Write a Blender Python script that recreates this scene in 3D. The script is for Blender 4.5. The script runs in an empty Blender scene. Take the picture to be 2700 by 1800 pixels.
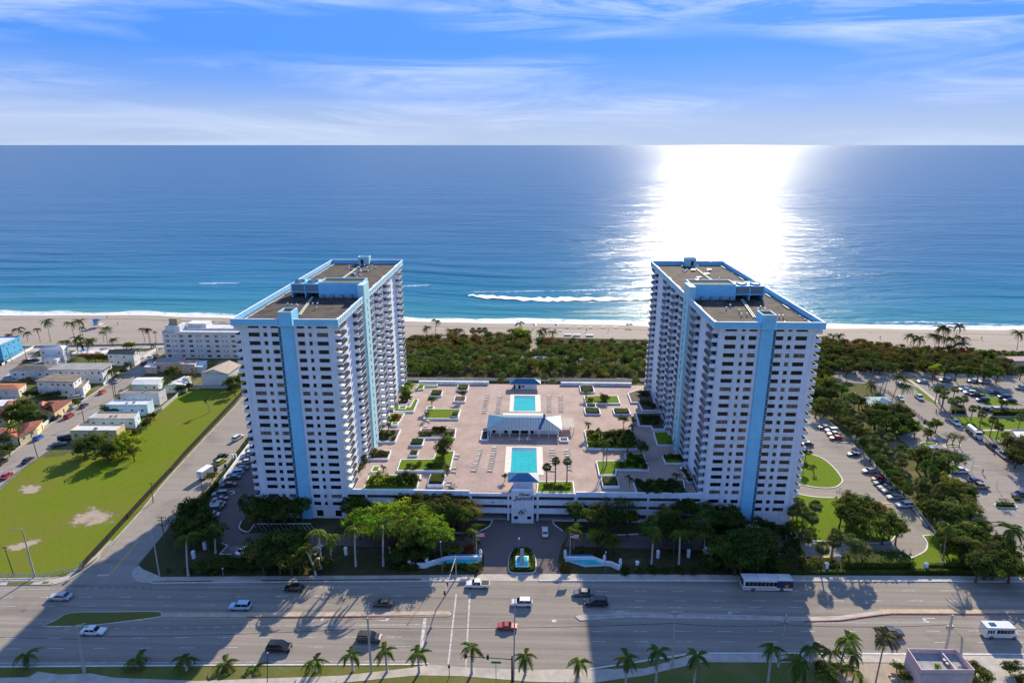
import bpy, math, random
from mathutils import Vector, Matrix
RN = random.Random(11)
S = bpy.context.scene
C = S.collection
PI = math.pi
rad = math.radians

# ------------------------------------------------------------------ camera
FPX, HC = 1700.0, 100.0                 # focal length in photo pixels, camera height
TH = math.atan(519 / FPX)               # pitch below the horizon
YAW = math.atan(44 / math.hypot(FPX, 519))
cam = bpy.data.cameras.new('camera')
cam.sensor_fit = 'HORIZONTAL'
cam.sensor_width = 36
cam.lens = 36 * FPX / 2700
cam.clip_start = 1
cam.clip_end = 150000
camo = bpy.data.objects.new('camera', cam)
camo.location = (0, 0, HC)
camo.rotation_euler = (PI / 2 - TH, 0, YAW)
C.objects.link(camo)
S.camera = camo

# ------------------------------------------------------------------ light
SUN_AZ, SUN_EL = rad(16.6), rad(26.4)   # azimuth to the right of +Y (out to sea)
sun_dir = Vector((math.sin(SUN_AZ) * math.cos(SUN_EL), math.cos(SUN_AZ) * math.cos(SUN_EL), math.sin(SUN_EL)))
sl = bpy.data.lights.new('sun', 'SUN')
sl.energy = 3.8
sl.angle = rad(0.53)
sl.color = (1.0, 0.88, 0.68)
slo = bpy.data.objects.new('sun', sl)
slo.rotation_euler = (-sun_dir).to_track_quat('-Z', 'Y').to_euler()
slo.location = (60, 300, 250)
C.objects.link(slo)

def N(nt, t, **k):
    n = nt.nodes.new(t)
    for a, b in k.items():
        if a.startswith('i_'):
            n.inputs[a[2:].replace('_', ' ')].default_value = b
        else:
            setattr(n, a, b)
    return n

def L(nt, a, b):
    nt.links.new(a, b)

def math_n(nt, op, a, b=None, c=None):
    n = nt.nodes.new('ShaderNodeMath'); n.operation = op
    for i, v in enumerate((a, b, c)):
        if v is None: continue
        if hasattr(v, 'is_linked') or hasattr(v, 'links'): nt.links.new(v, n.inputs[i])
        else: n.inputs[i].default_value = v
    return n.outputs[0]

def mixc(nt, fac, a, b, mode='MIX'):
    n = nt.nodes.new('ShaderNodeMix'); n.data_type = 'RGBA'; n.blend_type = mode
    for s, v in ((n.inputs[0], fac), (n.inputs[6], a), (n.inputs[7], b)):
        if hasattr(v, 'links'): nt.links.new(v, s)
        elif isinstance(v, (int, float)): s.default_value = v
        else: s.default_value = tuple(v) + (1.0,) if len(v) == 3 else v
    return n.outputs[2]

def ramp(nt, fac, stops, interp='LINEAR'):
    n = nt.nodes.new('ShaderNodeValToRGB')
    cr = n.color_ramp; cr.interpolation = interp
    while len(cr.elements) < len(stops): cr.elements.new(0.5)
    for e, (p, c) in zip(cr.elements, stops):
        e.position = p
        e.color = (c, c, c, 1) if isinstance(c, (int, float)) else tuple(c) + (1,)
    if fac is not None: nt.links.new(fac, n.inputs[0])
    return n.outputs[0]

W = bpy.data.worlds.new('World')
S.world = W
W.use_nodes = True
nt = W.node_tree
nt.nodes.clear()
out = N(nt, 'ShaderNodeOutputWorld')
bg = N(nt, 'ShaderNodeBackground')
bg.inputs[1].default_value = 0.10
L(nt, bg.outputs[0], out.inputs[0])
tc = N(nt, 'ShaderNodeTexCoord')
sep = N(nt, 'ShaderNodeSeparateXYZ'); L(nt, tc.outputs['Generated'], sep.inputs[0])
# the deep blue of the photograph starts low over the sea: look the sky up somewhat higher than the ray
el = math_n(nt, 'MAXIMUM', sep.outputs[2], 0.0)
el_r = math_n(nt, 'ADD', math_n(nt, 'MULTIPLY', math_n(nt, 'ARCSINE', el), 0.14), rad(20.0))
az = math_n(nt, 'ARCTAN2', sep.outputs[0], sep.outputs[1])
cmb = N(nt, 'ShaderNodeCombineXYZ')
ce = math_n(nt, 'COSINE', el_r)
# the sky runs on all round much as it looks over the sea: azimuth is read on a narrower fan about the sun
hl = math_n(nt, 'SQRT', math_n(nt, 'ADD', math_n(nt, 'ADD', math_n(nt, 'MULTIPLY', sep.outputs[0], sep.outputs[0]), math_n(nt, 'MULTIPLY', sep.outputs[1], sep.outputs[1])), 1e-6))
cosd = math_n(nt, 'DIVIDE', math_n(nt, 'ADD', math_n(nt, 'MULTIPLY', sep.outputs[0], math.sin(SUN_AZ)), math_n(nt, 'MULTIPLY', sep.outputs[1], math.cos(SUN_AZ))), hl)
azl = math_n(nt, 'ADD', math_n(nt, 'MULTIPLY', math_n(nt, 'ARCCOSINE', cosd), 0.3), SUN_AZ + 0.25)
L(nt, math_n(nt, 'MULTIPLY', ce, math_n(nt, 'SINE', azl)), cmb.inputs[0]); L(nt, math_n(nt, 'MULTIPLY', ce, math_n(nt, 'COSINE', azl)), cmb.inputs[1]); L(nt, math_n(nt, 'SINE', el_r), cmb.inputs[2])
sky = N(nt, 'ShaderNodeTexSky', sky_type='NISHITA')
sky.sun_disc = False
sky.sun_elevation = SUN_EL
sky.sun_rotation = SUN_AZ
sky.air_density = 1.0
sky.dust_density = 0.05
sky.ozone_density = 4.0
L(nt, cmb.outputs[0], sky.inputs[0])
hs = N(nt, 'ShaderNodeHueSaturation'); hs.inputs['Saturation'].default_value = 1.2; hs.inputs['Value'].default_value = 0.80
L(nt, sky.outputs[0], hs.inputs['Color'])
# pale band over the horizon
hz = ramp(nt, math_n(nt, 'MULTIPLY', el, 5.0), [(0.0, 0.72), (0.16, 0.62), (0.4, 0.2), (0.62, 0.0)])
tint = mixc(nt, 1.0, hs.outputs[0], (0.60, 0.70, 0.92), 'MULTIPLY')
skyc = mixc(nt, hz, tint, (3.1, 3.4, 3.65))
# cirrus: streaks drawn out along the horizon
cv = N(nt, 'ShaderNodeCombineXYZ')
L(nt, math_n(nt, 'ADD', math_n(nt, 'MULTIPLY', az, 2.9), math_n(nt, 'MULTIPLY', el, 5.0)), cv.inputs[0])
L(nt, math_n(nt, 'MULTIPLY', el, 23.0), cv.inputs[1])
n1 = N(nt, 'ShaderNodeTexNoise', i_Scale=1.0, i_Detail=10.0, i_Roughness=0.66, i_Distortion=1.3)
L(nt, cv.outputs[0], n1.inputs['Vector'])
cv2 = N(nt, 'ShaderNodeCombineXYZ')
L(nt, math_n(nt, 'MULTIPLY', az, 1.2), cv2.inputs[0]); L(nt, math_n(nt, 'MULTIPLY', el, 9.0), cv2.inputs[1]); cv2.inputs[2].default_value = 4.7
n2 = N(nt, 'ShaderNodeTexNoise', i_Scale=1.3, i_Detail=3.0, i_Roughness=0.5)
L(nt, cv2.outputs[0], n2.inputs['Vector'])
cl = math_n(nt, 'MULTIPLY', ramp(nt, n1.outputs[0], [(0.40, 0.0), (0.68, 1.0)]), ramp(nt, n2.outputs[0], [(0.38, 0.0), (0.58, 1.0)]))
fade = ramp(nt, math_n(nt, 'MULTIPLY', el, 1.6), [(0.0, 0.55), (0.08, 1.0), (0.6, 0.95), (1.0, 0.9)])
cl = math_n(nt, 'MULTIPLY', math_n(nt, 'MULTIPLY', cl, fade), 0.9)
skyc = mixc(nt, cl, skyc, (4.0, 4.5, 5.6))
L(nt, skyc, bg.inputs[0])

S.view_settings.view_transform = 'Standard'
S.view_settings.look = 'None'
S.view_settings.gamma = 1.0
S.view_settings.use_curve_mapping = False
S.view_settings.exposure = 1.08
S.cycles.max_bounces = 6
S.cycles.diffuse_bounces = 3
S.cycles.glossy_bounces = 3
S.cycles.transparent_max_bounces = 6
S.cycles.sample_clamp_indirect = 4.0
S.cycles.caustics_reflective = False
S.cycles.caustics_refractive = False

# ------------------------------------------------------------------ photo pixel -> place
_cy, _sy = math.cos(YAW), math.sin(YAW)
FW = Vector((-_sy * math.cos(TH), _cy * math.cos(TH), -math.sin(TH)))
RT = Vector((_cy, _sy, 0))
UP = RT.cross(FW)
def ray(px, py): return FW * FPX + RT * (px - 1350) - UP * (py - 900)
def G(px, py, z=0.0):
    d = ray(px, py); t = (z - HC) / d.z
    return Vector((d.x * t, d.y * t, z))
def atY(px, py, Y):
    d = ray(px, py); t = Y / d.y
    return Vector((d.x * t, Y, HC + d.z * t))
def Z(ox, oy, sc):                      # pixel read off an enlarged piece of the photo
    return lambda x, y: (ox + x / sc, oy + y / sc)
zA = Z(900, 980, 4.126); zB = Z(1300, 980, 4.055); zL = Z(0, 800, 3.459); zH = Z(0, 830, 6.918)
zK = Z(340, 830, 6.918); zN = Z(0, 980, 6.03); zF = Z(0, 1200, 2.613); zW = Z(350, 1280, 3.618)
zE = Z(900, 1280, 3.92); zR = Z(1400, 1280, 3.618); zT = Z(2000, 1000, 5.2275); zU = Z(2300, 1000, 5.2275)
zV = Z(2040, 1250, 5.6); zX = Z(2380, 1250, 5.6); zD = Z(1040, 800, 3.36); zQ = Z(2080, 820, 3.794)
zS = Z(500, 1120, 7.84); zP = Z(600, 1500, 2.94); zO = Z(1400, 1480, 3.618); zM = Z(2000, 1480, 3.36); zJ = Z(0, 1480, 3.36)

# ------------------------------------------------------------------ materials
MATS = {}
def mat(name, col, rough=0.7, var=0.12, scale=1.5, bump=0.0, spec=0.3, metal=0.0, rnd=0.0, coat=0.0, dirt=None, coords='pos'):
    if name in MATS: return MATS[name]
    m = bpy.data.materials.new(name); m.use_nodes = True
    t = m.node_tree; b = t.nodes['Principled BSDF']
    b.inputs['Roughness'].default_value = rough
    b.inputs['Metallic'].default_value = metal
    b.inputs['Specular IOR Level'].default_value = spec
    b.inputs['Coat Weight'].default_value = coat
    c = None
    if var or bump or dirt:
        geo = N(t, 'ShaderNodeNewGeometry')
        nz = N(t, 'ShaderNodeTexNoise', i_Scale=scale, i_Detail=5.0, i_Roughness=0.6)
        L(t, geo.outputs['Position'], nz.inputs['Vector'])
        lo = [max(0, v * (1 - var * 1.6)) for v in col]; hi = [min(1, v * (1 + var * 1.6)) for v in col]
        c = ramp(t, nz.outputs[0], [(0.3, lo), (0.7, hi)])
        if dirt:
            n3 = N(t, 'ShaderNodeTexNoise', i_Scale=dirt[1], i_Detail=4.0, i_Roughness=0.65)
            L(t, geo.outputs['Position'], n3.inputs['Vector'])
            c = mixc(t, ramp(t, n3.outputs[0], [(dirt[2], 0.0), (dirt[2] + 0.16, 1.0)]), c, dirt[0])
        if bump:
            bm = N(t, 'ShaderNodeBump'); bm.inputs['Strength'].default_value = bump; bm.inputs['Distance'].default_value = 0.05
            L(t, nz.outputs[0], bm.inputs['Height']); L(t, bm.outputs[0], b.inputs['Normal'])
    if rnd:
        oi = N(t, 'ShaderNodeObjectInfo')
        h = N(t, 'ShaderNodeHueSaturation')
        h.inputs['Color'].default_value = tuple(col) + (1,)
        if c is not None: L(t, c, h.inputs['Color'])
        L(t, math_n(t, 'ADD', math_n(t, 'MULTIPLY', oi.outputs['Random'], rnd * 2), 1 - rnd), h.inputs['Value'])
        c = h.outputs[0]
    if c is not None: L(t, c, b.inputs['Base Color'])
    else: b.inputs['Base Color'].default_value = tuple(col) + (1,)
    MATS[name] = m
    return m

def leafmat(name, col, col2, trans=0.45, rnd=0.3, hue=0.03):
    if name in MATS: return MATS[name]
    m = bpy.data.materials.new(name); m.use_nodes = True
    t = m.node_tree; b = t.nodes['Principled BSDF']; o = t.nodes['Material Output']
    b.inputs['Roughness'].default_value = 0.8; b.inputs['Specular IOR Level'].default_value = 0.06
    geo = N(t, 'ShaderNodeNewGeometry'); oi = N(t, 'ShaderNodeObjectInfo')
    nz = N(t, 'ShaderNodeTexNoise', i_Scale=0.9, i_Detail=3.0)
    L(t, geo.outputs['Position'], nz.inputs['Vector'])
    c = mixc(t, ramp(t, nz.outputs[0], [(0.35, 0.0), (0.65, 1.0)]), col, col2)
    h = N(t, 'ShaderNodeHueSaturation'); L(t, c, h.inputs['Color'])
    L(t, math_n(t, 'ADD', math_n(t, 'MULTIPLY', oi.outputs['Random'], rnd * 2), 1 - rnd), h.inputs['Value'])
    L(t, math_n(t, 'ADD', math_n(t, 'MULTIPLY', math_n(t, 'FRACT', math_n(t, 'MULTIPLY', oi.outputs['Random'], 7.31)), hue * 2), 0.5 - hue), h.inputs['Hue'])
    L(t, h.outputs[0], b.inputs['Base Color'])
    tr = N(t, 'ShaderNodeBsdfTranslucent'); L(t, h.outputs[0], tr.inputs[0])
    mx = N(t, 'ShaderNodeMixShader'); mx.inputs[0].default_value = trans
    L(t, b.outputs[0], mx.inputs[1]); L(t, tr.outputs[0], mx.inputs[2]); L(t, mx.outputs[0], o.inputs[0])
    MATS[name] = m
    return m

# ------------------------------------------------------------------ mesh builder
class MB:
    def __init__(s): s.v = []; s.f = []; s.m = []
    def add(s, vs, fs, mi=0):
        n = len(s.v)
        s.v += [tuple(v) for v in vs]
        s.f += [tuple(i + n for i in f) for f in fs]
        s.m += [mi] * len(fs)
        return s
    def box(s, x0, x1, y0, y1, z0, z1, mi=0):
        if x0 > x1: x0, x1 = x1, x0
        if y0 > y1: y0, y1 = y1, y0
        return s.add([(x0, y0, z0), (x1, y0, z0), (x1, y1, z0), (x0, y1, z0), (x0, y0, z1), (x1, y0, z1), (x1, y1, z1), (x0, y1, z1)],
                     [(0, 3, 2, 1), (4, 5, 6, 7), (0, 1, 5, 4), (1, 2, 6, 5), (2, 3, 7, 6), (3, 0, 4, 7)], mi)
    def obox(s, p, q, w, z0, z1, mi=0):   # box along the line p-q
        p = Vector(p[:2]); q = Vector(q[:2]); d = (q - p).normalized(); n = Vector((-d.y, d.x)) * w / 2
        return s.prism([p - n, q - n, q + n, p + n], z0, z1, mi)
    def prism(s, poly, z0, z1, mi=0, top=None, bottom=True):
        poly = ccw([(p[0], p[1]) for p in poly]); n = len(poly)
        vs = [(x, y, z0) for x, y in poly] + [(x, y, z1) for x, y in poly]
        fs = [(i, (i + 1) % n, n + (i + 1) % n, n + i) for i in range(n)]
        s.add(vs, fs, mi)
        s.add([(x, y, z1) for x, y in poly], [tuple(range(n))], mi if top is None else top)
        if bottom: s.add([(x, y, z0) for x, y in poly], [tuple(range(n - 1, -1, -1))], mi)
        return s
    def sheet(s, poly, z, mi=0):
        poly = ccw([(p[0], p[1]) for p in poly])
        return s.add([(x, y, z) for x, y in poly], [tuple(range(len(poly)))], mi)
    def tube(s, path, radii, n=8, mi=0, cap=True):
        path = [Vector(p) for p in path]
        if isinstance(radii, (int, float)): radii = [radii] * len(path)
        vs = []
        for i, p in enumerate(path):
            d = (path[min(i + 1, len(path) - 1)] - path[max(i - 1, 0)]).normalized()
            a = d.cross(Vector((0, 0, 1))) if abs(d.z) < 0.9 else d.cross(Vector((0, 1, 0)))
            a.normalize(); b = d.cross(a)
            vs += [p + (a * math.cos(2 * PI * k / n) + b * math.sin(2 * PI * k / n)) * radii[i] for k in range(n)]
        fs = [(i * n + k, i * n + (k + 1) % n, (i + 1) * n + (k + 1) % n, (i + 1) * n + k) for i in range(len(path) - 1) for k in range(n)]
        if cap: fs += [tuple(range(n)), tuple(range(len(vs) - 1, len(vs) - n - 1, -1))]
        return s.add(vs, fs, mi)
    def dome(s, c, r, rz, n=10, m=4, mi=0, full=False):
        lo = -PI / 2 if full else 0
        vs = []; 
        for i in range(m + 1):
            e = lo + (PI / 2 - lo) * i / m
            for k in range(n):
                a = 2 * PI * k / n
                vs.append((c[0] + r * math.cos(e) * math.cos(a), c[1] + r * math.cos(e) * math.sin(a), c[2] + rz * math.sin(e)))
        fs = [(i * n + k, i * n + (k + 1) % n, (i + 1) * n + (k + 1) % n, (i + 1) * n + k) for i in range(m) for k in range(n)]
        return s.add(vs, fs, mi)
    def hip(s, x0, x1, y0, y1, z0, zr, ridge=None, over=0.0, mi=0, gable=False):
        x0 -= over; x1 += over; y0 -= over; y1 += over
        cy = (y0 + y1) / 2; w = (y1 - y0) / 2
        a, b = (x0, x1) if gable else ((x0 + w, x1 - w) if ridge is None else ridge)
        vs = [(x0, y0, z0), (x1, y0, z0), (x1, y1, z0), (x0, y1, z0), (a, cy, zr), (b, cy, zr)]
        return s.add(vs, [(0, 1, 5, 4), (1, 2, 5), (2, 3, 4, 5), (3, 0, 4), (3, 2, 1, 0)], mi)
    def mesh(s, name, mats, off=(0, 0, 0), smooth=False):
        me = bpy.data.meshes.new(name)
        ox, oy, oz = off
        me.from_pydata([(x - ox, y - oy, z - oz) for x, y, z in s.v], [], s.f)
        if not isinstance(mats, (list, tuple)): mats = [mats]
        for m in mats: me.materials.append(m)
        if len(mats) > 1: me.polygons.foreach_set('material_index', s.m)
        if smooth: me.polygons.foreach_set('use_smooth', [True] * len(s.f))
        me.update()
        return me
    def build(s, name, mats, parent=None, world=True, smooth=False, off=(0, 0, 0)):
        """one mesh object; with a parent, world coordinates are taken relative to the parent"""
        o = Vector(off)
        if parent is not None and world: o = ORG.get(parent.name, Vector((0, 0, 0)))
        ob = bpy.data.objects.new(name, s.mesh(name, mats, o, smooth))
        C.objects.link(ob)
        if parent is not None:
            ob.parent = parent; ORG[ob.name] = Vector(o)
        else:
            ob.location = o; ORG[ob.name] = Vector(o)
        return ob
ORG = {}
def ccw(p):
    a = sum(p[i][0] * p[(i + 1) % len(p)][1] - p[(i + 1) % len(p)][0] * p[i][1] for i in range(len(p)))
    return p if a > 0 else p[::-1]
def obj(name, me, parent=None, loc=(0, 0, 0), rz=0.0, sc=None):
    o = bpy.data.objects.new(name, me); C.objects.link(o)
    o.location = loc; o.rotation_euler = (0, 0, rz)
    if sc is not None: o.scale = (sc, sc, sc) if isinstance(sc, (int, float)) else sc
    if parent is not None: o.parent = parent
    return o
def tag(o, label, cat, group=None):
    o['label'] = label; o['category'] = cat
    if group: o['group'] = group
    return o
def thing(name, label, cat, loc=(0, 0, 0), rz=0.0, group=None, sc=None):
    o = bpy.data.objects.new(name, None); C.objects.link(o)
    o.empty_display_size = 0.3
    o.location = loc; o.rotation_euler = (0, 0, rz)
    if sc is not None: o.scale = (sc, sc, sc)
    ORG[o.name] = Vector(loc)
    return tag(o, label, cat, group)
def struct(o):
    o['kind'] = 'structure'; return o
def pxs(z, *pts): return [z(*p) for p in pts]
def gp(pts, z=0.0): return [G(p[0], p[1], z) for p in pts]
def sheet(name, pts, z, m, world=None):
    w = world if world else gp(pts)
    return struct(MB().sheet(w, z).build(name, m))
def wall_grid(mb, o, u, n, wd, z0, z1, ops, t=0.35, mi=0, rmi=None):
    """wall plane from o along u, with real openings (u0,u1,z0,z1) and reveals of depth t behind it"""
    o = Vector(o); u = Vector(u).normalized(); n = Vector(n).normalized()
    us = sorted({0.0, wd} | {round(c, 4) for q in ops for c in q[:2]})
    zs = sorted({z0, z1} | {round(c, 4) for q in ops for c in q[2:]})
    P = lambda a, z, d=0.0: tuple(o + u * a - n * d + Vector((0, 0, z)))
    flip = u.cross(Vector((0, 0, 1))).dot(n) < 0
    occ = set()
    ui = {v: i for i, v in enumerate(us)}; zi = {v: i for i, v in enumerate(zs)}
    for q in ops:
        for i in range(ui[round(q[0], 4)], ui[round(q[1], 4)]):
            for j in range(zi[round(q[2], 4)], zi[round(q[3], 4)]): occ.add((i, j))
    idx = {}; vs = []; fs = []
    def vid(i, j):
        if (i, j) not in idx: idx[(i, j)] = len(vs); vs.append(P(us[i], zs[j]))
        return idx[(i, j)]
    for i in range(len(us) - 1):
        for j in range(len(zs) - 1):
            if (i, j) in occ: continue
            f = (vid(i, j), vid(i + 1, j), vid(i + 1, j + 1), vid(i, j + 1))
            fs.append(f[::-1] if flip else f)
    mb.add(vs, fs, mi)
    for a, b, c, d in ops:
        q = [P(a, c), P(b, c), P(b, d), P(a, d), P(a, c, t), P(b, c, t), P(b, d, t), P(a, d, t)]
        f = [(0, 4, 5, 1), (1, 5, 6, 2), (2, 6, 7, 3), (3, 7, 4, 0)]
        mb.add(q, [x[::-1] for x in f] if flip else f, mi if rmi is None else rmi)
# ------------------------------------------------------------------ palette
white = mat('white_paint', (0.76, 0.81, 0.88), 0.75, 0.05, 0.35, dirt=((0.52, 0.50, 0.46), 0.22, 0.62))
blue = mat('trim_paint_shaded_tone', (0.25, 0.64, 0.90), 0.7, 0.05, 0.4)  # tower trim paint with its blue shade put into the colour
cyan = mat('trim_paint_sunlit_tone', (0.42, 0.68, 0.74), 0.7, 0.05, 0.4)  # same trim paint as seen in sun, the light put into its colour
roofbrown = mat('gravel_roof', (0.062, 0.049, 0.040), 0.95, 0.4, 0.35, bump=0.3, dirt=((0.11, 0.085, 0.06), 0.12, 0.56))
glass = mat('dark_glass', (0.012, 0.014, 0.018), 0.08, 0, spec=0.6)
glass2 = mat('curtain_reflection_glass', (0.20, 0.155, 0.115), 0.15, 0.5, 2.0, spec=0.5)  # curtained panes, brightened so the colour stands in for warm reflections
frame = mat('bronze_frame', (0.045, 0.036, 0.03), 0.5, 0)
shutter = mat('beige_shutter', (0.42, 0.34, 0.24), 0.6, 0.1, 3)
rail = mat('bronze_railing', (0.085, 0.052, 0.040), 0.35, 0.15, 2.0, spec=0.5, rnd=0.25)
concrete = mat('concrete', (0.40, 0.37, 0.33), 0.85, 0.12, 0.5, dirt=((0.29, 0.27, 0.24), 0.15, 0.6))
kerbm = mat('kerb_concrete', (0.62, 0.60, 0.56), 0.8, 0.12, 0.7)
pavem = mat('pavement', (0.42, 0.375, 0.32), 0.85, 0.12, 0.4, bump=0.1, dirt=((0.29, 0.26, 0.22), 0.13, 0.58))
blk = mat('black_rubber', (0.015, 0.015, 0.015), 0.7, 0)
steel = mat('galvanised_steel', (0.35, 0.36, 0.38), 0.45, 0.1, 2, metal=0.6)
darkm = mat('dark_metal', (0.03, 0.03, 0.033), 0.5, 0)
woodm = mat('weathered_wood', (0.13, 0.10, 0.075), 0.85, 0.3, 3)
polec = mat('spun_concrete', (0.42, 0.40, 0.36), 0.8, 0.12, 1)
bark = mat('palm_trunk', (0.27, 0.235, 0.19), 0.9, 0.25, 3, rnd=0.15)
bark2 = mat('bark', (0.10, 0.075, 0.055), 0.9, 0.3, 3)
royalb = mat('royal_palm_trunk', (0.42, 0.40, 0.37), 0.85, 0.15, 2)
yellowp = mat('yellow_paint', (0.62, 0.38, 0.06), 0.7, 0.25, 1.5)
whitep = mat('road_paint', (0.47, 0.46, 0.43), 0.7, 0.25, 1.2, dirt=((0.30, 0.27, 0.235), 1.1, 0.52))
mulch = mat('mulch', (0.10, 0.07, 0.05), 0.95, 0.3, 2)

def ground_mat(name, c1, c2, c3, s1=0.06, s2=0.9, patch=0.55, rough=0.95, bump=0.2, patchw=0.12, mow=0):
    m = bpy.data.materials.new(name); m.use_nodes = True; MATS[name] = m
    t = m.node_tree; b = t.nodes['Principled BSDF']
    b.inputs['Roughness'].default_value = rough; b.inputs['Specular IOR Level'].default_value = 0.03
    geo = N(t, 'ShaderNodeNewGeometry')
    def nz(s, d=5.0, r=0.6):
        n = N(t, 'ShaderNodeTexNoise', i_Scale=s, i_Detail=d, i_Roughness=r); L(t, geo.outputs['Position'], n.inputs['Vector']); return n.outputs[0]
    c = mixc(t, ramp(t, nz(s2, 6.0, 0.7), [(0.35, 0.0), (0.65, 1.0)]), c1, c2)
    c = mixc(t, ramp(t, nz(s1, 6.0, 0.62), [(patch, 0.0), (patch + patchw, 1.0)]), c, c3)
    if mow: c = mixc(t, mow, c, ramp(t, nz(3.5, 3.0), [(0.3, [v * 0.6 for v in c1]), (0.7, [min(1, v * 1.4) for v in c2])]))
    L(t, c, b.inputs['Base Color'])
    bm = N(t, 'ShaderNodeBump'); bm.inputs['Strength'].default_value = bump; bm.inputs['Distance'].default_value = 0.08
    L(t, nz(s2 * 3), bm.inputs['Height']); L(t, bm.outputs[0], b.inputs['Normal'])
    return m
grass = ground_mat('lawn', (0.10, 0.165, 0.012), (0.14, 0.20, 0.018), (0.165, 0.165, 0.030), 0.09, 0.7, 0.56, mow=0.35)
field = ground_mat('field_grass', (0.105, 0.165, 0.010), (0.155, 0.20, 0.016), (0.185, 0.145, 0.04), 0.042, 0.4, 0.41, mow=0.5, patchw=0.25)
land = ground_mat('rough_ground', (0.085, 0.10, 0.028), (0.13, 0.12, 0.05), (0.26, 0.21, 0.15), 0.06, 0.5, 0.55)
scrubg = ground_mat('dune_floor', (0.055, 0.055, 0.022), (0.08, 0.075, 0.035), (0.14, 0.11, 0.065), 0.08, 0.6, 0.56)
asphalt = ground_mat('grey_asphalt', (0.29, 0.255, 0.22), (0.335, 0.295, 0.25), (0.24, 0.215, 0.185), 0.06, 1.4, 0.55, bump=0.1)
roadm = ground_mat('pale_road_surface', (0.28, 0.245, 0.205), (0.31, 0.27, 0.225), (0.24, 0.21, 0.175), 0.05, 1.2, 0.55, bump=0.08)
brickd = ground_mat('drive_brick', (0.15, 0.12, 0.11), (0.19, 0.15, 0.14), (0.13, 0.11, 0.10), 0.1, 2.0, 0.55)
dirt = ground_mat('bare_sand_patch', (0.36, 0.29, 0.21), (0.42, 0.34, 0.26), (0.24, 0.19, 0.12), 0.15, 1.5, 0.52)

def soft_patch(pts, z):
    """bare sand whose edge frays into the grass"""
    if 'frayed_sand' not in MATS:
        m = dirt.copy(); m.name = 'frayed_sand'; MATS['frayed_sand'] = m; t = m.node_tree; o = t.nodes['Material Output']; b = t.nodes['Principled BSDF']
        g = N(t, 'ShaderNodeNewGeometry'); n = N(t, 'ShaderNodeTexNoise', i_Scale=0.35, i_Detail=7.0, i_Roughness=0.72); L(t, g.outputs['Position'], n.inputs['Vector'])
        a = N(t, 'ShaderNodeAttribute', attribute_name='edge'); e = math_n(t, 'ADD', a.outputs['Fac'], math_n(t, 'MULTIPLY', math_n(t, 'SUBTRACT', n.outputs[0], 0.5), 2.4))
        mx = N(t, 'ShaderNodeMixShader'); tr = N(t, 'ShaderNodeBsdfTransparent'); L(t, ramp(t, e, [(0.45, 0.0), (0.78, 1.0)]), mx.inputs[0]); L(t, b.outputs[0], mx.inputs[1]); L(t, tr.outputs[0], mx.inputs[2]); L(t, mx.outputs[0], o.inputs[0])
    P = ccw([(p.x, p.y) for p in gp(pts)]); n = len(P); cx = sum(p[0] for p in P) / n; cy = sum(p[1] for p in P) / n; mb = MB()
    K = (0.0, 0.45, 0.8, 1.15); mb.add([(cx + (x - cx) * k, cy + (y - cy) * k, z) for k in K for x, y in P], [(j * n + i, j * n + (i + 1) % n, (j + 1) * n + (i + 1) % n, (j + 1) * n + i) for j in range(3) for i in range(n)])
    o = mb.build('bare_patch', MATS['frayed_sand']); at = o.data.attributes.new('edge', 'FLOAT', 'POINT'); at.data.foreach_set('value', [k / 1.15 for k in K for _ in P]); return struct(o)

# road wear: streaks along the lanes and seams across the slabs (lanes run along X)
def add_streaks(m, amt=0.16, sc=(0.012, 0.55, 1), lanes=0.0):
    t = m.node_tree; b = t.nodes['Principled BSDF']
    src = b.inputs['Base Color'].links[0].from_socket
    geo = N(t, 'ShaderNodeNewGeometry')
    mp = N(t, 'ShaderNodeMapping'); mp.inputs['Scale'].default_value = sc
    L(t, geo.outputs['Position'], mp.inputs[0])
    n = N(t, 'ShaderNodeTexNoise', i_Scale=1.0, i_Detail=4.0); L(t, mp.outputs[0], n.inputs['Vector'])
    c = mixc(t, 1.0, src, ramp(t, n.outputs[0], [(0.3, 1 - amt), (0.7, 1 + amt * 0.5)]), 'MULTIPLY')
    if lanes:
        sp = N(t, 'ShaderNodeSeparateXYZ'); L(t, geo.outputs['Position'], sp.inputs[0])
        sn = math_n(t, 'SINE', math_n(t, 'MULTIPLY', math_n(t, 'ADD', sp.outputs[1], math_n(t, 'MULTIPLY', sp.outputs[0], 0.022)), 2 * PI / 1.72))
        oil = math_n(t, 'MULTIPLY', ramp(t, sn, [(0.2, 0.0), (1.0, 1.0)]), ramp(t, n.outputs[0], [(0.35, 0.2), (0.65, 1.0)]))
        n5 = N(t, 'ShaderNodeTexNoise', i_Scale=0.35, i_Detail=6.0, i_Roughness=0.75); L(t, geo.outputs['Position'], n5.inputs['Vector'])
        c = mixc(t, math_n(t, 'MULTIPLY', oil, lanes), c, (0.15, 0.13, 0.11)); c = mixc(t, ramp(t, n5.outputs[0], [(0.60, 0.0), (0.72, 0.4)]), c, (0.17, 0.15, 0.13))
    L(t, c, b.inputs['Base Color'])
add_streaks(white, 0.10, (1.1, 1.1, 0.05)); add_streaks(roadm, 0.26, lanes=0.22); add_streaks(asphalt, 0.12)
verge = ground_mat('dry_verge', (0.105, 0.125, 0.028), (0.14, 0.14, 0.04), (0.18, 0.15, 0.065), 0.12, 0.8, 0.5, mow=0.4)

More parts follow.
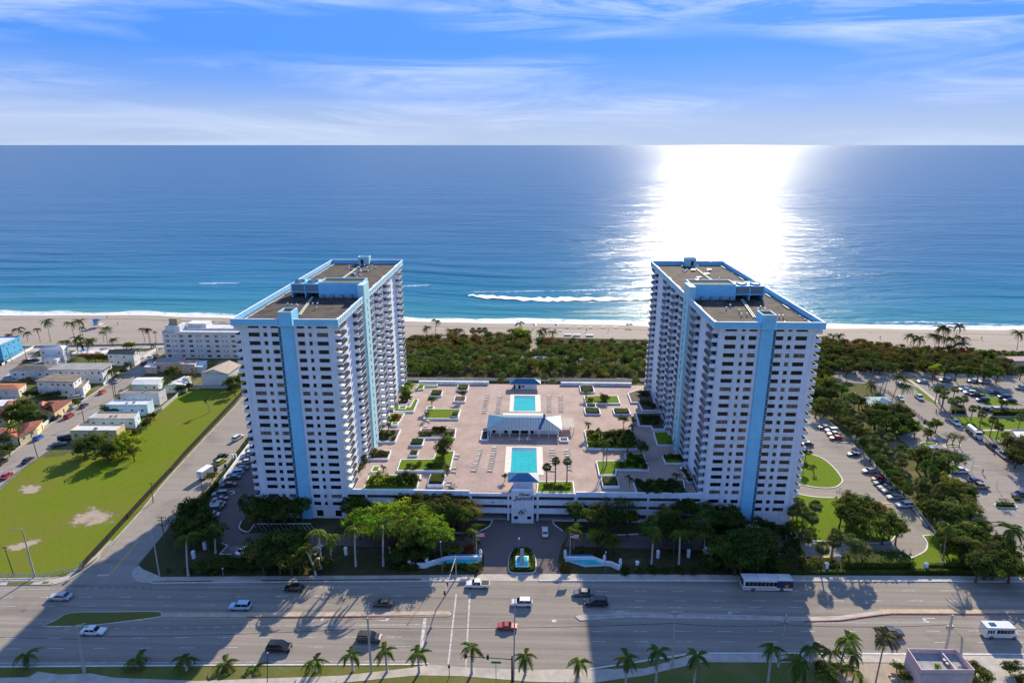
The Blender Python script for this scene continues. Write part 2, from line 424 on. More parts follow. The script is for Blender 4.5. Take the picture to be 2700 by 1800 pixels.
# ------------------------------------------------------------------ land, beach, sea
SEA_Z = -0.5
shore = [G(*p, SEA_Z) for p in ((0, 829), (350, 831), (700, 839), (1060, 846), (1380, 851), (1700, 857), (2160, 864), (2420, 866), (2700, 868))]
shore = [Vector((-900, shore[0].y + 22, 0))] + [Vector((-400, shore[0].y + 10, 0))] + shore + [Vector((400, shore[-1].y - 3, 0)), Vector((900, shore[-1].y - 12, 0))]
def interp(tab, x):
    if x <= tab[0][0]: return tab[0][1]
    for a, b in zip(tab, tab[1:]):
        if x <= b[0]: return a[1] + (b[1] - a[1]) * (x - a[0]) / max(1e-6, b[0] - a[0])
    return tab[-1][1]
sh_tab = sorted([(p.x, p.y) for p in shore])
def shoreY(x): return interp(sh_tab, x) + 1.0 * math.sin(x * 0.045) + 0.5 * math.sin(x * 0.13 + 1)
back = [G(*p) for p in ((-200, 925), (0, 917), (430, 908), (640, 900), (900, 890), (1060, 893), (1250, 889), (1400, 889), (1690, 895), (2000, 880), (2160, 895), (2300, 908), (2440, 922), (2560, 925), (2700, 928))]
bk_tab = sorted([(p.x, p.y) for p in back])

ld = MB()
ld.sheet([(-2500, -400), (2500, -400), (2500, 330), (-2500, 345)], -0.06)
struct(ld.build('land', land))

me = bpy.data.meshes.new('beach')
cols = [x for x in range(-900, 901, 6)]; rows = 26
vs = []; dd = []
for x in cols:
    ys = shoreY(x); yb = interp(bk_tab, x)
    for j in range(rows):
        t = j / (rows - 1); y = yb + (ys + 30 - yb) * t; d = y - ys
        z = 0.03 if d < -26 else 0.03 - 0.53 * (d + 26) / 26 if d < 0 else -0.5 - 0.05 * d
        z += 0.06 * math.sin(x * 0.21 + y * 0.35) * math.sin(x * 0.09 - y * 0.17) if -70 < d < -8 else 0
        vs.append((x, y, z)); dd.append(d)
fs = [(i * rows + j, (i + 1) * rows + j, (i + 1) * rows + j + 1, i * rows + j + 1) for i in range(len(cols) - 1) for j in range(rows - 1)]
me.from_pydata(vs, [], fs)
at = me.attributes.new('shore', 'FLOAT', 'POINT'); at.data.foreach_set('value', dd)
sand = bpy.data.materials.new('beach_sand'); sand.use_nodes = True
t = sand.node_tree; b = t.nodes['Principled BSDF']
geo = N(t, 'ShaderNodeNewGeometry'); an = N(t, 'ShaderNodeAttribute', attribute_name='shore')
n = N(t, 'ShaderNodeTexNoise', i_Scale=0.5, i_Detail=6.0, i_Roughness=0.7); L(t, geo.outputs['Position'], n.inputs['Vector'])
mp = N(t, 'ShaderNodeMapping'); mp.inputs['Scale'].default_value = (0.02, 0.25, 1); L(t, geo.outputs['Position'], mp.inputs[0])
nb = N(t, 'ShaderNodeTexNoise', i_Scale=1.0, i_Detail=5.0); L(t, mp.outputs[0], nb.inputs['Vector'])
c = ramp(t, n.outputs[0], [(0.3, (0.285, 0.235, 0.19)), (0.7, (0.355, 0.295, 0.24))])
c = mixc(t, ramp(t, nb.outputs[0], [(0.45, 0.0), (0.7, 0.6)]), c, (0.265, 0.215, 0.17))
dj = math_n(t, 'ADD', an.outputs['Fac'], math_n(t, 'MULTIPLY', nb.outputs[0], 5.0))
wet = ramp(t, math_n(t, 'DIVIDE', math_n(t, 'ADD', dj, 10.0), 20.0), [(0.45, 0.0), (0.68, 1.0)])
c = mixc(t, wet, c, (0.17, 0.135, 0.11))
wr = math_n(t, 'ABSOLUTE', math_n(t, 'ADD', dj, 8.5))
wrk = math_n(t, 'MULTIPLY', ramp(t, math_n(t, 'DIVIDE', wr, 2.0), [(0.15, 1.0), (0.6, 0.0)]), ramp(t, n.outputs[0], [(0.38, 0.15), (0.6, 1.0)]))
c = mixc(t, math_n(t, 'MULTIPLY', wrk, 0.85), c, (0.085, 0.055, 0.035))
L(t, c, b.inputs['Base Color'])
rr = ramp(t, wet, [(0.0, 0.95), (1.0, 0.35)]); L(t, rr, b.inputs['Roughness'])
bm = N(t, 'ShaderNodeBump'); bm.inputs['Strength'].default_value = 0.35; bm.inputs['Distance'].default_value = 0.15
L(t, n.outputs[0], bm.inputs['Height']); L(t, bm.outputs[0], b.inputs['Normal'])
me.materials.append(sand)
bo = bpy.data.objects.new('beach', me); C.objects.link(bo); struct(bo)

# sea: rows run parallel to the shore and open out to the horizon; the first few hundred metres carry a real swell
ds = [-3 + 1.8 * i for i in range(110)]
while ds[-1] < 90000: ds.append(ds[-1] * 1.045 + 1.2)
NU = 180
vs = []; dd = []
for d in ds:
    hw = 900 + 1.4 * d
    for k in range(NU + 1):
        u = -1 + 2 * k / NU; x = hw * u
        k0 = max(0.0, 1 - d / 4000)
        y = shoreY(max(-900, min(900, x))) * k0 + shoreY(0) * (1 - k0) + d
        a = min(1, max(0, d / 14)) * max(0, 1 - d / 620)
        ph = d * 0.165 + 1.6 * math.sin(x * 0.011 + d * 0.006) + 0.8 * math.sin(x * 0.031 + 2)
        zz_ = SEA_Z + a * 0.36 * (math.sin(ph) + 0.45 * math.sin(2 * ph + 1.0)) * (0.6 + 0.4 * math.sin(x * 0.017 + d * 0.02))
        vs.append((x, y, zz_)); dd.append(d)
w = NU + 1
fs = [(i * w + k, i * w + k + 1, (i + 1) * w + k + 1, (i + 1) * w + k) for i in range(len(ds) - 1) for k in range(NU)]
me = bpy.data.meshes.new('sea'); me.from_pydata(vs, [], fs)
at = me.attributes.new('shore', 'FLOAT', 'POINT'); at.data.foreach_set('value', dd)
me.polygons.foreach_set('use_smooth', [True] * len(fs))
sm = bpy.data.materials.new('sea_water'); sm.use_nodes = True
t = sm.node_tree; b = t.nodes['Principled BSDF']
b.inputs['IOR'].default_value = 1.2; b.inputs['Specular IOR Level'].default_value = 0.3; b.inputs['Specular Tint'].default_value = (0.6, 0.85, 1.0, 1)
geo = N(t, 'ShaderNodeNewGeometry'); an = N(t, 'ShaderNodeAttribute', attribute_name='shore')
def nzs(sc, s=1.0, d=4.0, r=0.55, dist=0.0):
    mp = N(t, 'ShaderNodeMapping'); mp.inputs['Scale'].default_value = sc; L(t, geo.outputs['Position'], mp.inputs[0])
    n = N(t, 'ShaderNodeTexNoise', i_Scale=s, i_Detail=d, i_Roughness=r, i_Distortion=dist); L(t, mp.outputs[0], n.inputs['Vector']); return n.outputs[0]
ld_ = math_n(t, 'LOGARITHM', math_n(t, 'ADD', math_n(t, 'MAXIMUM', an.outputs['Fac'], 0.0), 4.0), 10.0)      # 0.6 .. 5
big = nzs((0.004, 0.018, 1), 1.0, 4.0)
ld2 = math_n(t, 'ADD', ld_, math_n(t, 'MULTIPLY', math_n(t, 'SUBTRACT', big, 0.5), 0.5))
c = ramp(t, math_n(t, 'DIVIDE', ld2, 5.0), [(0.12, (0.22, 0.34, 0.30)), (0.24, (0.035, 0.215, 0.255)), (0.37, (0.014, 0.170, 0.265)), (0.47, (0.008, 0.118, 0.235)), (0.60, (0.006, 0.085, 0.19)), (0.85, (0.008, 0.055, 0.11))])
fn = nzs((0.22, 0.5, 1), 1.0, 6.0, 0.7)
swash = ramp(t, math_n(t, 'DIVIDE', math_n(t, 'ADD', an.outputs['Fac'], math_n(t, 'MULTIPLY', nzs((0.03, 0.05, 1), 1.0, 3.0), -14.0)), 20.0), [(0.0, 1.0), (0.12, 0.0)])
foam = math_n(t, 'MULTIPLY', swash, ramp(t, fn, [(0.36, 0.0), (0.50, 1.0)]))
edge = ramp(t, math_n(t, 'DIVIDE', an.outputs['Fac'], 6.0), [(0.0, 1.0), (0.4, 0.9), (0.65, 0.0)])
foam = math_n(t, 'MAXIMUM', foam, math_n(t, 'MULTIPLY', edge, ramp(t, fn, [(0.25, 0.3), (0.42, 1.0)])))
c = mixc(t, foam, c, (0.78, 0.80, 0.80))
L(t, c, b.inputs['Base Color'])
L(t, ramp(t, foam, [(0.0, 0.2), (1.0, 0.9)]), b.inputs['Roughness'])
w1 = nzs((0.016, 0.062, 1), 1.0, 7.0, 0.58, 0.6)
w3 = nzs((0.5, 0.95, 1), 1.0, 4.0, 0.6)
gust = nzs((0.0007, 0.0028, 1), 1.0, 7.0, 0.6, 0.8)
w0 = nzs((0.0042, 0.013, 1), 1.0, 5.0, 0.6, 0.7)
hgt = math_n(t, 'ADD', math_n(t, 'MULTIPLY', w1, 2.3), math_n(t, 'MULTIPLY', w3, 0.22))
hgt = math_n(t, 'ADD', math_n(t, 'MULTIPLY', hgt, math_n(t, 'ADD', math_n(t, 'MULTIPLY', gust, 1.5), 0.25)), math_n(t, 'MULTIPLY', w0, 6.5))
bm = N(t, 'ShaderNodeBump'); bm.inputs['Strength'].default_value = 0.8; bm.inputs['Distance'].default_value = 1.0
L(t, hgt, bm.inputs['Height']); L(t, bm.outputs[0], b.inputs['Normal'])
me.materials.append(sm)
so = bpy.data.objects.new('sea', me); C.objects.link(so); struct(so)

# breaking waves: ragged mounds of foam
foamm = mat('sea_foam', (0.80, 0.82, 0.83), 0.9, 0.10, 0.6, bump=0.5)
def breaker(pts, w0, label, h=0.5, seed=1):
    r = random.Random(seed); mb = MB(); P = [G(*p, SEA_Z) for p in pts]
    n = 44; vs = []
    for i in range(n + 1):
        s = i / n * (len(P) - 1); k = min(int(s), len(P) - 2); p = P[k].lerp(P[k + 1], s - k)
        ww = w0 * (0.35 + 0.65 * math.sin(PI * min(1, max(0, i / n))) ** 0.5) * r.uniform(0.5, 1.3)
        off = r.uniform(-0.3, 0.3) * w0
        for q, (a, z) in enumerate(((-1, -0.15), (-0.5, 0.5), (0.2, 1.0), (0.7, 0.5), (1, -0.15))):
            vs.append((p.x, p.y + off + a * ww * r.uniform(0.75, 1.1), SEA_Z + 0.1 + z * h * r.uniform(0.6, 1.2)))
    fs = [(i * 5 + q, (i + 1) * 5 + q, (i + 1) * 5 + q + 1, i * 5 + q + 1) for i in range(n) for q in range(4)]
    mb.add(vs, fs)
    o = mb.build('breaking_wave', foamm); o['kind'] = 'stuff'
    return tag(o, label, 'wave')
breaker([(522, 748), (580, 747), (634, 747)], 1.6, 'short white breaker far out beyond the hotel', seed=3)
breaker([(1060, 756), (1090, 754), (1140, 752)], 1.5, 'small white breaker beside the blue-edged tower roof', seed=4)
breaker([(1215, 771), (1330, 770), (1420, 768), (1500, 768)], 1.3, 'thin curling breaker line between the towers', seed=5)
breaker([(1490, 767), (1600, 764), (1715, 757)], 2.2, 'thick white breaker running behind the tower in the glitter', seed=6)
breaker([(1235, 778), (1330, 785), (1430, 789), (1530, 789), (1640, 787), (1725, 788)], 7.0, 'broad sheet of broken foam between the towers', 0.3, seed=7)
breaker([(2290, 853), (2400, 849), (2520, 853), (2690, 858)], 1.4, 'white breaker close to the beach beyond the palm group', seed=8)

# ------------------------------------------------------------------ roads, pavements and lots
far_k = [(-300, 1547), (0, 1543), (131, 1541)]
far_k2 = [(399, 1537), (700, 1534), (1250, 1531), (1420, 1531), (2000, 1531), (2693, 1533), (3000, 1536)]
near_k = [(-300, 1760), (104, 1757), (700, 1753), (1076, 1752), (1130, 1750), (1230, 1762), (1560, 1764), (1831, 1722), (2300, 1724), (2700, 1726), (3000, 1728)]
road = sheet('main_road', far_k + [(175, 1528), (352, 1510), (372, 1536)] + far_k2 + near_k[::-1], 0.0, roadm)

mk = MB(); yk = MB()
def line(pa, pb, w=0.14, dash=None, mb=mk, z=0.012):
    a, b = G(*pa), G(*pb); d = b - a; ln = d.length; d.normalize()
    if not dash: mb.obox(a, b, w, z, z + 0.004); return
    s = 0.0
    while s < ln:
        p = a + d * s; q = a + d * min(ln, s + dash[0]); mb.obox(p, q, w, z, z + 0.004); s += dash[1]
line((0, 1555), (131, 1552)); line((135, 1552), (400, 1549), dash=(0.9, 2.0)); line((400, 1549), (1150, 1543))
for y0, y1 in ((1575, 1570), (1598, 1592)): line((-100, y0), (1110, y1), dash=(3, 9), w=0.16)
for y0, y1 in ((1682, 1678), (1710, 1703)): line((-100, y0), (1090, y1), dash=(3, 9), w=0.16)
line((300, 1656), (640, 1652), dash=(1.2, 3.6)); line((640, 1650), (1120, 1645))
line((-100, 1748), (700, 1744)); line((700, 1744), (1080, 1742))
for y0, y1 in ((1558, 1556), (1583, 1583)): line((1570, y0), (2900, y1), dash=(3, 9), w=0.16)
line((1545, 1616), (1660, 1608)); line((1660, 1600), (2120, 1600), dash=(3, 9))
for y0, y1 in ((1664, 1662), (1690, 1693)): line((1560, y0), (2900, y1), dash=(3, 9), w=0.16)
line((2130, 1641), (2500, 1641)); line((1560, 1762), (1830, 1719)); line((1830, 1719), (2700, 1722))
line((1121, 1624), (1111, 1706), 0.7); line((1203, 1566), (1182, 1749), 0.34); line((1239, 1563), (1228, 1756), 0.34)
line((257, 1516), (288, 1516), 0.5)
line((430, 1614), (1185, 1611), 0.16, mb=yk); line((120, 1655), (420, 1630), 0.14, mb=yk); line((420, 1630), (1185, 1627), 0.16, mb=yk)
line((290, 1515), (362, 1428), 0.35, mb=yk); line((1530, 1625), (2125, 1623), 0.14, mb=yk); line((2320, 1607), (2700, 1607), 0.3, mb=yk)
def arrow(px, py, sgn):
    o = G(px, py)
    for poly in ([(-1.6, -.12), (1.0, -.12), (1.0, .12), (-1.6, .12)], [(.5, .1), (1.2, .1), (1.2, 1.0), (.5, 1.0)], [(.0, .9), (1.7, .9), (.85, 1.7)]):
        mk.prism([(o.x + sgn * x, o.y + sgn * y) for x, y in poly], 0.012, 0.016)
for px, py in ((838, 1636), (1010, 1635)): arrow(px, py, 1)
for px, py in ((1636, 1612), (1782, 1611), (1932, 1612), (2445, 1629)): arrow(px, py, -1)
o = mk.build('white_markings', whitep, road); o = yk.build('yellow_markings', yellowp, road)

def raised(name, pts, z, m, kerb=None, world=None):
    w = world if world else gp(pts)
    return struct(MB().prism(w, -0.05, z, bottom=False).build(name, m))
def kerbline(pts, w=0.3, h=0.16, z0=-0.04, world=None, m=None):
    """kerb laid along a line, as one strip with mitred corners"""
    P = [Vector((p.x, p.y)) for p in (world or gp(pts))]
    mb = MB(); vs = []
    for i, p in enumerate(P):
        d = (P[min(i + 1, len(P) - 1)] - P[max(i - 1, 0)]).normalized(); n_ = Vector((-d.y, d.x)) * w / 2
        a, b = p + n_, p - n_
        vs += [(a.x, a.y, z0), (a.x, a.y, h), (b.x, b.y, h), (b.x, b.y, z0)]
    fs = [(i * 4 + k, (i + 1) * 4 + k, (i + 1) * 4 + k + 1, i * 4 + k + 1) for i in range(len(P) - 1) for k in range(3)]
    fs += [(0, 1, 2, 3), (len(vs) - 1, len(vs) - 2, len(vs) - 3, len(vs) - 4)]
    mb.add(vs, fs)
    return struct(mb.build('kerb', m or kerbm))
def smooth(pts, n=5):
    P = [Vector(p) for p in pts]; o = []
    for i in range(len(P) - 1):
        a, b, c, d = P[max(i - 1, 0)], P[i], P[i + 1], P[min(i + 2, len(P) - 1)]
        for k in range(n):
            s = k / n
            q = 0.5 * ((2 * b) + (c - a) * s + (2 * a - 5 * b + 4 * c - d) * s * s + (3 * b - a - 3 * c + d) * s ** 3)
            o.append((q.x, q.y))
    return o + [tuple(P[-1])]

# pavements along the main road
raised('pavement_far', [(399, 1537), (425, 1521), (700, 1519), (1000, 1517), (1250, 1515), (1250, 1531), (700, 1534)], 0.12, pavem)
raised('pavement_far', [(1420, 1531), (1420, 1513), (2000, 1516), (2690, 1520), (3000, 1522), (3000, 1536), (2693, 1533), (2000, 1531)], 0.12, pavem)
raised('pavement_corner', smooth([(372, 1536), (352, 1526), (348, 1510), (353, 1500)]) + [(366, 1490), (376, 1500), (425, 1521), (399, 1537)], 0.12, pavem)
raised('pavement_far', [(-300, 1547), (0, 1543), (131, 1541), (175, 1528), (268, 1462), (300, 1425), (290, 1425), (250, 1466), (170, 1520), (0, 1524), (-300, 1528)], 0.12, pavem)
raised('verge_strip', [(22, 1535), (92, 1534), (80, 1541), (18, 1542)], 0.15, verge)
raised('verge_strip', [(115, 1533), (131, 1533), (126, 1538), (110, 1539)], 0.15, verge)
raised('verge_strip', [(402, 1533), (560, 1531), (560, 1534.5), (402, 1536)], 0.16, verge)
raised('verge_strip', [(690, 1529), (1110, 1526.5), (1110, 1530), (690, 1532.5)], 0.16, verge)
kerbline([(1420, 1531), (2000, 1531), (2693, 1533), (3000, 1536)], 0.25); kerbline([(399, 1537), (700, 1534), (1250, 1531)], 0.25)
# near verge and pavement
raised('near_verge', [(-300, 1760), (104, 1757), (700, 1753), (1076, 1752), (1130, 1750), (1220, 1757), (1400, 1764), (1555, 1764), (1831, 1722), (2700, 1726), (3000, 1728), (3000, 2200), (-300, 2200)], 0.06, verge)
kerbline([(-300, 1760), (104, 1757), (700, 1753), (1076, 1752), (1130, 1750)], 0.3); kerbline([(1555, 1764), (1831, 1722), (2700, 1726), (3000, 1728)], 0.3)
raised('pavement_near', [(-200, 1790), (75, 1785), (100, 1770), (160, 1778), (240, 1775), (300, 1786), (520, 1795), (900, 1781), (1085, 1760), (1130, 1751), (1220, 1758), (1400, 1765), (1500, 1764), (1545, 1764), (1700, 1762), (1830, 1724), (2300, 1726), (3000, 1731), (3000, 1756), (2290, 1746), (2060, 1746), (1850, 1745), (1700, 1780), (1560, 1800), (1400, 1797), (1215, 1782), (1100, 1780), (900, 1800), (520, 1822), (-200, 1822)], 0.10, pavem)
raised('forecourt', [(2200, 1748), (2420, 1749), (2420, 1900), (2230, 1900)], 0.11, dirt)
raised('forecourt', [(2560, 1750), (3000, 1758), (3000, 1900), (2620, 1900)], 0.11, pavem)
# medians
isl = smooth([(114, 1650), (150, 1634), (190, 1616), (300, 1614), (411, 1613), (424, 1619), (415, 1626), (340, 1636), (268, 1645), (190, 1650), (114, 1650)])
raised('median_island', isl, 0.14, verge); kerbline(isl, 0.3, 0.13)
med = raised('median_strip', [(424, 1617), (1185, 1613), (1193, 1619), (1185, 1625), (424, 1627)], 0.14, pavem)
med2 = raised('median_strip', smooth([(1520, 1629), (1530, 1622), (1660, 1614)], 4) + [(2122, 1626), (2214, 1624), (2315, 1610), (2700, 1609), (3000, 1611), (3000, 1620), (2700, 1618), (2351, 1617), (2315, 1621), (2214, 1635), (2122, 1638), (1660, 1628), (1530, 1636)], 0.14, pavem)
redk = mat('red_kerb_paint', (0.30, 0.10, 0.07), 0.7, 0.3, 1)
kerbline([(650, 1627), (900, 1625.5), (1185, 1621)], 0.25, 0.17, m=redk)
kerbline([(2120, 1638), (2214, 1635), (2315, 1621), (2351, 1617.5), (2700, 1618.5), (3000, 1620)], 0.28, 0.17, m=redk)

# side street beside the field, lot of the left tower
st1L = [zF(480, 850), zF(700, 700), zF(960, 400), zF(1200, 110), (657, 1031), (700, 985)]
st1R = [zF(920, 790), zF(1180, 480), zF(1410, 230), zS(530, 1190), zS(1250, 200), (740, 1050)]
sheet('side_street', [(140, 1541)] + st1L + st1R[::-1] + [(372, 1536)], 0.004, asphalt)
kerbline(smooth([(131, 1541), (175, 1529), (240, 1490), (300, 1426), (367, 1352), (459, 1242), (657, 1031)], 4), 0.5, 0.12, m=pavem)
raised('tan_pavement', [zS(1250, 195), zS(900, 620), zS(560, 1040), zS(320, 1380), zS(240, 1500), zS(260, 1568), zS(520, 1230), zS(800, 850), zS(980, 600), zS(1260, 240)], 0.10, dirt)
fieldp = [(-230, 1524), (0, 1523), (165, 1519), (225, 1480), zF(700, 690), zF(940, 400), zF(1180, 120), (648, 1030), (492, 1026), (470, 1045), (420, 1080), (385, 1120), (345, 1160), (300, 1200), (215, 1195), zN(600, 1380), zN(350, 1568), (0, 1290), (-200, 1440)]
sheet('field', fieldp, -0.03, field)
for pp in (((168, 1375), (205, 1345), (250, 1335), (290, 1345), (330, 1355), (300, 1375), (240, 1392), (200, 1392)), ((35, 1290), (70, 1275), (112, 1275), (117, 1290), (90, 1305), (50, 1302)), ((0, 1440), (60, 1425), (120, 1420), (90, 1440), (30, 1455))):
    r = random.Random(5); q = []
    for x, y in smooth(list(pp) + [pp[0]], 4)[:-1]: q.append((x + r.uniform(-4, 4), y + r.uniform(-2, 2)))
    soft_patch(q, -0.02)
# second and third streets with a strip of plots between them
st2 = [zN(80, 1370), zN(420, 1120), zN(640, 950), zN(1200, 540), zN(1480, 370), zN(1690, 210), zL(1190, 600), zL(1280, 500), (419, 924), (428, 918)]
st2r = [zN(350, 1568), zN(600, 1370), zN(860, 1190), zN(1100, 980), zN(1390, 770), zN(1840, 420), zL(1050, 850), zL(1200, 720), zL(1330, 640), zL(1400, 510), (436, 930), (447, 918)]
sheet('back_street', [(-300, 1420), (0, 1222)] + st2 + st2r[::-1] + [(0, 1290), (-300, 1530)], 0.004, asphalt)
sheet('third_street', [zH(80, 880), zH(620, 590), (105, 908), (125, 908), zH(700, 640), zH(490, 830), zH(200, 1000), (0, 1010), (-300, 1170), (-300, 1110), (0, 965)], 0.003, asphalt)
sheet('promenade', [(-300, 936), (0, 918), (430, 908), (640, 901), (640, 909), (430, 917), (0, 929), (-300, 950)], 0.05, pavem)
kerbline([(-200, 927), (0, 917), (430, 907.5), (640, 900)], 0.8, 0.9, m=concrete)
kerbline([zN(80, 1370), zN(640, 950), zN(1200, 540), zN(1690, 210), zL(1190, 600)], 0.9, 0.13, m=pavem)
for q in ([zN(1060, 440), zN(1340, 440), zN(1300, 350), zN(1120, 340)], [zH(0, 1200), zH(560, 1215), zH(640, 1060), zH(100, 1060)], [zN(0, 470), zN(200, 490), zN(420, 300), zN(60, 300)], [zH(430, 870), zH(830, 880), zH(780, 770), zH(500, 790)], [(370, 926), (420, 918), (404, 940), (360, 955)]):
    sheet('driveway', q, 0.002, pavem)

# forecourt of the towers
drv = [(1250, 1531), (1275, 1505), (1277, 1470), (1270, 1440), (1260, 1415), zE(1430, 470), zE(1530, 420), zE(1565, 340), zE(2185, 340), zE(2200, 400), zE(2290, 470), (1500, 1405), (1480, 1440), (1470, 1480), (1478, 1510), (1480, 1531)]
sheet('entrance_drive', drv, 0.012, brickd)
raised('crossing_apron', [(1250, 1531), (1262, 1513), (1475, 1513), (1482, 1531)], 0.03, pavem)
sheet('front_garden', [(425, 1521), (352, 1500), (451, 1384), (540, 1288), (640, 1190), (700, 1150), (2120, 1150), (2160, 1330), (2700, 1450), (2900, 1521), (2000, 1516), (1250, 1515)], -0.035, scrubg)
sheet('front_lane', [zW(820, 470), zW(1150, 450), zW(1600, 450), (1240, 1415), (1270, 1440), (1275, 1458), zW(1800, 560), zW(1300, 560), zW(840, 545)], 0.006, brickd)
sheet('front_lane', [(1500, 1400), (1700, 1412), (2050, 1420), (2075, 1400), (2110, 1440), (2130, 1475), (2060, 1470), (1900, 1450), (1700, 1445), (1490, 1440)], 0.006, brickd)
sheet('resident_lot', [(668, 1160), zS(1200, 480), zS(620, 1250), zS(420, 1560), zW(700, 330), zW(760, 480), zW(1040, 460), zW(1010, 400), zW(1200, 100), (720, 1290), (720, 1130)], 0.008, brickd)
lot = sheet('bay_lot', [zW(840, 545), zW(905, 575), zW(835, 650), zW(940, 655), zW(925, 685), zW(1085, 685), zW(1180, 560)], 0.01, brickd)
kerbline([zW(835, 545), zW(905, 572), zW(830, 652), zW(940, 655), zW(922, 685), zW(1085, 686)], 0.3, 0.14)
b2 = MB()
for k in range(6): b2.obox(G(*zW(905 + 10 * k, 585 + 12 * k)), G(*zW(1010, 575 + 8 * k)), 0.12, 0.02, 0.024)
for k in range(14): b2.obox(G(*zW(1150 + 42 * k, 370)), G(*zW(1195 + 42 * k, 425)), 0.12, 0.02, 0.024)
b2.build('bay_lines', whitep, lot)
kerbline(smooth([zW(1040, 335), zW(1015, 395), zW(1050, 430), zW(1110, 437), zW(1160, 365)], 4), 0.3, 0.15)
kerbline([zW(1160, 365), zW(1700, 362)], 0.3, 0.15)
kerbline(smooth([zW(880, 80), zW(940, 85), zW(970, 70), zW(950, 55), zW(890, 62)], 3), 0.3, 0.15)
for q in ([zE(1075, 490), zE(1260, 490)], [(1545, 1408), (1610, 1411), (1683, 1408)]): kerbline(q, 0.35, 0.2)
kerbline(smooth([zE(1430, 470), zE(1530, 420), zE(1565, 345)], 4), 0.3, 0.2); kerbline(smooth([zE(2185, 345), zE(2200, 400), zE(2290, 470)], 4), 0.3, 0.2)

# lot beside the right tower and the public car park beyond
lotR = [(2080, 1090), zT(700, 480), zT(900, 530), zT(1240, 860), zT(1400, 990), zT(1900, 1560), (2440, 1385), (2455, 1398), zX(480, 900)] + smooth([zX(330, 905), zX(305, 925), zX(350, 990), zX(365, 1060), zX(310, 1150), zX(100, 1245)], 3) + [zV(1800, 1250), zV(1000, 1215), zV(330, 1215), zV(250, 900), (2060, 1390), (2060, 1250)]
sheet('tower_lot', lotR, 0.006, asphalt)
isl1 = smooth([(2090, 1182), zT(735, 1035), zT(880, 1090), zT(1030, 1210), zT(1150, 1370), zT(1130, 1440), zT(1040, 1490), zT(850, 1495), zT(680, 1470), zT(540, 1445), (2080, 1272)], 4)
raised('lawn_island', isl1, 0.13, grass); kerbline(isl1, 0.35, 0.16)
isl2 = smooth([(2080, 1300), zV(310, 285), zV(600, 335), zV(920, 350), zV(1300, 370), zV(1500, 430), zV(1720, 600), zV(1830, 780), zV(1780, 930), zV(1700, 1000), zV(1500, 1015), zV(1200, 1000), zV(850, 990), zV(590, 985), zV(400, 960), zV(330, 860)], 4) + [(2075, 1390)]
raised('lawn_island', isl2, 0.13, grass); kerbline(isl2, 0.35, 0.16)
kl = smooth([zX(480, 905), zX(330, 905), zX(305, 925), zX(350, 990), zX(365, 1060), zX(310, 1150), zX(100, 1245), zX(0, 1250)], 4)
kerbline(kl, 0.35, 0.17)
raised('corner_lawn', kl + [(2365, 1474), (2385, 1500), (2440, 1506), (2530, 1495), (2560, 1470), (2500, 1430), (2476, 1412)], 0.12, grass)
soft_patch([zX(480, 1250), zX(560, 1230), zX(760, 1330), zX(720, 1370), zX(600, 1345)], 0.125)
kerbline([zT(1050, 872), zT(1275, 872), zT(1400, 990), zT(1950, 1550), (2445, 1388)], 0.35, 0.17)
b3 = MB(); pl = bpy.data.objects['tower_lot']
for k in range(9):
    a = Vector(zT(1500, 1090)).lerp(Vector(zT(1990, 1640)), k / 8.0); b3.obox(G(a.x, a.y), G(a.x - 34, a.y - 2), 0.12, 0.02, 0.024)
b3.build('bay_lines', whitep, pl)
raised('yellow_bar', [zV(1540, 415), zV(1740, 425), zV(1740, 435), zV(1540, 428)], 0.1, yellowp)
raised('yellow_bar', [zV(560, 1212), zV(860, 1218), zV(860, 1234), zV(560, 1228)], 0.1, yellowp)

park = [(2190, 985), zQ(440, 605), zQ(760, 600), zQ(1350, 610), zQ(2352, 650), (2800, 1000), (2900, 1560), (2700, 1480), zX(1620, 1050), zX(1300, 900), zX(1280, 760), zX(1100, 700), zX(1100, 320), (2480, 1240), zU(950, 1060), zU(600, 1000), zU(330, 780), zU(860, 660), zU(700, 640), zU(300, 380), zU(0, 100), zT(1500, 60), (2200, 1005)]
sheet('public_car_park', park, 0.002, asphalt)
sheet('park_lawn', [zU(1030, 520), zU(1200, 510), (2800, 1105), (2800, 1180), zU(2091, 810), zU(1850, 830), zU(1650, 830), zU(1550, 760), zU(1250, 640)], 0.02, grass)
sheet('park_lawn', [zU(420, 440), zU(520, 500), zU(690, 640), zU(640, 660), zU(450, 740), zU(300, 740)], 0.02, grass)
sheet('park_lawn', [zU(1370, 130), zU(1420, 120), zU(1620, 230), zU(2080, 350), zU(2060, 360), zU(1560, 350)], 0.02, grass)
sheet('park_lawn', [zU(560, 100), zU(640, 120), zU(900, 330), zU(860, 335), zU(700, 260)], 0.02, grass)
sheet('park_lawn', [zU(300, -60), zU(560, -30), zU(700, 40), zU(560, 70), zU(380, -10)], 0.02, land)
raised('park_path', [zU(480, 0), zU(540, 10), zU(930, 320), zU(900, 335), zU(640, 120)], 0.08, pavem)
raised('park_path', [zU(1400, 690), zU(2100, 690), zU(2100, 712), zU(1400, 712)], 0.08, pavem)
raised('park_path', [zU(700, 640), zU(760, 650), zU(1050, 940), zU(1010, 950), zU(800, 760)], 0.08, pavem)
for q in (smooth([zU(650, 890), zU(700, 870), zU(860, 875), zU(890, 900), zU(780, 920), zU(650, 890)], 3), smooth([zU(1000, 900), zU(1080, 885), zU(1200, 905), zU(1210, 920), zU(1080, 925), zU(1000, 900)], 3), smooth([zX(1350, 450), zX(1400, 430), zX(1620, 450), zX(1690, 490), zX(1550, 500), zX(1400, 485), zX(1350, 450)], 3)):
    raised('planted_island', q, 0.15, grass); kerbline(q, 0.3, 0.17)
b4 = MB(); pc = bpy.data.objects['public_car_park']
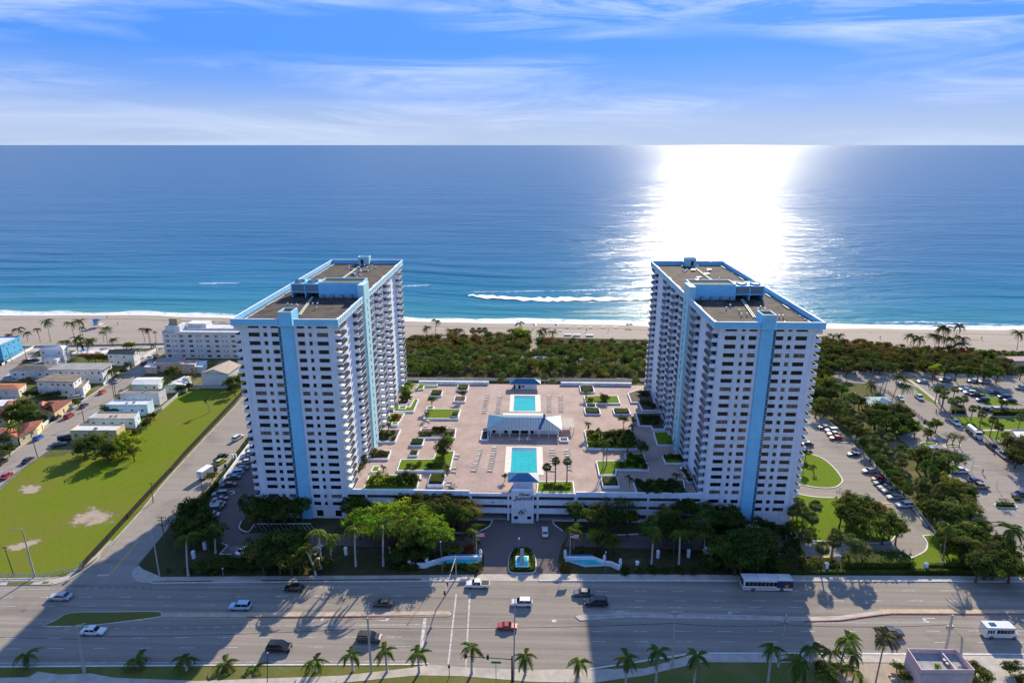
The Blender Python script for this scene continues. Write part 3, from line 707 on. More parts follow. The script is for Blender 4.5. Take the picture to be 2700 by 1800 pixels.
for p, q in (((550, 815), (700, 815)), ((1320, 1200), (1500, 1190)), ((1900, 1000), (1700, 960))): b4.obox(G(*zU(*p)), G(*zU(*q)), 0.14, 0.012, 0.016)
for p, q in (((1220, 378), (1350, 380)), ((1100, 310), (1300, 300)), ((1560, 600), (1720, 600))): b4.obox(G(*zX(*p)), G(*zX(*q)), 0.14, 0.012, 0.016)
b4.build('bay_lines', whitep, pc)
# ground under the dune vegetation and the lane behind the garage
sheet('dune', [(880, 1010), (900, 905), (1060, 893), (1250, 889), (1398, 890), (1416, 890), (1690, 895), (2000, 880), (2160, 895), (2300, 908), (2440, 922), (2560, 925), (2700, 930), (2800, 985), zQ(2352, 650), zQ(760, 600), (2190, 990), (2130, 1150), (1900, 1010)], -0.028, scrubg)
sheet('beach_path', [(1396, 940), (1400, 889), (1414, 889), (1417, 940)], 0.02, dirt)
sheet('beach_lane', [(905, 938), (1410, 937), (1690, 945), (1850, 950), (1850, 957), (1690, 952), (1410, 943.5), (905, 945)], 0.01, pavem)
sheet('service_lane', [(1060, 1003), (1700, 1006), (1700, 998), (1060, 994)], 0.01, pavem)
# ------------------------------------------------------------------ towers
FLOORS = [55.7 - 2.3 * k for k in range(21)] + [6.9, 4.6]
BAYS = [(157.2, 163.2), (174.5, 180.3), (189.2, 194.2), (201.0, 206.8), (214.0, 219.8), (235.2, 241.2)]
winmesh = {}
def window_mesh(w, h, style, axis='x'):
    k = (round(w, 2), round(h, 2), style, axis)
    if k in winmesh: return winmesh[k]
    mb = MB(); f = 0.05
    def bx(u0, u1, d0, d1, z0, z1, mi):
        if axis == 'x': mb.box(u0, u1, d0, d1, z0, z1, mi)
        else: mb.box(d0, d1, u0, u1, z0, z1, mi)
    bx(0, w, 0.05, 0.08, 0, h, 0)
    bx(0, w, -0.02, 0.05, 0, f, 1); bx(0, w, -0.02, 0.05, h - f, h, 1)
    n = max(1, round(w / 0.95))
    for i in range(n + 1):
        c = w * i / n; a = max(0, c - f / 2); b = min(w, c + f / 2); bx(a, b, -0.015, 0.05, f, h - f, 1)
    if style == 1:                                   # beige accordion shutters folded at both sides
        bx(0.0, 0.22, -0.06, -0.015, 0, h, 2); bx(w - 0.22, w, -0.06, -0.015, 0, h, 2)
    g = {0: glass, 1: glass, 2: glass2, 3: shutter}[style]
    winmesh[k] = mb.mesh('window', [g, frame, shutter])
    return winmesh[k]

def tower(sgn, label):
    X = (lambda x: x) if sgn < 0 else (lambda x: -1.2 - x)
    d = -1 if sgn < 0 else 1                          # direction of the outer side
    rr = random.Random(3 + sgn)
    T = thing('apartment_tower', label, 'building', (X(-61.5), 157.0, 0))
    o = ORG[T.name]
    def part(mb, name, m, par=None, sm=False): return mb.build(name, m, par or T, smooth=sm)
    def pobj(name, me, loc, par=None): return obj(name, me, par or T, Vector(loc) - o)
    def xb(mb, x0, x1, *a): return mb.box(X(x0), X(x1), *a)
    XO, XI = -73.7, -49.4
    WZ = 56.4
    # front wall
    cols = [(-71.49, -68.62), (-67.62, -66.61), (-65.6, -63.72), (-58.92, -56.96), (-55.96, -55.11), (-53.86, -50.95)]
    wl = MB()
    x_left = min(X(XO), X(XI)); wd = XI - XO
    ops = []
    for zc in FLOORS:
        for c in cols:
            a, b = sorted((X(c[0]), X(c[1]))); ops.append((a - x_left, b - x_left, zc - 0.55, zc + 0.55))
    for c in ((-58.4, -56.6), (-53.2, -51.4)):
        a, b = sorted((X(c[0]), X(c[1]))); ops.append((a - x_left, b - x_left, 0.6, 2.5))
    wall_grid(wl, (x_left, 157, 0), (1, 0, 0), (0, -1, 0), wd, 0, WZ, ops, 0.4)
    wall_grid(wl, (x_left, 243, 0), (1, 0, 0), (0, 1, 0), wd, 0, WZ, [], 0.4)
    side_ops = []
    for k, zc in enumerate(FLOORS[:21]):
        zf = zc - 1.05
        for y0, y1 in BAYS: side_ops.append((y0 + 0.5 - 157, y1 - 0.5 - 157, zf + 0.05, zf + 2.0))
        for y in (164.0, 167.3, 226.6): side_ops.append((y - 157, y + 0.6 - 157, zf + 0.8, zf + 1.9))
    wall_grid(wl, (X(XI), 157, 0), (0, 1, 0), (-d, 0, 0), 86, 0, WZ, side_ops, 0.4)
    wall_grid(wl, (X(XO), 157, 0), (0, 1, 0), (d, 0, 0), 86, 0, WZ, side_ops, 0.4)
    for x in (-73.35, -68.1, -66.1, -59.35, -54.5, -49.9):                  # flat ribs that divide the front
        xb(wl, x - 0.22, x + 0.22, 156.93, 157.0, 0, WZ - 0.1)
    for xx in (XI, XO):
        s = (0.55 if xx == XI else -0.55)
        for y0, y1 in ((165.0, 166.7), (221.2, 222.6), (224.0, 226.0)): xb(wl, xx, xx + s, y0, y1, 0, WZ - 0.1)
    part(wl, 'wall', white)
    # windows of the front
    for j, zc in enumerate(FLOORS):
        st = rr.choice([0, 0, 0, 0, 1, 2]); 
        for c in cols:
            a, b = sorted((X(c[0]), X(c[1])))
            s = st if rr.random() < 0.7 else rr.choice([0, 0, 0, 1, 2])
            pobj('window', window_mesh(b - a, 1.10, s), (a, 157.12, zc - 0.55))
    for c in ((-58.4, -56.6), (-53.2, -51.4)):
        a, b = sorted((X(c[0]), X(c[1]))); pobj('window', window_mesh(b - a, 1.9, 0), (a, 157.12, 0.6))
    # balconies
    for side in (0, 1):
        xw = X(XI) if side == 0 else X(XO)
        out_ = (-d) if side == 0 else d
        bal = {}
        for y0, y1 in BAYS:
            ln = y1 - y0
            key = round(ln, 2)
            if key not in bal:
                mb = MB(); D = 1.6
                def q(x0, x1, y0_, y1_, z0, z1, m_=mb): m_.box(x0 * out_, x1 * out_, y0_, y1_, z0, z1)
                q(0, D, 0, ln, -0.17, 0.0); q(0, D, 0, 0.13, 0.0, 0.9); q(0, D, ln - 0.13, ln, 0.0, 0.9)
                m1 = mb.mesh('balcony', white)
                r_ = MB()
                r_.box((D - 0.09) * out_, (D - 0.03) * out_, 0.13, ln - 0.13, 0.06, 0.82, 0)
                r_.box((D - 0.11) * out_, (D - 0.01) * out_, 0.13, ln - 0.13, 0.82, 0.88, 1)
                n_ = 6
                for i in range(1, n_): r_.box((D - 0.12) * out_, (D - 0.02) * out_, ln * i / n_ - 0.03, ln * i / n_ + 0.03, 0.0, 0.82, 1)
                bal[key] = (m1, r_.mesh('railing', [rail, frame]))
            for k, zc in enumerate(FLOORS[:21] if side == 0 else FLOORS[:22]):
                zf = zc - 1.05
                bo_ = pobj('balcony', bal[key][0], (xw, y0, zf))
                obj('railing', bal[key][1], bo_)
                if k < 21:
                    s = rr.choice([0, 0, 0, 0, 2, 3])
                    me_ = window_mesh(ln - 1.0, 1.95, s, 'y')
                    pobj('sliding_door', me_, (xw - 0.3 * out_, y0 + 0.5, zf + 0.05))
        slit = MB().box(-0.03, 0.03, 0, 0.6, 0, 1.1).mesh('slit_window', glass)
        for zc in FLOORS[:21]:
            for y in (164.0, 167.3, 226.6): pobj('slit_window', slit, (xw - 0.3 * out_, y, zc - 0.25))
    # roof slab, parapet and its panels
    rf = MB(); xb(rf, -75.3, -47.8, 156.0, 243.9, 55.95, 56.25)
    part(rf, 'roof_soffit', white)
    rf = MB(); xb(rf, -74.95, -48.15, 156.35, 243.55, 56.25, 56.32); part(rf, 'roof', roofbrown)
    pb = MB()
    for q in ((-75.3, -63.05, 155.9, 156.25), (-59.15, -47.8, 155.9, 156.25), (-75.3, -47.8, 243.65, 244.0)):
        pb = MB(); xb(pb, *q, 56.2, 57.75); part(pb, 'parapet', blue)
    for xx, s in ((-47.8, -1), (-75.3, 1)):
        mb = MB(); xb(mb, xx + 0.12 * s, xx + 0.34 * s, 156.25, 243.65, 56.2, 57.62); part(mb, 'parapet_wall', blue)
        mb = MB(); xb(mb, xx - 0.03 * s, xx + 0.42 * s, 156.25, 243.65, 57.62, 57.76); part(mb, 'coping', white)
        pm = MB().box(-0.06, 0.06, 0, 1.45, 0, 1.4).mesh('parapet_panel', cyan)
        y = 156.4
        while y < 242:
            if not (s < 0 and 181.5 < y < 188.6): pobj('parapet_panel', pm, (X(xx + 0.06 * s), y, 56.21))
            y += 2.05
    mb = MB(); xb(mb, -75.3, -63.05, 155.86, 156.3, 57.75, 57.86); xb(mb, -59.15, -47.8, 155.86, 156.3, 57.75, 57.86); xb(mb, -75.3, -47.8, 243.6, 244.04, 57.76, 57.87)
    part(mb, 'coping', white)
    # blue stair shaft on the front with its strip of stair windows
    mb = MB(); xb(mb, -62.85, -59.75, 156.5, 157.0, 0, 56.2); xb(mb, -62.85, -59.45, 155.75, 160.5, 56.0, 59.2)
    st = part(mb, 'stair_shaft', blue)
    mb = MB()
    for a in ((-62.85, -62.6, 155.75, 160.5), (-59.7, -59.45, 155.75, 160.5), (-62.6, -59.7, 155.75, 156.0), (-62.6, -59.7, 160.25, 160.5)): xb(mb, a[0], a[1], a[2], a[3], 59.2, 59.75)
    mb.build('shaft_coping', cyan, st); mb = MB(); xb(mb, -62.6, -59.7, 156.0, 160.25, 59.2, 59.25); mb.build('shaft_roof', roofbrown, st)
    sw = MB().box(0, 0.75, 0, 0.06, 0, 2.16, 0)
    for i in range(5): sw.box(0, 0.75, -0.02, 0, 0.1 + i * 0.42, 0.14 + i * 0.42, 1)
    sw = sw.mesh('stair_window', [mat('blue_glass', (0.03, 0.10, 0.17), 0.15, 0, spec=0.5), blue])
    for k in range(24): pobj('stair_window', sw, (min(X(-63.66), X(-62.91)), 156.92, 0.4 + 2.3 * k))
    # penthouse
    mb = MB(); xb(mb, -62.2, -49.0, 186.4, 193.2, 56.3, 60.5); xb(mb, -70.4, -62.2, 191.5, 193.2, 56.3, 60.5)
    xb(mb, -70.4, -70.1, 186.4, 191.5, 56.3, 60.5); xb(mb, -66.4, -66.1, 186.4, 191.5, 56.3, 60.5); xb(mb, -70.1, -62.2, 186.4, 191.5, 60.2, 60.5); xb(mb, -70.1, -62.2, 186.45, 186.6, 57.8, 58.1)
    ph = part(mb, 'penthouse', blue)
    mb = MB()
    for a in ((-62.0, -49.0, 186.4, 186.7), (-62.0, -49.0, 192.9, 193.2), (-62.0, -61.7, 186.7, 192.9), (-49.3, -49.0, 186.7, 192.9)): xb(mb, a[0], a[1], a[2], a[3], 60.5, 61.0)
    mb.build('penthouse_coping', cyan, ph); mb = MB(); xb(mb, -61.7, -49.3, 186.7, 192.9, 60.5, 60.56); mb.build('penthouse_roof', roofbrown, ph)
    lv = MB()
    for i in range(22): lv.box(i * 0.165, i * 0.165 + 0.06, 0, 0.12, 0, 2.1)
    lv.box(0, 3.63, 0.12, 0.2, 0, 2.1, 1)
    lv = lv.mesh('louvre', [steel, blue])
    for x in (-70.05, -66.05): pobj('louvre', lv, (min(X(x), X(x + 3.63)), 186.45, 58.1), ph)
    pg = MB()
    for i in range(5): pg.tube([(X(-69.6 + 1.6 * i), 187.5, 56.4), (X(-69.6 + 1.6 * i), 187.5, 57.6), (X(-69.0 + 1.6 * i), 188.5, 57.7)], 0.18, 6)
    pg.build('pump_pipes', mat('green_pipe', (0.05, 0.14, 0.08), 0.5, 0.2, 2), ph)
    for x in (-68.4, -64.4):
        mb = MB(); c = (X(x), 189.0)
        mb.tube([(c[0], c[1], 60.5), (c[0], c[1], 61.0)], 1.55, 20, 0, cap=False)
        mb.tube([(c[0], c[1], 60.52), (c[0], c[1], 60.56)], 1.5, 20, 1)
        for i in range(6):
            a = PI * i / 6; mb.obox((c[0] - 1.5 * math.cos(a), c[1] - 1.5 * math.sin(a)), (c[0] + 1.5 * math.cos(a), c[1] + 1.5 * math.sin(a)), 0.12, 60.75, 60.8, 0)
        mb.build('cooling_fan', [steel, darkm], ph)
    hood = MB(); hood.box(-0.55, 0.55, 0, 0.9, 0, 0.9); hood.add([(-0.6, -0.5, 0.7), (0.6, -0.5, 0.7), (0.6, 0.9, 1.15), (-0.6, 0.9, 1.15), (-0.6, -0.5, 0.3), (0.6, -0.5, 0.3)], [(0, 1, 2, 3), (4, 5, 1, 0), (5, 4, 3, 2)])
    hood = hood.mesh('vent_hood', steel)
    for x in (-61.0, -58.2, -55.4, -52.6): pobj('vent_hood', hood, (X(x), 185.4, 56.33))
    # lift fin on the inner side
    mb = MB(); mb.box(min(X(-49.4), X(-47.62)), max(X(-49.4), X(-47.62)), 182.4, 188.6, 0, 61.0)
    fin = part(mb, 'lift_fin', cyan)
    sl_ = MB().box(-0.04, 0.04, 0, 0.45, 0, 1.15).mesh('slot_window', glass)
    for zc in FLOORS[:21]: pobj('slot_window', sl_, (X(-47.6), 185.4, zc - 0.7), fin)
    # far stair house, vents and pipe runs on the roof
    mb = MB(); xb(mb, -64.2, -60.1, 240.6, 244.02, 56.3, 59.0); fs_ = part(mb, 'stair_house', cyan)
    mb = MB(); xb(mb, -63.2, -62.2, 240.53, 240.6, 56.35, 58.4); mb.build('door', darkm, fs_)
    mb = MB()
    for a in ((-64.25, -60.05, 240.55, 240.8), (-64.25, -60.05, 243.85, 244.1), (-64.25, -64.0, 240.8, 243.85), (-60.3, -60.05, 240.8, 243.85)): xb(mb, a[0], a[1], a[2], a[3], 59.0, 59.4)
    mb.build('stair_house_coping', cyan, fs_)
    lightg = mat('pipe_wrap', (0.45, 0.55, 0.47), 0.6, 0.1, 2)
    for dx in (0, 0.5):
        mb = MB().tube([(X(-63.0 + dx), 240.5, 56.6), (X(-63.0 + dx), 194.5, 56.6)], 0.14, 6); part(mb, 'roof_pipe', lightg)
        mb = MB().tube([(X(-64.3 + dx), 186.0, 56.6), (X(-61.0 + dx), 165.0, 56.6)], 0.14, 6); part(mb, 'roof_pipe', lightg)
    vt = MB().tube([(0, 0, 0), (0, 0, 0.7)], 0.13, 7); vt.dome((0, 0, 0.62), 0.32, 0.3, 8, 3)
    vt = vt.mesh('roof_vent', mat('vent_metal', (0.62, 0.62, 0.60), 0.35, 0, metal=0.4))
    for i in range(34):
        y = rr.uniform(159, 240); x = -62.5 + rr.choice([-1, 1]) * rr.uniform(1.2, 6.5)
        if 181 < y < 196: y -= 16
        pobj('roof_vent', vt, (X(x), y, 56.32))
    bx_ = MB().box(-0.7, 0.7, -0.5, 0.5, 0, 0.6).mesh('roof_unit', steel)
    for i in range(6): pobj('roof_unit', bx_, (X(-62 + rr.uniform(-5, 5)), rr.uniform(205, 236), 56.32))
    return T
tower(-1, 'white apartment tower with a blue stripe, standing beside the grassy field and side street')
tower(1, 'white apartment tower with a blue stripe, standing beside the curved lawn and public car park')

# ------------------------------------------------------------------ garage with the pool deck on top
DZ = 8.2
pav = bpy.data.materials.new('pink_pavers'); pav.use_nodes = True; MATS['pink_pavers'] = pav
t = pav.node_tree; b = t.nodes['Principled BSDF']; b.inputs['Roughness'].default_value = 0.85; b.inputs['Specular IOR Level'].default_value = 0.2
geo = N(t, 'ShaderNodeNewGeometry')
n = N(t, 'ShaderNodeTexNoise', i_Scale=0.12, i_Detail=6.0, i_Roughness=0.65); L(t, geo.outputs['Position'], n.inputs['Vector'])
br = N(t, 'ShaderNodeTexBrick', i_Scale=1.0); br.inputs['Mortar Size'].default_value = 0.02; br.inputs['Brick Width'].default_value = 0.8; br.inputs['Row Height'].default_value = 0.4
L(t, geo.outputs['Position'], br.inputs['Vector'])
br.inputs['Color1'].default_value = (0.375, 0.275, 0.235, 1); br.inputs['Color2'].default_value = (0.43, 0.315, 0.27, 1); br.inputs['Mortar'].default_value = (0.36, 0.27, 0.23, 1)
c = mixc(t, 1.0, br.outputs[0], ramp(t, n.outputs[0], [(0.35, 0.80), (0.65, 1.12)]), 'MULTIPLY')
L(t, c, b.inputs['Base Color'])
garage = thing('parking_garage', 'long white parking garage between the towers carrying the pink paved pool deck', 'garage', (-0.6, 157, 0))
GX0, GX1 = -49.42, 48.2
mb = MB()
ops = []
def gx(z, x, y=1313): return atY(*(z(x, 0)[0], y), 157).x
segs = [(gx(zE, 68), gx(zE, 248)), (gx(zE, 270), gx(zE, 583)), (gx(zE, 605), gx(zE, 950)), (gx(zE, 975), gx(zE, 1320)), (gx(zE, 1350), gx(zE, 1715)), (gx(zE, 1735), gx(zE, 1783)),
        (gx(zR, 12), gx(zR, 55)), (gx(zR, 75), gx(zR, 413)), (gx(zR, 447), gx(zR, 765)), (gx(zR, 790), gx(zR, 1110)), (gx(zR, 1130), gx(zR, 1420)), (gx(zR, 1440), gx(zR, 1620))]
for a, b_ in segs:
    for z0, z1 in ((6.45, 7.55), (3.85, 4.95), (0.7 if abs((a + b_) / 2 + 0.6) > 14 else 0.0, 2.3)): ops.append((a - GX0, b_ - GX0, z0, z1))
wall_grid(mb, (GX0, 157, 0), (1, 0, 0), (0, -1, 0), GX1 - GX0, 0, DZ, ops, 0.45)
mb.build('wall', white, garage)
mb = MB(); wall_grid(mb, (GX0, 242, 0), (1, 0, 0), (0, 1, 0), GX1 - GX0, 0, DZ, [], 0.4); mb.build('rear_wall', white, garage)
mb = MB()
for z in (0.02, 2.9, 5.6): mb.box(GX0 + 0.2, GX1 - 0.2, 157.5, 175, z, z + 0.25)
mb.box(GX0 + 0.2, GX1 - 0.2, 175, 175.2, 0, DZ - 0.5)
for i in range(12): mb.box(GX0 + 4 + i * 8.1, GX0 + 4.5 + i * 8.1, 163, 163.5, 0, DZ - 0.5)
mb.build('parking_levels', concrete, garage)
mb = MB().box(GX0 + 0.02, GX1 - 0.02, 157.02, 241.98, DZ - 0.5, DZ); mb.build('pool_deck', pav, garage)
xl, xr = -15.6, 13.6
pq_ = [(GX0, xl, 156.95, 157.4, DZ - 0.5, 9.15), (xr, GX1, 156.95, 157.4, DZ - 0.5, 9.15), (xl + 0.01, xr - 0.01, 156.96, 157.2, DZ - 0.3, 8.45)]
p0, p1 = G(*zA(840, 110), 9.2).x, G(*zA(1605, 110), 9.2).x; pq_.append((p0, p1, 241.2, 242.1, DZ - 0.4, 9.4))
p0, p1 = G(*zB(725, 120), 9.2).x, G(*zB(1480, 120), 9.2).x; pq_.append((p0, p1, 241.2, 242.1, DZ - 0.4, 9.4))
for q in pq_: MB().box(*q).build('deck_parapet', white, garage)
mb = MB(); mb.box(xl, xr, 157.05, 157.1, 9.2, 9.25)
for i in range(50): x = xl + 0.2 + i * 0.585; mb.box(x, x + 0.03, 157.05, 157.09, 8.45, 9.2)
mb.build('deck_railing', steel, garage)
mb = MB().box(-4.0, 2.1, 155.8, 157.0, 0, 10.0); blkp = mb.build('sign_block', white, garage)
wm = MB().box(0, 1.1, 0, 0.1, 0, 0.9).mesh('window', glass)
for x in (-3.3, 0.3): obj('window', wm, blkp, Vector((x, 155.75, 1.3)) - ORG[garage.name])
def text_mesh(txt, size, shear=0.3, ext=0.05):
    cu = bpy.data.curves.new('sign_text', 'FONT'); cu.body = txt; cu.size = size; cu.shear = shear; cu.extrude = ext; cu.align_x = 'CENTER'; cu.space_character = 0.92
    ob = bpy.data.objects.new('sign_text', cu); C.objects.link(ob)
    me = bpy.data.meshes.new_from_object(ob.evaluated_get(bpy.context.evaluated_depsgraph_get()))
    bpy.data.objects.remove(ob); bpy.data.curves.remove(cu)
    return me
for txt, sz, x, z in (('Ocean', 1.25, -0.5, 8.55), ('Summit', 1.75, -0.75, 7.2)):
    me = text_mesh(txt, sz); me.materials.append(darkm)
    ob = obj('sign_lettering', me, blkp, Vector((x, 155.74, z)) - ORG[garage.name]); ob.rotation_euler = (PI / 2, 0, 0)
mb = MB().tube([(-3.6, 155.72, 7.25), (-3.2, 155.72, 7.05), (-2.75, 155.72, 7.2)], 0.09, 6); mb.tube([(1.2, 155.72, 8.3), (2.0, 155.72, 8.32)], 0.09, 6); mb.build('sign_flourish', darkm, blkp)
for x, z in ((-9.2, 5.6), (11.4, 5.6), (11.4, 2.9)):
    MB().box(x - 0.12, x + 0.12, 156.75, 157.0, z, z + 0.35).build('wall_lamp', darkm, garage)

# ------------------------------------------------------------------ pools, clubhouse and pavilions
tealr = mat('blue_metal_roof', (0.028, 0.135, 0.26), 0.5, 0.1, 1.0, spec=0.3)
def seams(roof_, x0, x1, y0, y1, z0, zr, rx0, rx1, step=0.9, mi=0):
    """standing seams on the two long slopes of a hip roof"""
    cy = (y0 + y1) / 2; x = x0 + step
    while x < x1 - step / 2:
        for s in (0, 1):
            ye = y0 if s == 0 else y1
            if x < rx0: f = (x - x0) / (rx0 - x0)
            elif x > rx1: f = (x1 - x) / (x1 - rx1)
            else: f = 1.0
            yt = ye + (cy - ye) * f; zt = z0 + (zr - z0) * f
            MB().tube([(x, ye, z0 + 0.03), (x, yt, zt + 0.03)], 0.045, 4, mi).build('seam', tealr, roof_)
        x += step
watm = bpy.data.materials.new('pool_water'); watm.use_nodes = True
t = watm.node_tree; b = t.nodes['Principled BSDF']; b.inputs['Roughness'].default_value = 0.06; b.inputs['IOR'].default_value = 1.33
geo = N(t, 'ShaderNodeNewGeometry'); n = N(t, 'ShaderNodeTexNoise', i_Scale=0.9, i_Detail=3.0); L(t, geo.outputs['Position'], n.inputs['Vector'])
L(t, ramp(t, n.outputs[0], [(0.3, (0.03, 0.40, 0.42)), (0.7, (0.05, 0.48, 0.48))]), b.inputs['Base Color'])
bm = N(t, 'ShaderNodeBump'); bm.inputs['Strength'].default_value = 0.12; bm.inputs['Distance'].default_value = 0.1; L(t, n.outputs[0], bm.inputs['Height']); L(t, bm.outputs[0], b.inputs['Normal'])
cream = mat('cream_coping', (0.62, 0.58, 0.50), 0.7, 0.08, 1)
tiled = mat('pool_tile', (0.03, 0.18, 0.33), 0.3, 0.1, 4)
def pool(wx0, wx1, wy0, wy1, cx0, cx1, cy0, cy1, label):
    p = thing('swimming_pool', label, 'pool', ((wx0 + wx1) / 2, wy0, DZ))
    mb = MB()
    for q in ((cx0, wx0, cy0, cy1), (wx1, cx1, cy0, cy1), (wx0, wx1, cy0, wy0), (wx0, wx1, wy1, cy1)): mb.box(*q, DZ + 0.004, DZ + 0.10)
    mb.build('coping', cream, p)
    mb = MB(); mb.sheet([(wx0, wy0), (wx1, wy0), (wx1, wy1), (wx0, wy1)], DZ + 0.03); mb.build('water', watm, p)
    mb = MB(); mb.box(wx0, wx1, wy1 - 0.06, wy1 - 0.005, DZ + 0.034, DZ + 0.098); mb.box(wx0 + .005, wx1 - .005, wy1 - 2.2, wy1 - 0.07, DZ + 0.032, DZ + 0.036); mb.build('tile_band', tiled, p)
    mb = MB()
    for dx in (-0.5, 0.5): mb.tube([(wx0 + 1.2 + dx * .6, wy0 - 0.4, DZ + 0.1), (wx0 + 1.2 + dx * .6, wy0 - 0.2, DZ + 0.9), (wx0 + 1.2 + dx * .6, wy0 + 0.3, DZ + 0.6), (wx0 + 1.2 + dx * .6, wy0 + 0.35, DZ + 0.02)], 0.03, 5)
    mb.build('ladder', steel, p)
a, b_ = G(*zB(218, 420), DZ), G(*zB(450, 258), DZ); c0, c1 = G(*zB(172, 428), DZ), G(*zB(505, 246), DZ)
pool(a.x, b_.x, a.y, b_.y, c0.x, c1.x, c0.y, c1.y, 'turquoise swimming pool on the seaward side of the blue-roofed clubhouse')
a, b_ = G(*zB(187, 1085), DZ), G(*zB(464, 815), DZ); c0, c1 = G(*zB(118, 1100), DZ), G(*zB(528, 803), DZ)
pool(a.x, b_.x, a.y, b_.y, c0.x, c1.x, c0.y, c1.y, 'turquoise swimming pool between the clubhouse and the street pavilion')

def hip_house(name, label, x0, x1, y0, y1, ez, rz, rx0, rx1, wx0, wx1, wy0, wy1, nopen):
    h = thing(name, label, 'pavilion', ((x0 + x1) / 2, y0, DZ))
    mb = MB()
    wall_grid(mb, (wx0, wy0, 0), (1, 0, 0), (0, -1, 0), wx1 - wx0, DZ, ez, nopen, 0.3)
    for o_, u_, n_, w_ in (((wx0, wy1, 0), (1, 0, 0), (0, 1, 0), wx1 - wx0), ((wx0, wy0, 0), (0, 1, 0), (-1, 0, 0), wy1 - wy0), ((wx1, wy0, 0), (0, 1, 0), (1, 0, 0), wy1 - wy0)): wall_grid(mb, o_, u_, n_, w_, DZ, ez, [], 0.2)
    mb.build('wall', white, h)
    for q in nopen:
        MB().box(wx0 + q[0], wx0 + q[1], wy0 + 0.3, wy0 + 0.34, q[2], q[3]).build('door', glass, h)
    mb = MB(); mb.box(x0 + .1, x1 - .1, y0 + .1, y1 - .1, ez - 0.05, ez + 0.3); mb.build('fascia', white, h)
    mb = MB(); mb.hip(x0, x1, y0, y1, ez + 0.3, rz, (rx0, rx1)); r_ = mb.build('roof', tealr, h)
    seams(r_, x0, x1, y0, y1, ez + 0.3, rz, rx0, rx1)
    return h
ez = DZ + 2.5
L1 = G(*zA(1580, 632), ez); R1 = G(*zB(740, 630), ez); far1 = G(*zB(725, 475), ez)
y0, y1 = (L1.y + R1.y) / 2, far1.y
r0, r1 = G(*zA(1790, 492), ez + 1.6).x, G(*zB(555, 492), ez + 1.6).x
wx0, wx1 = L1.x + 1.2, R1.x - 1.2
club = hip_house('clubhouse', 'long clubhouse with a blue hipped metal roof between the two pools', L1.x, R1.x, y0, y1, ez, ez + 2.0, r0, r1, wx0, wx1, y0 + 2.6, y1 - 0.6,
                 [(0.6, 1.6, DZ + .1, ez - .5), (4.5, 5.5, DZ + .1, ez - .5), (7.0, 9.6, DZ + .1, ez - .4), (10.0, 12.4, DZ + .1, ez - .4), (13.2, 14.2, DZ + .1, ez - .5)])
for i in range(8):
    x = wx0 + (wx1 - wx0) * i / 7; MB().box(x - 0.12, x + 0.12, y0 + 0.4, y0 + 0.65, DZ, ez - 0.05).build('post', white, club)
q0, q1 = G(*zB(105, 455), ez), G(*zB(565, 440), ez); MB().box(q0.x, q1.x, y1 + 0.1, y1 + 2.2, ez - 0.1, ez + 0.1).build('rear_canopy', cream, club)
mb = MB()
for i in range(4): mb.box(q0.x + 0.2 + i * (q1.x - q0.x - 0.6) / 3, q0.x + 0.4 + i * (q1.x - q0.x - 0.6) / 3, y1 + 1.9, y1 + 2.1, DZ, ez - 0.1)
mb.build('canopy_posts', white, club)
cx = G(*zB(548, 480), ez + 2).x; MB().box(cx - 0.4, cx + 0.4, (y0 + y1) / 2 - 0.1, (y0 + y1) / 2 + 0.7, ez + 1, ez + 3.4).build('chimney', mat('chimney_stone', (.30, .26, .23), .9, .2, 2), club)
pr0, pr1 = G(*zB(738, 590), ez - 0.2), G(*zB(855, 500), ez - 0.2)
perg = thing('pergola', 'cream slatted pergola at the end of the clubhouse', 'pergola', (pr0.x, pr0.y, DZ))
sl1 = MB().box(0, pr1.x - pr0.x, 0, 0.22, 0, 0.1).mesh('slat', cream)
nsl = 16
for i in range(nsl): obj('slat', sl1, perg, (0, (pr1.y - pr0.y) * i / (nsl - 1), 2.2))
mb = MB()
for x in (pr0.x + .1, pr1.x - .3):
    mb.box(x, x + 0.2, pr0.y, pr1.y, DZ + 2.0, DZ + 2.19)
    for y in (pr0.y + .1, pr1.y - .3): mb.box(x, x + 0.2, y, y + 0.2, DZ, DZ + 2.0)
mb.build('posts', white, perg)
fp0, fp1 = G(*zB(175, 127), ez), G(*zB(512, 68), ez)
yb = G(*zB(340, 186), DZ).y - 0.9
xx0, xx1 = atY(*zB(175, 127), yb).x, atY(*zB(512, 127), yb).x
ezf = atY(*zB(300, 140), yb).z
hip_house('pavilion', 'small blue-roofed pavilion at the seaward edge of the deck', xx0, xx1, yb, yb + 4.5, ezf, ezf + 1.7, xx0 + 2.4, xx1 - 2.4, xx0 + 1.5, xx1 - 1.5, yb + 0.9, yb + 4,
          [(0.1, 0.8, DZ + .1, ezf - .4), (2.0, 2.9, DZ + .1, ezf - .4), (3.4, 4.4, DZ + .8, ezf - .6)])
yn = 158.3
xx0, xx1 = atY(*zB(155, 1178), yn).x, atY(*zB(492, 1178), yn).x
ezn = atY(*zB(300, 1185), yn).z
hip_house('pavilion', 'small blue-roofed pavilion above the garage sign facing the street', xx0, xx1, yn, yn + 5.4, ezn, ezn + 1.6, xx0 + 2.9, xx1 - 2.9, xx0 + 1.6, xx1 - 1.6, yn + 0.8, yn + 4.8, [])
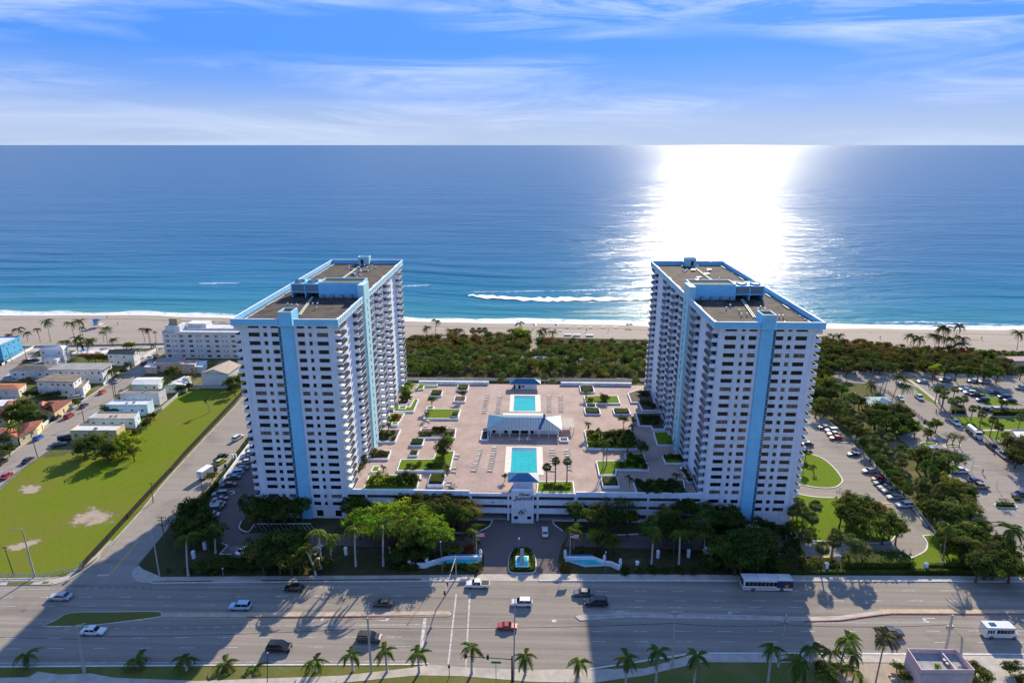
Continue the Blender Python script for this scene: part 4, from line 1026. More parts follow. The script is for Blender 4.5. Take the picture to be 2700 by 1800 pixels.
# ------------------------------------------------------------------ plants
lf_a = leafmat('leaf_mid_green', (0.085, 0.13, 0.018), (0.125, 0.17, 0.026))
lf_b = leafmat('leaf_olive', (0.14, 0.14, 0.028), (0.19, 0.165, 0.04))
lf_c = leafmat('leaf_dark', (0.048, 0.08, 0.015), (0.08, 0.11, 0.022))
lf_d = leafmat('leaf_bright', (0.20, 0.34, 0.022), (0.26, 0.40, 0.03), 0.5)
lf_e = leafmat('leaf_grey_green', (0.085, 0.11, 0.04), (0.13, 0.15, 0.06))
lf_r = leafmat('leaf_rust', (0.17, 0.055, 0.022), (0.21, 0.10, 0.03))
lf_y = leafmat('leaf_yellow_green', (0.16, 0.19, 0.02), (0.21, 0.21, 0.03))
lf_p = leafmat('leaf_pink', (0.35, 0.08, 0.13), (0.20, 0.09, 0.06))
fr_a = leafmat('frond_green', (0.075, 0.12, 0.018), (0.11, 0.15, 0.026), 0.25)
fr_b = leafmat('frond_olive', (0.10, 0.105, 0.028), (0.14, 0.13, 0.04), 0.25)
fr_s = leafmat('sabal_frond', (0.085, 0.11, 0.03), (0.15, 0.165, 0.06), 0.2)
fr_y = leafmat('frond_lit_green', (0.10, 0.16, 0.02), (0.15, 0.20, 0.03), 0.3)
dead = leafmat('dead_frond', (0.19, 0.13, 0.06), (0.24, 0.17, 0.09), 0.1)
shaft = mat('crownshaft', (0.12, 0.20, 0.05), 0.5, 0.15, 2)

def crown(seed, mats, n=46, per=48, leaf=0.13, flat=0.72, sub=0.30, low=-0.35, gaps=0.0, name='crown'):
    """unit crown: clumps of leaf-sized faces spread through a lumpy ellipsoid"""
    r = random.Random(seed); mb = MB()
    lobes = [Vector((r.uniform(-.45, .45), r.uniform(-.45, .45), r.uniform(-.1, .25))) for _ in range(6)]
    for _ in range(n):
        while True:
            v = Vector((r.gauss(0, 1), r.gauss(0, 1), r.gauss(0, 1))).normalized()
            if v.z > low: break
        lb = r.choice(lobes)
        rad_ = r.uniform(0.42, 0.70) if r.random() > 0.18 else r.uniform(0.1, 0.4)
        c = Vector((lb.x + v.x * rad_, lb.y + v.y * rad_, (lb.z + v.z * rad_) * flat))
        mi = 0 if r.random() < 0.62 else (1 if r.random() < 0.7 else min(2, len(mats) - 1))
        sr = sub * r.uniform(0.6, 1.15)
        for _ in range(int(per * r.uniform(0.6, 1.2) * (1 - gaps))):
            w = Vector((r.gauss(0, 1), r.gauss(0, 1), r.gauss(0.25, 0.8))).normalized()
            p = c + Vector((w.x, w.y, w.z * 0.75)) * sr * r.uniform(0.55, 1.0)
            nn = (w * 0.6 + v * 0.7 + Vector((r.uniform(-.45, .45), r.uniform(-.45, .45), r.uniform(-.2, .55)))).normalized()
            a = nn.orthogonal().normalized(); bq = nn.cross(a)
            th = r.uniform(0, 2 * PI); a, bq = a * math.cos(th) + bq * math.sin(th), bq * math.cos(th) - a * math.sin(th)
            s = leaf * r.uniform(0.6, 1.25)
            mb.add([p - a * s * 0.6, p + bq * s * 0.32, p + a * s * 0.6, p - bq * s * 0.32], [(0, 1, 2, 3)], mi)
    return mb.mesh(name, mats)
def trunk_mesh(seed, h=1.0, r0=0.07, limbs=5):
    r = random.Random(seed); mb = MB()
    top = (r.uniform(-.1, .1), r.uniform(-.1, .1), h * 0.72)
    mb.tube([(0, 0, -0.02), (top[0] * .5, top[1] * .5, h * 0.4), top], [r0 * 1.3, r0 * 0.85, r0 * 0.6], 7)
    for i in range(limbs):
        a = 2 * PI * i / limbs + r.uniform(-.4, .4); q = r.uniform(0.35, 0.62)
        s = Vector((top[0] * .6, top[1] * .6, h * r.uniform(0.4, 0.66)))
        e = Vector((q * math.cos(a), q * math.sin(a), h * r.uniform(0.95, 1.3)))
        mb.tube([s, s.lerp(e, .5) + Vector((0, 0, .06)), e], [r0 * .6, r0 * .4, r0 * .12], 5)
    return mb.mesh('trunk', bark2)
CROWNS = {
    'mid': [crown(1, [lf_a, lf_c, lf_b]), crown(2, [lf_a, lf_b, lf_c]), crown(3, [lf_a, lf_c, lf_e])],
    'dark': [crown(4, [lf_c, lf_a, lf_c]), crown(5, [lf_c, lf_c, lf_a]), crown(6, [lf_c, lf_a, lf_b])],
    'bright': [crown(7, [lf_d, lf_a, lf_y], 52, 52), crown(8, [lf_d, lf_d, lf_a], 52, 52)],
    'olive': [crown(9, [lf_b, lf_a, lf_r]), crown(10, [lf_b, lf_e, lf_a]), crown(18, [lf_b, lf_a, lf_c])],
    'grey': [crown(11, [lf_e, lf_b, lf_a], gaps=0.2), crown(12, [lf_e, lf_a, lf_b], gaps=0.25)],
    'sparse': [crown(13, [lf_e, lf_b, lf_r], 34, 26, 0.11, gaps=0.35), crown(14, [lf_b, lf_e, lf_e], 34, 26, 0.11, gaps=0.3)],
    'yellow': [crown(15, [lf_y, lf_a, lf_d]), crown(16, [lf_y, lf_y, lf_b])],
    'rust': [crown(17, [lf_r, lf_b, lf_r]), crown(19, [lf_r, lf_b, lf_a])],
    'pink': [crown(20, [lf_p, lf_a, lf_a], 30, 40)],
}
TRUNKS = [trunk_mesh(i) for i in range(4)]
SHRUBS = {k: [crown(40 + i * 7 + j, ms, 36, 44, 0.15, 0.75, 0.30, -0.12, name='foliage') for j in range(2)] for i, (k, ms) in enumerate(
    {'mid': [lf_a, lf_c, lf_b], 'dark': [lf_c, lf_c, lf_a], 'bright': [lf_d, lf_a, lf_y], 'olive': [lf_b, lf_a, lf_e], 'rust': [lf_r, lf_r, lf_b], 'yellow': [lf_y, lf_d, lf_a], 'pink': [lf_p, lf_a, lf_d], 'grey': [lf_e, lf_b, lf_a]}.items())}
stem_me = None
def shrub_stem():
    global stem_me
    if stem_me is None:
        mb = MB()
        for i in range(5):
            a = 2 * PI * i / 5; mb.tube([(0, 0, -0.05), (0.35 * math.cos(a), 0.35 * math.sin(a), 0.4)], [0.04, 0.02], 5)
        stem_me = mb.mesh('stem', bark2)
    return stem_me

def tree(pos, hc, r, kind, label, group=None, cat='tree', zb=0.0):
    """crown centre above pos at height hc, crown radius r"""
    v = RN.randrange(len(CROWNS[kind])); sc = r / 1.0
    T = thing('broadleaf_tree', label, cat, (pos[0], pos[1], zb), RN.uniform(0, 6.28), group)
    h = max(hc, 1.0)
    k = obj('trunk', TRUNKS[RN.randrange(4)], T, sc=(sc * 0.9, sc * 0.9, h / 1.0 * 0.92))
    obj('crown', CROWNS[kind][v], T, (0, 0, h), sc=(sc, sc * RN.uniform(0.9, 1.1), sc * RN.uniform(0.88, 1.15)))
    return T
def shrub(pos, r, kind, label, group=None, zb=0.0, flat=1.0):
    T = thing('shrub', label, 'shrub', (pos[0], pos[1], zb), RN.uniform(0, 6.28), group)
    obj('stem', shrub_stem(), T, sc=r)
    obj('foliage', RN.choice(SHRUBS[kind]), T, (0, 0, r * 0.35), sc=(r, r * RN.uniform(.85, 1.15), r * flat * RN.uniform(.85, 1.1)))
    return T

# palms -------------------------------------------------------------
def frond_mesh(seed, ln=1.0, arch=0.55, droop=0.5, nl=17, lw=0.20, mats=(None,), ww=0.055):
    """a feather frond along +X from the origin"""
    r = random.Random(seed); mb = MB(); pts = []
    for i in range(9):
        t_ = i / 8; x = ln * t_ * (1 - 0.18 * t_ * droop); z = ln * (arch * t_ - (arch + droop * 0.6) * t_ * t_)
        pts.append(Vector((x, 0, z)))
    mb.tube(pts, [0.022 * ln * (1 - 0.8 * i / 8) for i in range(9)], 4)
    for i in range(nl):
        t_ = 0.10 + 0.90 * i / (nl - 1); s = t_ * 8; k = min(int(s), 7); p = pts[k].lerp(pts[k + 1], s - k)
        L_ = lw * ln * (0.55 + 0.9 * math.sin(PI * min(1, t_ * 0.9 + 0.08))) * r.uniform(0.85, 1.1)
        for sd in (-1, 1):
            d_ = Vector((0.55, sd * 1.0, -0.35 + r.uniform(-.15, .15))).normalized()
            e = p + d_ * L_ + Vector((0, 0, -L_ * 0.25)); m_ = p + d_ * L_ * 0.55
            w_ = Vector((ww * ln, 0, 0))
            mb.add([p - w_ * .5, p + w_ * .5, m_ + w_ * .45, e, m_ - w_ * .45], [(0, 1, 2, 4), (4, 2, 3)])
    return mb.mesh('frond', mats[0])
FR = {k: [frond_mesh(60 + i * 3 + j, 1.0, [0.75, 0.5, 0.3][j], [0.7, 0.85, 1.1][j], mats=(m,)) for j in range(3)] for i, (k, m) in enumerate({'green': fr_a, 'olive': fr_b, 'lit': fr_y, 'dead': dead}.items())}
def fan_crown(seed, mats, n=60):
    """round head of fan leaves (sabal palm), unit radius"""
    r = random.Random(seed); mb = MB()
    for i in range(n):
        z_ = r.uniform(-0.75, 1.0); a = r.uniform(0, 2 * PI); q = math.sqrt(max(0, 1 - min(1, z_ * z_)))
        d_ = Vector((q * math.cos(a), q * math.sin(a), z_)).normalized()
        s = d_ * r.uniform(.3, .5); side = d_.cross(Vector((0, 0, 1)))
        if side.length < 0.1: side = Vector((1, 0, 0))
        side.normalize(); upv = side.cross(d_)
        mi = 0 if r.random() < 0.7 else 1
        if z_ < -0.45: mi = 2
        mb.add([Vector((0, 0, 0)) + side * .01, Vector((0, 0, 0)) - side * .01, s - side * .012, s + side * .012], [(0, 1, 2, 3)], mi)
        nb = 9
        for k in range(nb):
            b0 = -1.25 + 2.5 * k / nb; b1 = -1.25 + 2.5 * (k + 0.72) / nb; bm_ = (b0 + b1) / 2
            R_ = 0.58 * r.uniform(0.8, 1.05); dirf = lambda an: d_ * math.cos(an) + side * math.sin(an)
            tip = s + dirf(bm_) * R_ - Vector((0, 0, 0.12 * R_ / .5))
            mb.add([s, s + dirf(b0) * R_ * 0.7 + upv * .02, tip, s + dirf(b1) * R_ * 0.7 + upv * .02], [(0, 1, 2, 3)], mi)
    return mb.mesh('crown', mats)
FANS = [fan_crown(80 + i, [fr_s, fr_a, dead]) for i in range(3)] + [fan_crown(90, [fr_a, fr_s, dead])]
def palm_crown(seed, key, n=15):
    """crown of a feather palm in one mesh, for palms too small to show single fronds"""
    r = random.Random(seed); mb = MB()
    for i in range(n):
        me = FR[key][i % 3 if i % 5 else 2]; a = 2 * PI * i * 0.382 + r.uniform(-.2, .2)
        tilt = r.uniform(-0.75, 0.75); M = Matrix.Rotation(a, 4, 'Z') @ Matrix.Rotation(-tilt, 4, 'Y')
        mb.add([M @ v.co for v in me.vertices], [tuple(p.vertices) for p in me.polygons])
    return mb.mesh('crown', {'green': fr_a, 'olive': fr_b, 'lit': fr_y}[key])
PC = {k: [palm_crown(100 + i, k) for i in range(3)] for k in ('green', 'olive', 'lit')}

def palm(crown_p, base_p, fl, label, kind='coconut', key='green', single=True, group=None, r0=None, nf=13):
    """feather palm from its base on the ground to the crown centre; fl = frond length"""
    b = Vector(base_p); c = Vector(crown_p) - b
    T = thing('royal_palm' if kind == 'royal' else ('date_palm' if kind == 'date' else 'coconut_palm'), label, 'palm tree', b, 0, group)
    r0 = r0 or (0.24 if kind == 'royal' else 0.19 if kind == 'date' else 0.15)
    mb = MB(); pts = []
    for i in range(6):
        t_ = i / 5; pts.append((c.x * t_ ** 1.5, c.y * t_ ** 1.5, -0.05 + (c.z + .05) * t_))
    rr_ = [r0 * 1.35, r0 * 1.0, r0 * .95, r0 * .9, r0 * .85, r0 * .7]
    mb.tube(pts, rr_, 7)
    mb.build('trunk', royalb if kind == 'royal' else bark, T, world=False, smooth=True)
    if kind == 'royal':
        MB().tube([(c.x, c.y, c.z - 1.3), (c.x, c.y, c.z - .5), (c.x, c.y, c.z + .1)], [r0 * .8, r0 * .9, r0 * .4], 7).build('crownshaft', shaft, T, world=False, smooth=True)
    if single:
        off = RN.uniform(0, 6.28)
        for i in range(nf):
            k = key if RN.random() > 0.07 else ('dead' if kind != 'royal' else key)
            f = obj('frond', FR[k][i % 3], T, c, sc=fl * RN.uniform(.85, 1.1))
            tl = -0.62 + 1.25 * ((i * 5) % nf) / nf if kind != 'date' else -0.75 + 1.5 * ((i * 5) % nf) / nf
            f.rotation_euler = (RN.uniform(-.15, .15), -tl, off + i * 2.399)
    else:
        cr = obj('crown', RN.choice(PC[key]), T, c, RN.uniform(0, 6.28), fl)
    return T
def palm_px(cpx, base, fl, label, **k):
    """crown pixel and base pixel"""
    b = G(*base); c = atY(cpx[0], cpx[1], b.y)
    return palm(c, b, fl, label, **k)
def palm_h(cpx, h, fl, label, zb=0.0, lean=0.0, **k):
    c = G(cpx[0], cpx[1], zb + h); b = Vector((c.x + lean, c.y, zb))
    return palm(c, b, fl, label, **k)
def sabal(cpx, h, r, label, group=None, zb=0.0):
    c = G(cpx[0], cpx[1], zb + h)
    T = thing('sabal_palm', label, 'palm tree', (c.x, c.y, zb), RN.uniform(0, 6.28), group)
    MB().tube([(0, 0, -.05), (RN.uniform(-.1, .1), 0, h * .5), (0, 0, h)], [.22, .17, .2], 7).build('trunk', bark, T, world=False)
    obj('crown', FANS[RN.randrange(4)], T, (0, 0, h), sc=(r, r, r * RN.uniform(.85, 1.05)))
    return T
_hleaf = {}
def hedge(poly, z0, h, kind, label, group=None, dens=7.0, leaf=0.30, lump=0.15):
    """clipped hedge: dark body with leaves standing on its top and sides"""
    ms = {'mid': [lf_a, lf_c], 'dark': [lf_c, lf_a], 'olive': [lf_b, lf_a], 'rust': [lf_r, lf_b], 'bright': [lf_d, lf_a], 'yellow': [lf_y, lf_d]}[kind]
    P = ccw([(p[0], p[1]) for p in poly]); cx = sum(p[0] for p in P) / len(P); cy = sum(p[1] for p in P) / len(P)
    T = thing('hedge', label, 'hedge', (cx, cy, z0), 0, group)
    ins = [(cx + (x - cx) * .93, cy + (y - cy) * .9) for x, y in P]
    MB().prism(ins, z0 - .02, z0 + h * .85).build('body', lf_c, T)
    r = random.Random(int(cx * 7 + cy * 13)); mb = MB()
    xs = [p[0] for p in P]; ys = [p[1] for p in P]
    def inside(x, y):
        c = False
        for i in range(len(P)):
            (x1, y1), (x2, y2) = P[i], P[i - 1]
            if (y1 > y) != (y2 > y) and x < (x2 - x1) * (y - y1) / (y2 - y1) + x1: c = not c
        return c
    def leafq(p, n_):
        nn = (n_ + Vector((r.uniform(-.7, .7), r.uniform(-.7, .7), r.uniform(-.4, .7)))).normalized()
        a = nn.orthogonal().normalized(); bq = nn.cross(a); th = r.uniform(0, 6.28); a, bq = a * math.cos(th) + bq * math.sin(th), bq * math.cos(th) - a * math.sin(th)
        s = leaf * r.uniform(.6, 1.2)
        mb.add([p - a * s * .6, p + bq * s * .35, p + a * s * .6, p - bq * s * .35], [(0, 1, 2, 3)], 0 if r.random() < .7 else 1)
    area = (max(xs) - min(xs)) * (max(ys) - min(ys))
    for _ in range(int(min(5000, area * dens))):
        x, y = r.uniform(min(xs), max(xs)), r.uniform(min(ys), max(ys))
        if inside(x, y): leafq(Vector((x, y, z0 + h * (.9 + r.uniform(-.1, .1)) + lump * math.sin(x * 1.3) * math.sin(y * 1.1))), Vector((0, 0, 1)))
    for i in range(len(P)):
        a = Vector(P[i]); b = Vector(P[(i + 1) % len(P)]); ln = (b - a).length; n_ = Vector(((b - a).y, -(b - a).x, 0)).normalized()
        for _ in range(int(min(1500, ln * h * dens))):
            q = a.lerp(b, r.random()); leafq(Vector((q.x, q.y, z0 + r.uniform(0, h))), n_)
    mb.build('leaves', ms, T)
    return T
# ------------------------------------------------------------------ planters on the deck
DT = DZ + 0.62
soil = mat('soil', (0.06, 0.042, 0.03), 0.95, 0.3, 2)
def planter(poly, label, fill=grass, h=0.62, group='planters on the pool deck'):
    P = [(p.x, p.y) for p in poly]
    cx = sum(p[0] for p in P) / len(P); cy = sum(p[1] for p in P) / len(P)
    T = thing('planter', label, 'planter', (cx, cy, DZ), 0, group)
    MB().prism(P, DZ - .02, DZ + h).build('planter_wall', white, T)
    mb = MB()
    n = len(P); Q = ccw(P); ins = []
    for i in range(n):
        p, a, b = Vector(Q[i]), Vector(Q[i - 1]), Vector(Q[(i + 1) % n])
        d1 = (p - a).normalized(); d2 = (b - p).normalized()
        n1 = Vector((-d1.y, d1.x)); n2 = Vector((-d2.y, d2.x)); m_ = (n1 + n2)
        m_ = m_.normalized() * (0.3 / max(.4, m_.normalized().dot(n1))); ins.append(p + m_)
    mb.sheet(ins, DZ + h + 0.012); mb.build('bed', fill, T)
    return T
def rect(z, x0, y0, x1, y1, zz_=None):
    a, b = G(*z(x0, y0), zz_ or DT), G(*z(x1, y1), zz_ or DT)
    return [Vector((a.x, a.y)), Vector((b.x, a.y)), Vector((b.x, b.y)), Vector((a.x, b.y))]
def polyz(z, *pts): return [G(*z(*p), DT) for p in pts]
def sh(z, x, y, r, kind, label, flat=1.0): return shrub(G(*z(x, y), DT + r * .3), r, kind, label, 'shrubs in the deck planters', DT, flat)
TL, TR = 'beside the tower that adjoins the field', 'beside the tower that adjoins the curved lawn'
planter(polyz(zA, (562, 428), (790, 428), (845, 296), (790, 296), (745, 380), (640, 380), (615, 345), (590, 345)), 'L-shaped lawn planter ' + TL)
planter(rect(zA, 608, 350, 775, 225), 'square white planter of dark shrubs ' + TL, soil)
planter(rect(zA, 620, 410, 715, 375), 'small white planter set in the L-shaped lawn ' + TL, grass, 0.9)
planter(polyz(zA, (775, 245), (810, 190), (895, 185), (905, 150), (1048, 148), (1048, 128), (840, 128), (800, 200)), 'stepped grass planter at the seaward end ' + TL)
planter(rect(zA, 960, 258, 1108, 206), 'white planter of clipped hedge near the seaward wall', soil)
planter(rect(zA, 1252, 196, 1393, 142), 'white planter of rust-red bushes at the seaward wall', soil)
planter(rect(zA, 1218, 322, 1362, 262), 'white planter holding a small round tree', soil)
planter(rect(zA, 922, 414, 1012, 384), 'small cube planter holding a spreading tree', grass, 1.0)
planter(rect(zA, 892, 505, 1302, 402), 'wide lawn planter facing the clubhouse')
planter(rect(zA, 1192, 492, 1284, 450), 'small box of rust-red bushes in the wide lawn planter', soil, 1.0)
planter(polyz(zA, (495, 548), (632, 548), (690, 448), (525, 448)), 'lawn planter with a large rust-red bush ' + TL)
planter(rect(zA, 540, 578, 628, 548), 'small grass box in front of the rust-red bush', grass, 0.8)
planter(polyz(zA, (832, 715), (1238, 715), (1252, 612), (868, 612)), 'wide planter crowded with dark shrubs facing the clubhouse', mulch)
planter(polyz(zA, (392, 756), (590, 756), (650, 622), (430, 622)), 'planter of mixed palms and shrubs ' + TL, mulch)
planter(rect(zA, 735, 796, 908, 732), 'white planter of hedge with red tips', soil)
planter(rect(zA, 733, 902, 845, 856), 'small white planter of clipped hedge beside a lawn', soil)
planter(polyz(zA, (295, 945), (510, 945), (545, 850), (330, 850)), 'planter with a pink flowering bush ' + TL, mulch)
planter(polyz(zA, (600, 1070), (645, 948), (1000, 943), (1035, 858), (1235, 858), (1185, 1070)), 'large L-shaped lawn planter shaded by a broad tree')
planter(rect(zA, 318, 1082, 430, 1022), 'small white planter of yellow-green grass near the street parapet')
planter(polyz(zA, (232, 1275), (305, 1115), (868, 1115), (822, 1275)), 'large lawn planter with two big bushes at the street parapet')
planter(rect(zA, 935, 1232, 1140, 1125), 'tall white box of clipped hedge at the street parapet', soil, 0.9)
planter(polyz(zA, (1505, 735), (1600, 735), (1600, 640), (1530, 640)), 'white planter at the open corner of the clubhouse', soil)
planter(rect(zB, 712, 738, 802, 700), 'white planter beside the cream pergola', soil)
planter(polyz(zB, (985, 335), (972, 256), (1335, 252), (1362, 335)), 'lawn planter with one big round bush')
planter(rect(zB, 935, 212, 1072, 152), 'white planter of rust-red bushes beside a short palm', soil)
planter(rect(zB, 1002, 374, 1095, 342), 'smallest white planter in front of the round-bush lawn', soil)
planter(rect(zB, 985, 446, 1138, 388), 'white box planter of clipped hedge facing the pergola', soil)
planter(rect(zB, 1295, 448, 1455, 394), 'white box planter with a ring of clipped hedge', soil)
planter(polyz(zB, (1440, 225), (1475, 325), (1555, 325), (1595, 410), (1750, 410), (1690, 195), (1530, 195)), 'stepped planter at the seaward end ' + TR, mulch)
planter(polyz(zB, (1525, 440), (1562, 572), (1690, 575), (1705, 610), (1840, 610), (1800, 440)), 'deep shaded planter of dark shrubs ' + TR, mulch)
planter(polyz(zB, (1712, 640), (1755, 780), (1935, 780), (1870, 635)), 'shaded lawn planter ' + TR)
planter(polyz(zB, (975, 622), (1012, 816), (1540, 822), (1500, 660), (1170, 668), (1165, 622)), 'largest planter with a dense dark thicket and palms')
planter(polyz(zB, (1100, 948), (1132, 1100), (1315, 1100), (1322, 1040), (1672, 1045), (1612, 872), (1405, 872), (1420, 945)), 'L-shaped shaded planter with two slender palms')
planter(rect(zB, 1172, 1225, 1328, 1132), 'white box of dark clipped hedge in the tower shadow', soil, 0.8)
planter(polyz(zB, (1500, 1185), (1532, 1290), (2065, 1300), (2040, 1150), (1700, 1150)), 'long dark planter at the street parapet ' + TR, mulch)
planter(polyz(zB, (1805, 885), (1838, 975), (2070, 975), (2005, 868)), 'oval-hedged planter ' + TR)
planter(polyz(zB, (2000, 1010), (2080, 1170), (2140, 1175), (2050, 1000)), 'narrow strip planter of dark shrubs ' + TR, mulch)
planter(polyz(zB, (462, 1292), (478, 1168), (860, 1165), (876, 1300)), 'lawn planter with three fan palms beside the street pavilion')
# their plants
GD = 'shrubs in the deck planters'
for x, y, r, k in ((660, 300, 1.5, 'dark'), (720, 295, 1.6, 'dark'), (690, 250, 1.4, 'dark'), (645, 330, 1.0, 'mid')): sh(zA, x, y, r, k, 'dark rounded shrub packed into the square planter beside the tower')
for x, y in ((700, 190), (760, 170), (730, 150)): sh(zA, x, y, 2.0, 'bright', 'bright green bush at the foot of the tower beside the stepped grass planter')
for x, y in ((740, 245), (700, 230)): sh(zA, x, y, 1.8, 'mid', 'mid-green bush behind the square dark planter beside the tower')
sh(zA, 600, 490, 1.6, 'rust', 'large rust-red bush in the tower-side lawn planter'); sh(zA, 565, 505, 1.2, 'rust', 'smaller rust-red bush joined to the large one')
for x in (870, 920, 970, 1150, 1200): sh(zA, x, 670, 1.1, 'mid', 'green shrub in the wide planter crowded with dark shrubs')
for x in (1030, 1070, 1100): sh(zA, x, 625, 1.5, 'dark', 'dark round shrub at the back of the wide crowded planter')
for x, y, r, k in ((440, 690, 1.5, 'mid'), (490, 700, 1.3, 'dark'), (560, 660, 1.2, 'olive'), (450, 650, 1.2, 'olive'), (570, 720, 1.0, 'mid')): sh(zA, x, y, r, k, 'mixed green shrub in the palm planter beside the tower')
for x, y, r, k in ((385, 900, 1.0, 'pink'), (340, 905, 1.0, 'mid'), (440, 880, 1.4, 'mid'), (490, 890, 1.1, 'olive'), (360, 860, 1.2, 'mid')):
    sh(zA, x, y, r, k, 'pink flowering bush in the tower-side planter' if k == 'pink' else 'green shrub around the pink flowering bush')
sh(zA, 420, 1175, 3.0, 'yellow', 'big yellow-green bush in the lawn planter at the street parapet')
sh(zA, 340, 1200, 2.2, 'mid', 'mid-green bush on the outer side of the yellow-green bush')
for x, y, r in ((640, 1180, 2.9), (740, 1190, 2.9), (560, 1200, 2.2), (800, 1180, 2.0)): sh(zA, x, y, r, 'dark', 'dark green part of the big thicket at the street parapet')
for x, y, k in ((740, 1020, 'grey'), (800, 1030, 'grey'), (850, 1000, 'yellow'), (960, 1030, 'dark'), (1020, 1020, 'mid'), (1100, 1010, 'grey'), (1150, 1040, 'grey')): sh(zA, x, y, 1.2, k, {'grey': 'grey-green shrub in the large L-shaped lawn planter', 'yellow': 'yellow-green shrub in the large L-shaped lawn planter', 'dark': 'dark shrub in the large L-shaped lawn planter', 'mid': 'mid-green shrub in the large L-shaped lawn planter'}[k])
sh(zB, 1180, 285, 2.6, 'olive', 'big round olive-green bush alone in its lawn planter'); sh(zB, 1040, 300, 1.1, 'rust', 'low rust-red shrub beside the big round bush')
for x, y, r in ((1200, 700, 2.0), (1260, 690, 2.6), (1330, 680, 2.8), (1410, 680, 2.8), (1470, 690, 2.4), (1340, 760, 2.4), (1420, 760, 2.4), (1250, 770, 2.0)): sh(zB, x, y, r, 'dark', 'dense dark bush of the thicket in the largest planter')
for x, y, k in ((1050, 650, 'mid'), (1100, 700, 'olive'), (1040, 770, 'bright'), (1100, 780, 'grey'), (1160, 760, 'grey'), (1060, 700, 'rust')): sh(zB, x, y, 1.5, k, {'mid': 'mid-green shrub at the sunny end of the largest planter', 'olive': 'olive shrub at the sunny end of the largest planter', 'bright': 'bright green shrub at the sunny end of the largest planter', 'grey': 'grey-green shrub at the sunny end of the largest planter', 'rust': 'reddish shrub at the sunny end of the largest planter'}[k])
for x, y in ((1580, 230), (1640, 240), (1600, 330), (1660, 340), (1700, 360)): sh(zB, x, y, 1.6, 'dark', 'dark shrub in the stepped planter of the shaded tower')
for x, y in ((1600, 490), (1670, 490), (1740, 500), (1630, 540), (1720, 540)): sh(zB, x, y, 1.7, 'dark', 'dark shrub in the deep shaded planter')
for x, y in ((1470, 900), (1530, 930), (1590, 960), (1440, 980), (1380, 1000), (1520, 1000), (1620, 1010)): sh(zB, x, y, 1.4, 'dark', 'dark shrub in the L-shaped planter with slender palms')
for i in range(12): sh(zB, 1560 + 40 * i, 1180 + 45 * (i % 3), 1.6, 'dark', 'dark shrub in the long planter at the street parapet of the shaded tower')
for x, y in ((1860, 910), (1930, 905), (1990, 915)): sh(zB, x, y, 1.3, 'mid', 'low shrub in the oval-hedged planter')
for x, y in ((2040, 1060), (2070, 1110), (2100, 1150)): sh(zB, x, y, 1.2, 'dark', 'dark shrub in the narrow strip planter')
for x, y, k in ((560, 1225, 'mid'), (610, 1215, 'mid'), (660, 1240, 'dark'), (720, 1230, 'mid'), (770, 1235, 'bright'), (810, 1220, 'yellow')): sh(zB, x, y, 1.1, k, 'leafy shrub round the three fan palms: ' + k + ' green')
for x, y in ((240, 930), (255, 970), (215, 1020), (200, 1060)): sh(zA, x, y, 1.3, 'olive', 'olive shrub on the walk at the foot of the tower')
for x, y, r in ((580, 340, 1.6), (700, 480, 1.2)): pass
def hd(z, x0, y0, x1, y1, h, kind, label, zt=None):
    zt = zt or DT
    P = [(p.x, p.y) for p in rect(z, x0, y0, x1, y1)]
    cx = sum(p[0] for p in P) / 4; cy = sum(p[1] for p in P) / 4
    P = [(cx + (x - cx) * .84, cy + (y - cy) * .8) for x, y in P]
    hedge(P, zt, h, kind, label, 'clipped hedges in the deck planters', 16, 0.22, .05)
hd(zA, 960, 258, 1108, 206, .7, 'mid', 'clipped green hedge filling a planter near the seaward wall')
hd(zA, 1252, 196, 1393, 142, .6, 'rust', 'rust-red hedge filling a planter at the seaward wall')
hd(zA, 735, 796, 908, 732, .6, 'mid', 'clipped hedge with red tips in a white planter')
hd(zA, 733, 902, 845, 856, .5, 'mid', 'small clipped hedge in the planter beside a lawn')
hd(zA, 935, 1232, 1140, 1125, .8, 'dark', 'tall dark hedge in the white box at the street parapet', DZ + .9)
hd(zA, 1192, 492, 1284, 450, .5, 'rust', 'rust-red hedge in the small box of the wide lawn', DZ + 1.0)
hd(zB, 985, 446, 1138, 388, .5, 'dark', 'clipped dark hedge in the box facing the pergola')
hd(zB, 1002, 374, 1095, 342, .4, 'olive', 'low olive hedge in the smallest planter')
hd(zB, 1295, 448, 1455, 394, .5, 'dark', 'ring of dark hedge in its box planter')
hd(zB, 935, 212, 1072, 152, .6, 'rust', 'rust-red hedge beside the short palm')
hd(zB, 1172, 1225, 1328, 1132, .7, 'dark', 'dark hedge in the box within the tower shadow', DZ + .8)
def dtree(z, x, y, hc, r, kind, label): return tree(G(*z(x, y), DT + hc), hc, r, kind, label, 'small trees on the pool deck', zb=DT)
dtree(zA, 985, 300, 3.2, 1.9, 'mid', 'small spreading tree in the cube planter')
dtree(zA, 1320, 240, 2.2, 1.8, 'mid', 'small round tree in a white planter near the seaward wall')
dtree(zA, 1110, 790, 3.5, 3.4, 'mid', 'broad tree shading the large L-shaped lawn planter')
dtree(zA, 1170, 740, 3.2, 1.8, 'bright', 'bright green tree behind the broad tree')
dtree(zA, 1090, 870, 2.5, 2.4, 'dark', 'dark tree in front of the broad deck tree')
dtree(zB, 1400, 510, 3.2, 2.0, 'grey', 'grey-green tree behind the largest planter')
dtree(zB, 1590, 800, 3.0, 2.3, 'dark', 'dark tree on the shaded walk beside the tower')
dtree(zB, 1440, 740, 3.6, 3.2, 'dark', 'dark tree rising from the largest planter')
tree(G(*zA(1778, 1130), DZ + 1.6), 1.6, 1.1, 'mid', 'small round tree beside the street pavilion', 'small trees on the pool deck', zb=DZ)
dk = 'palms on the pool deck'
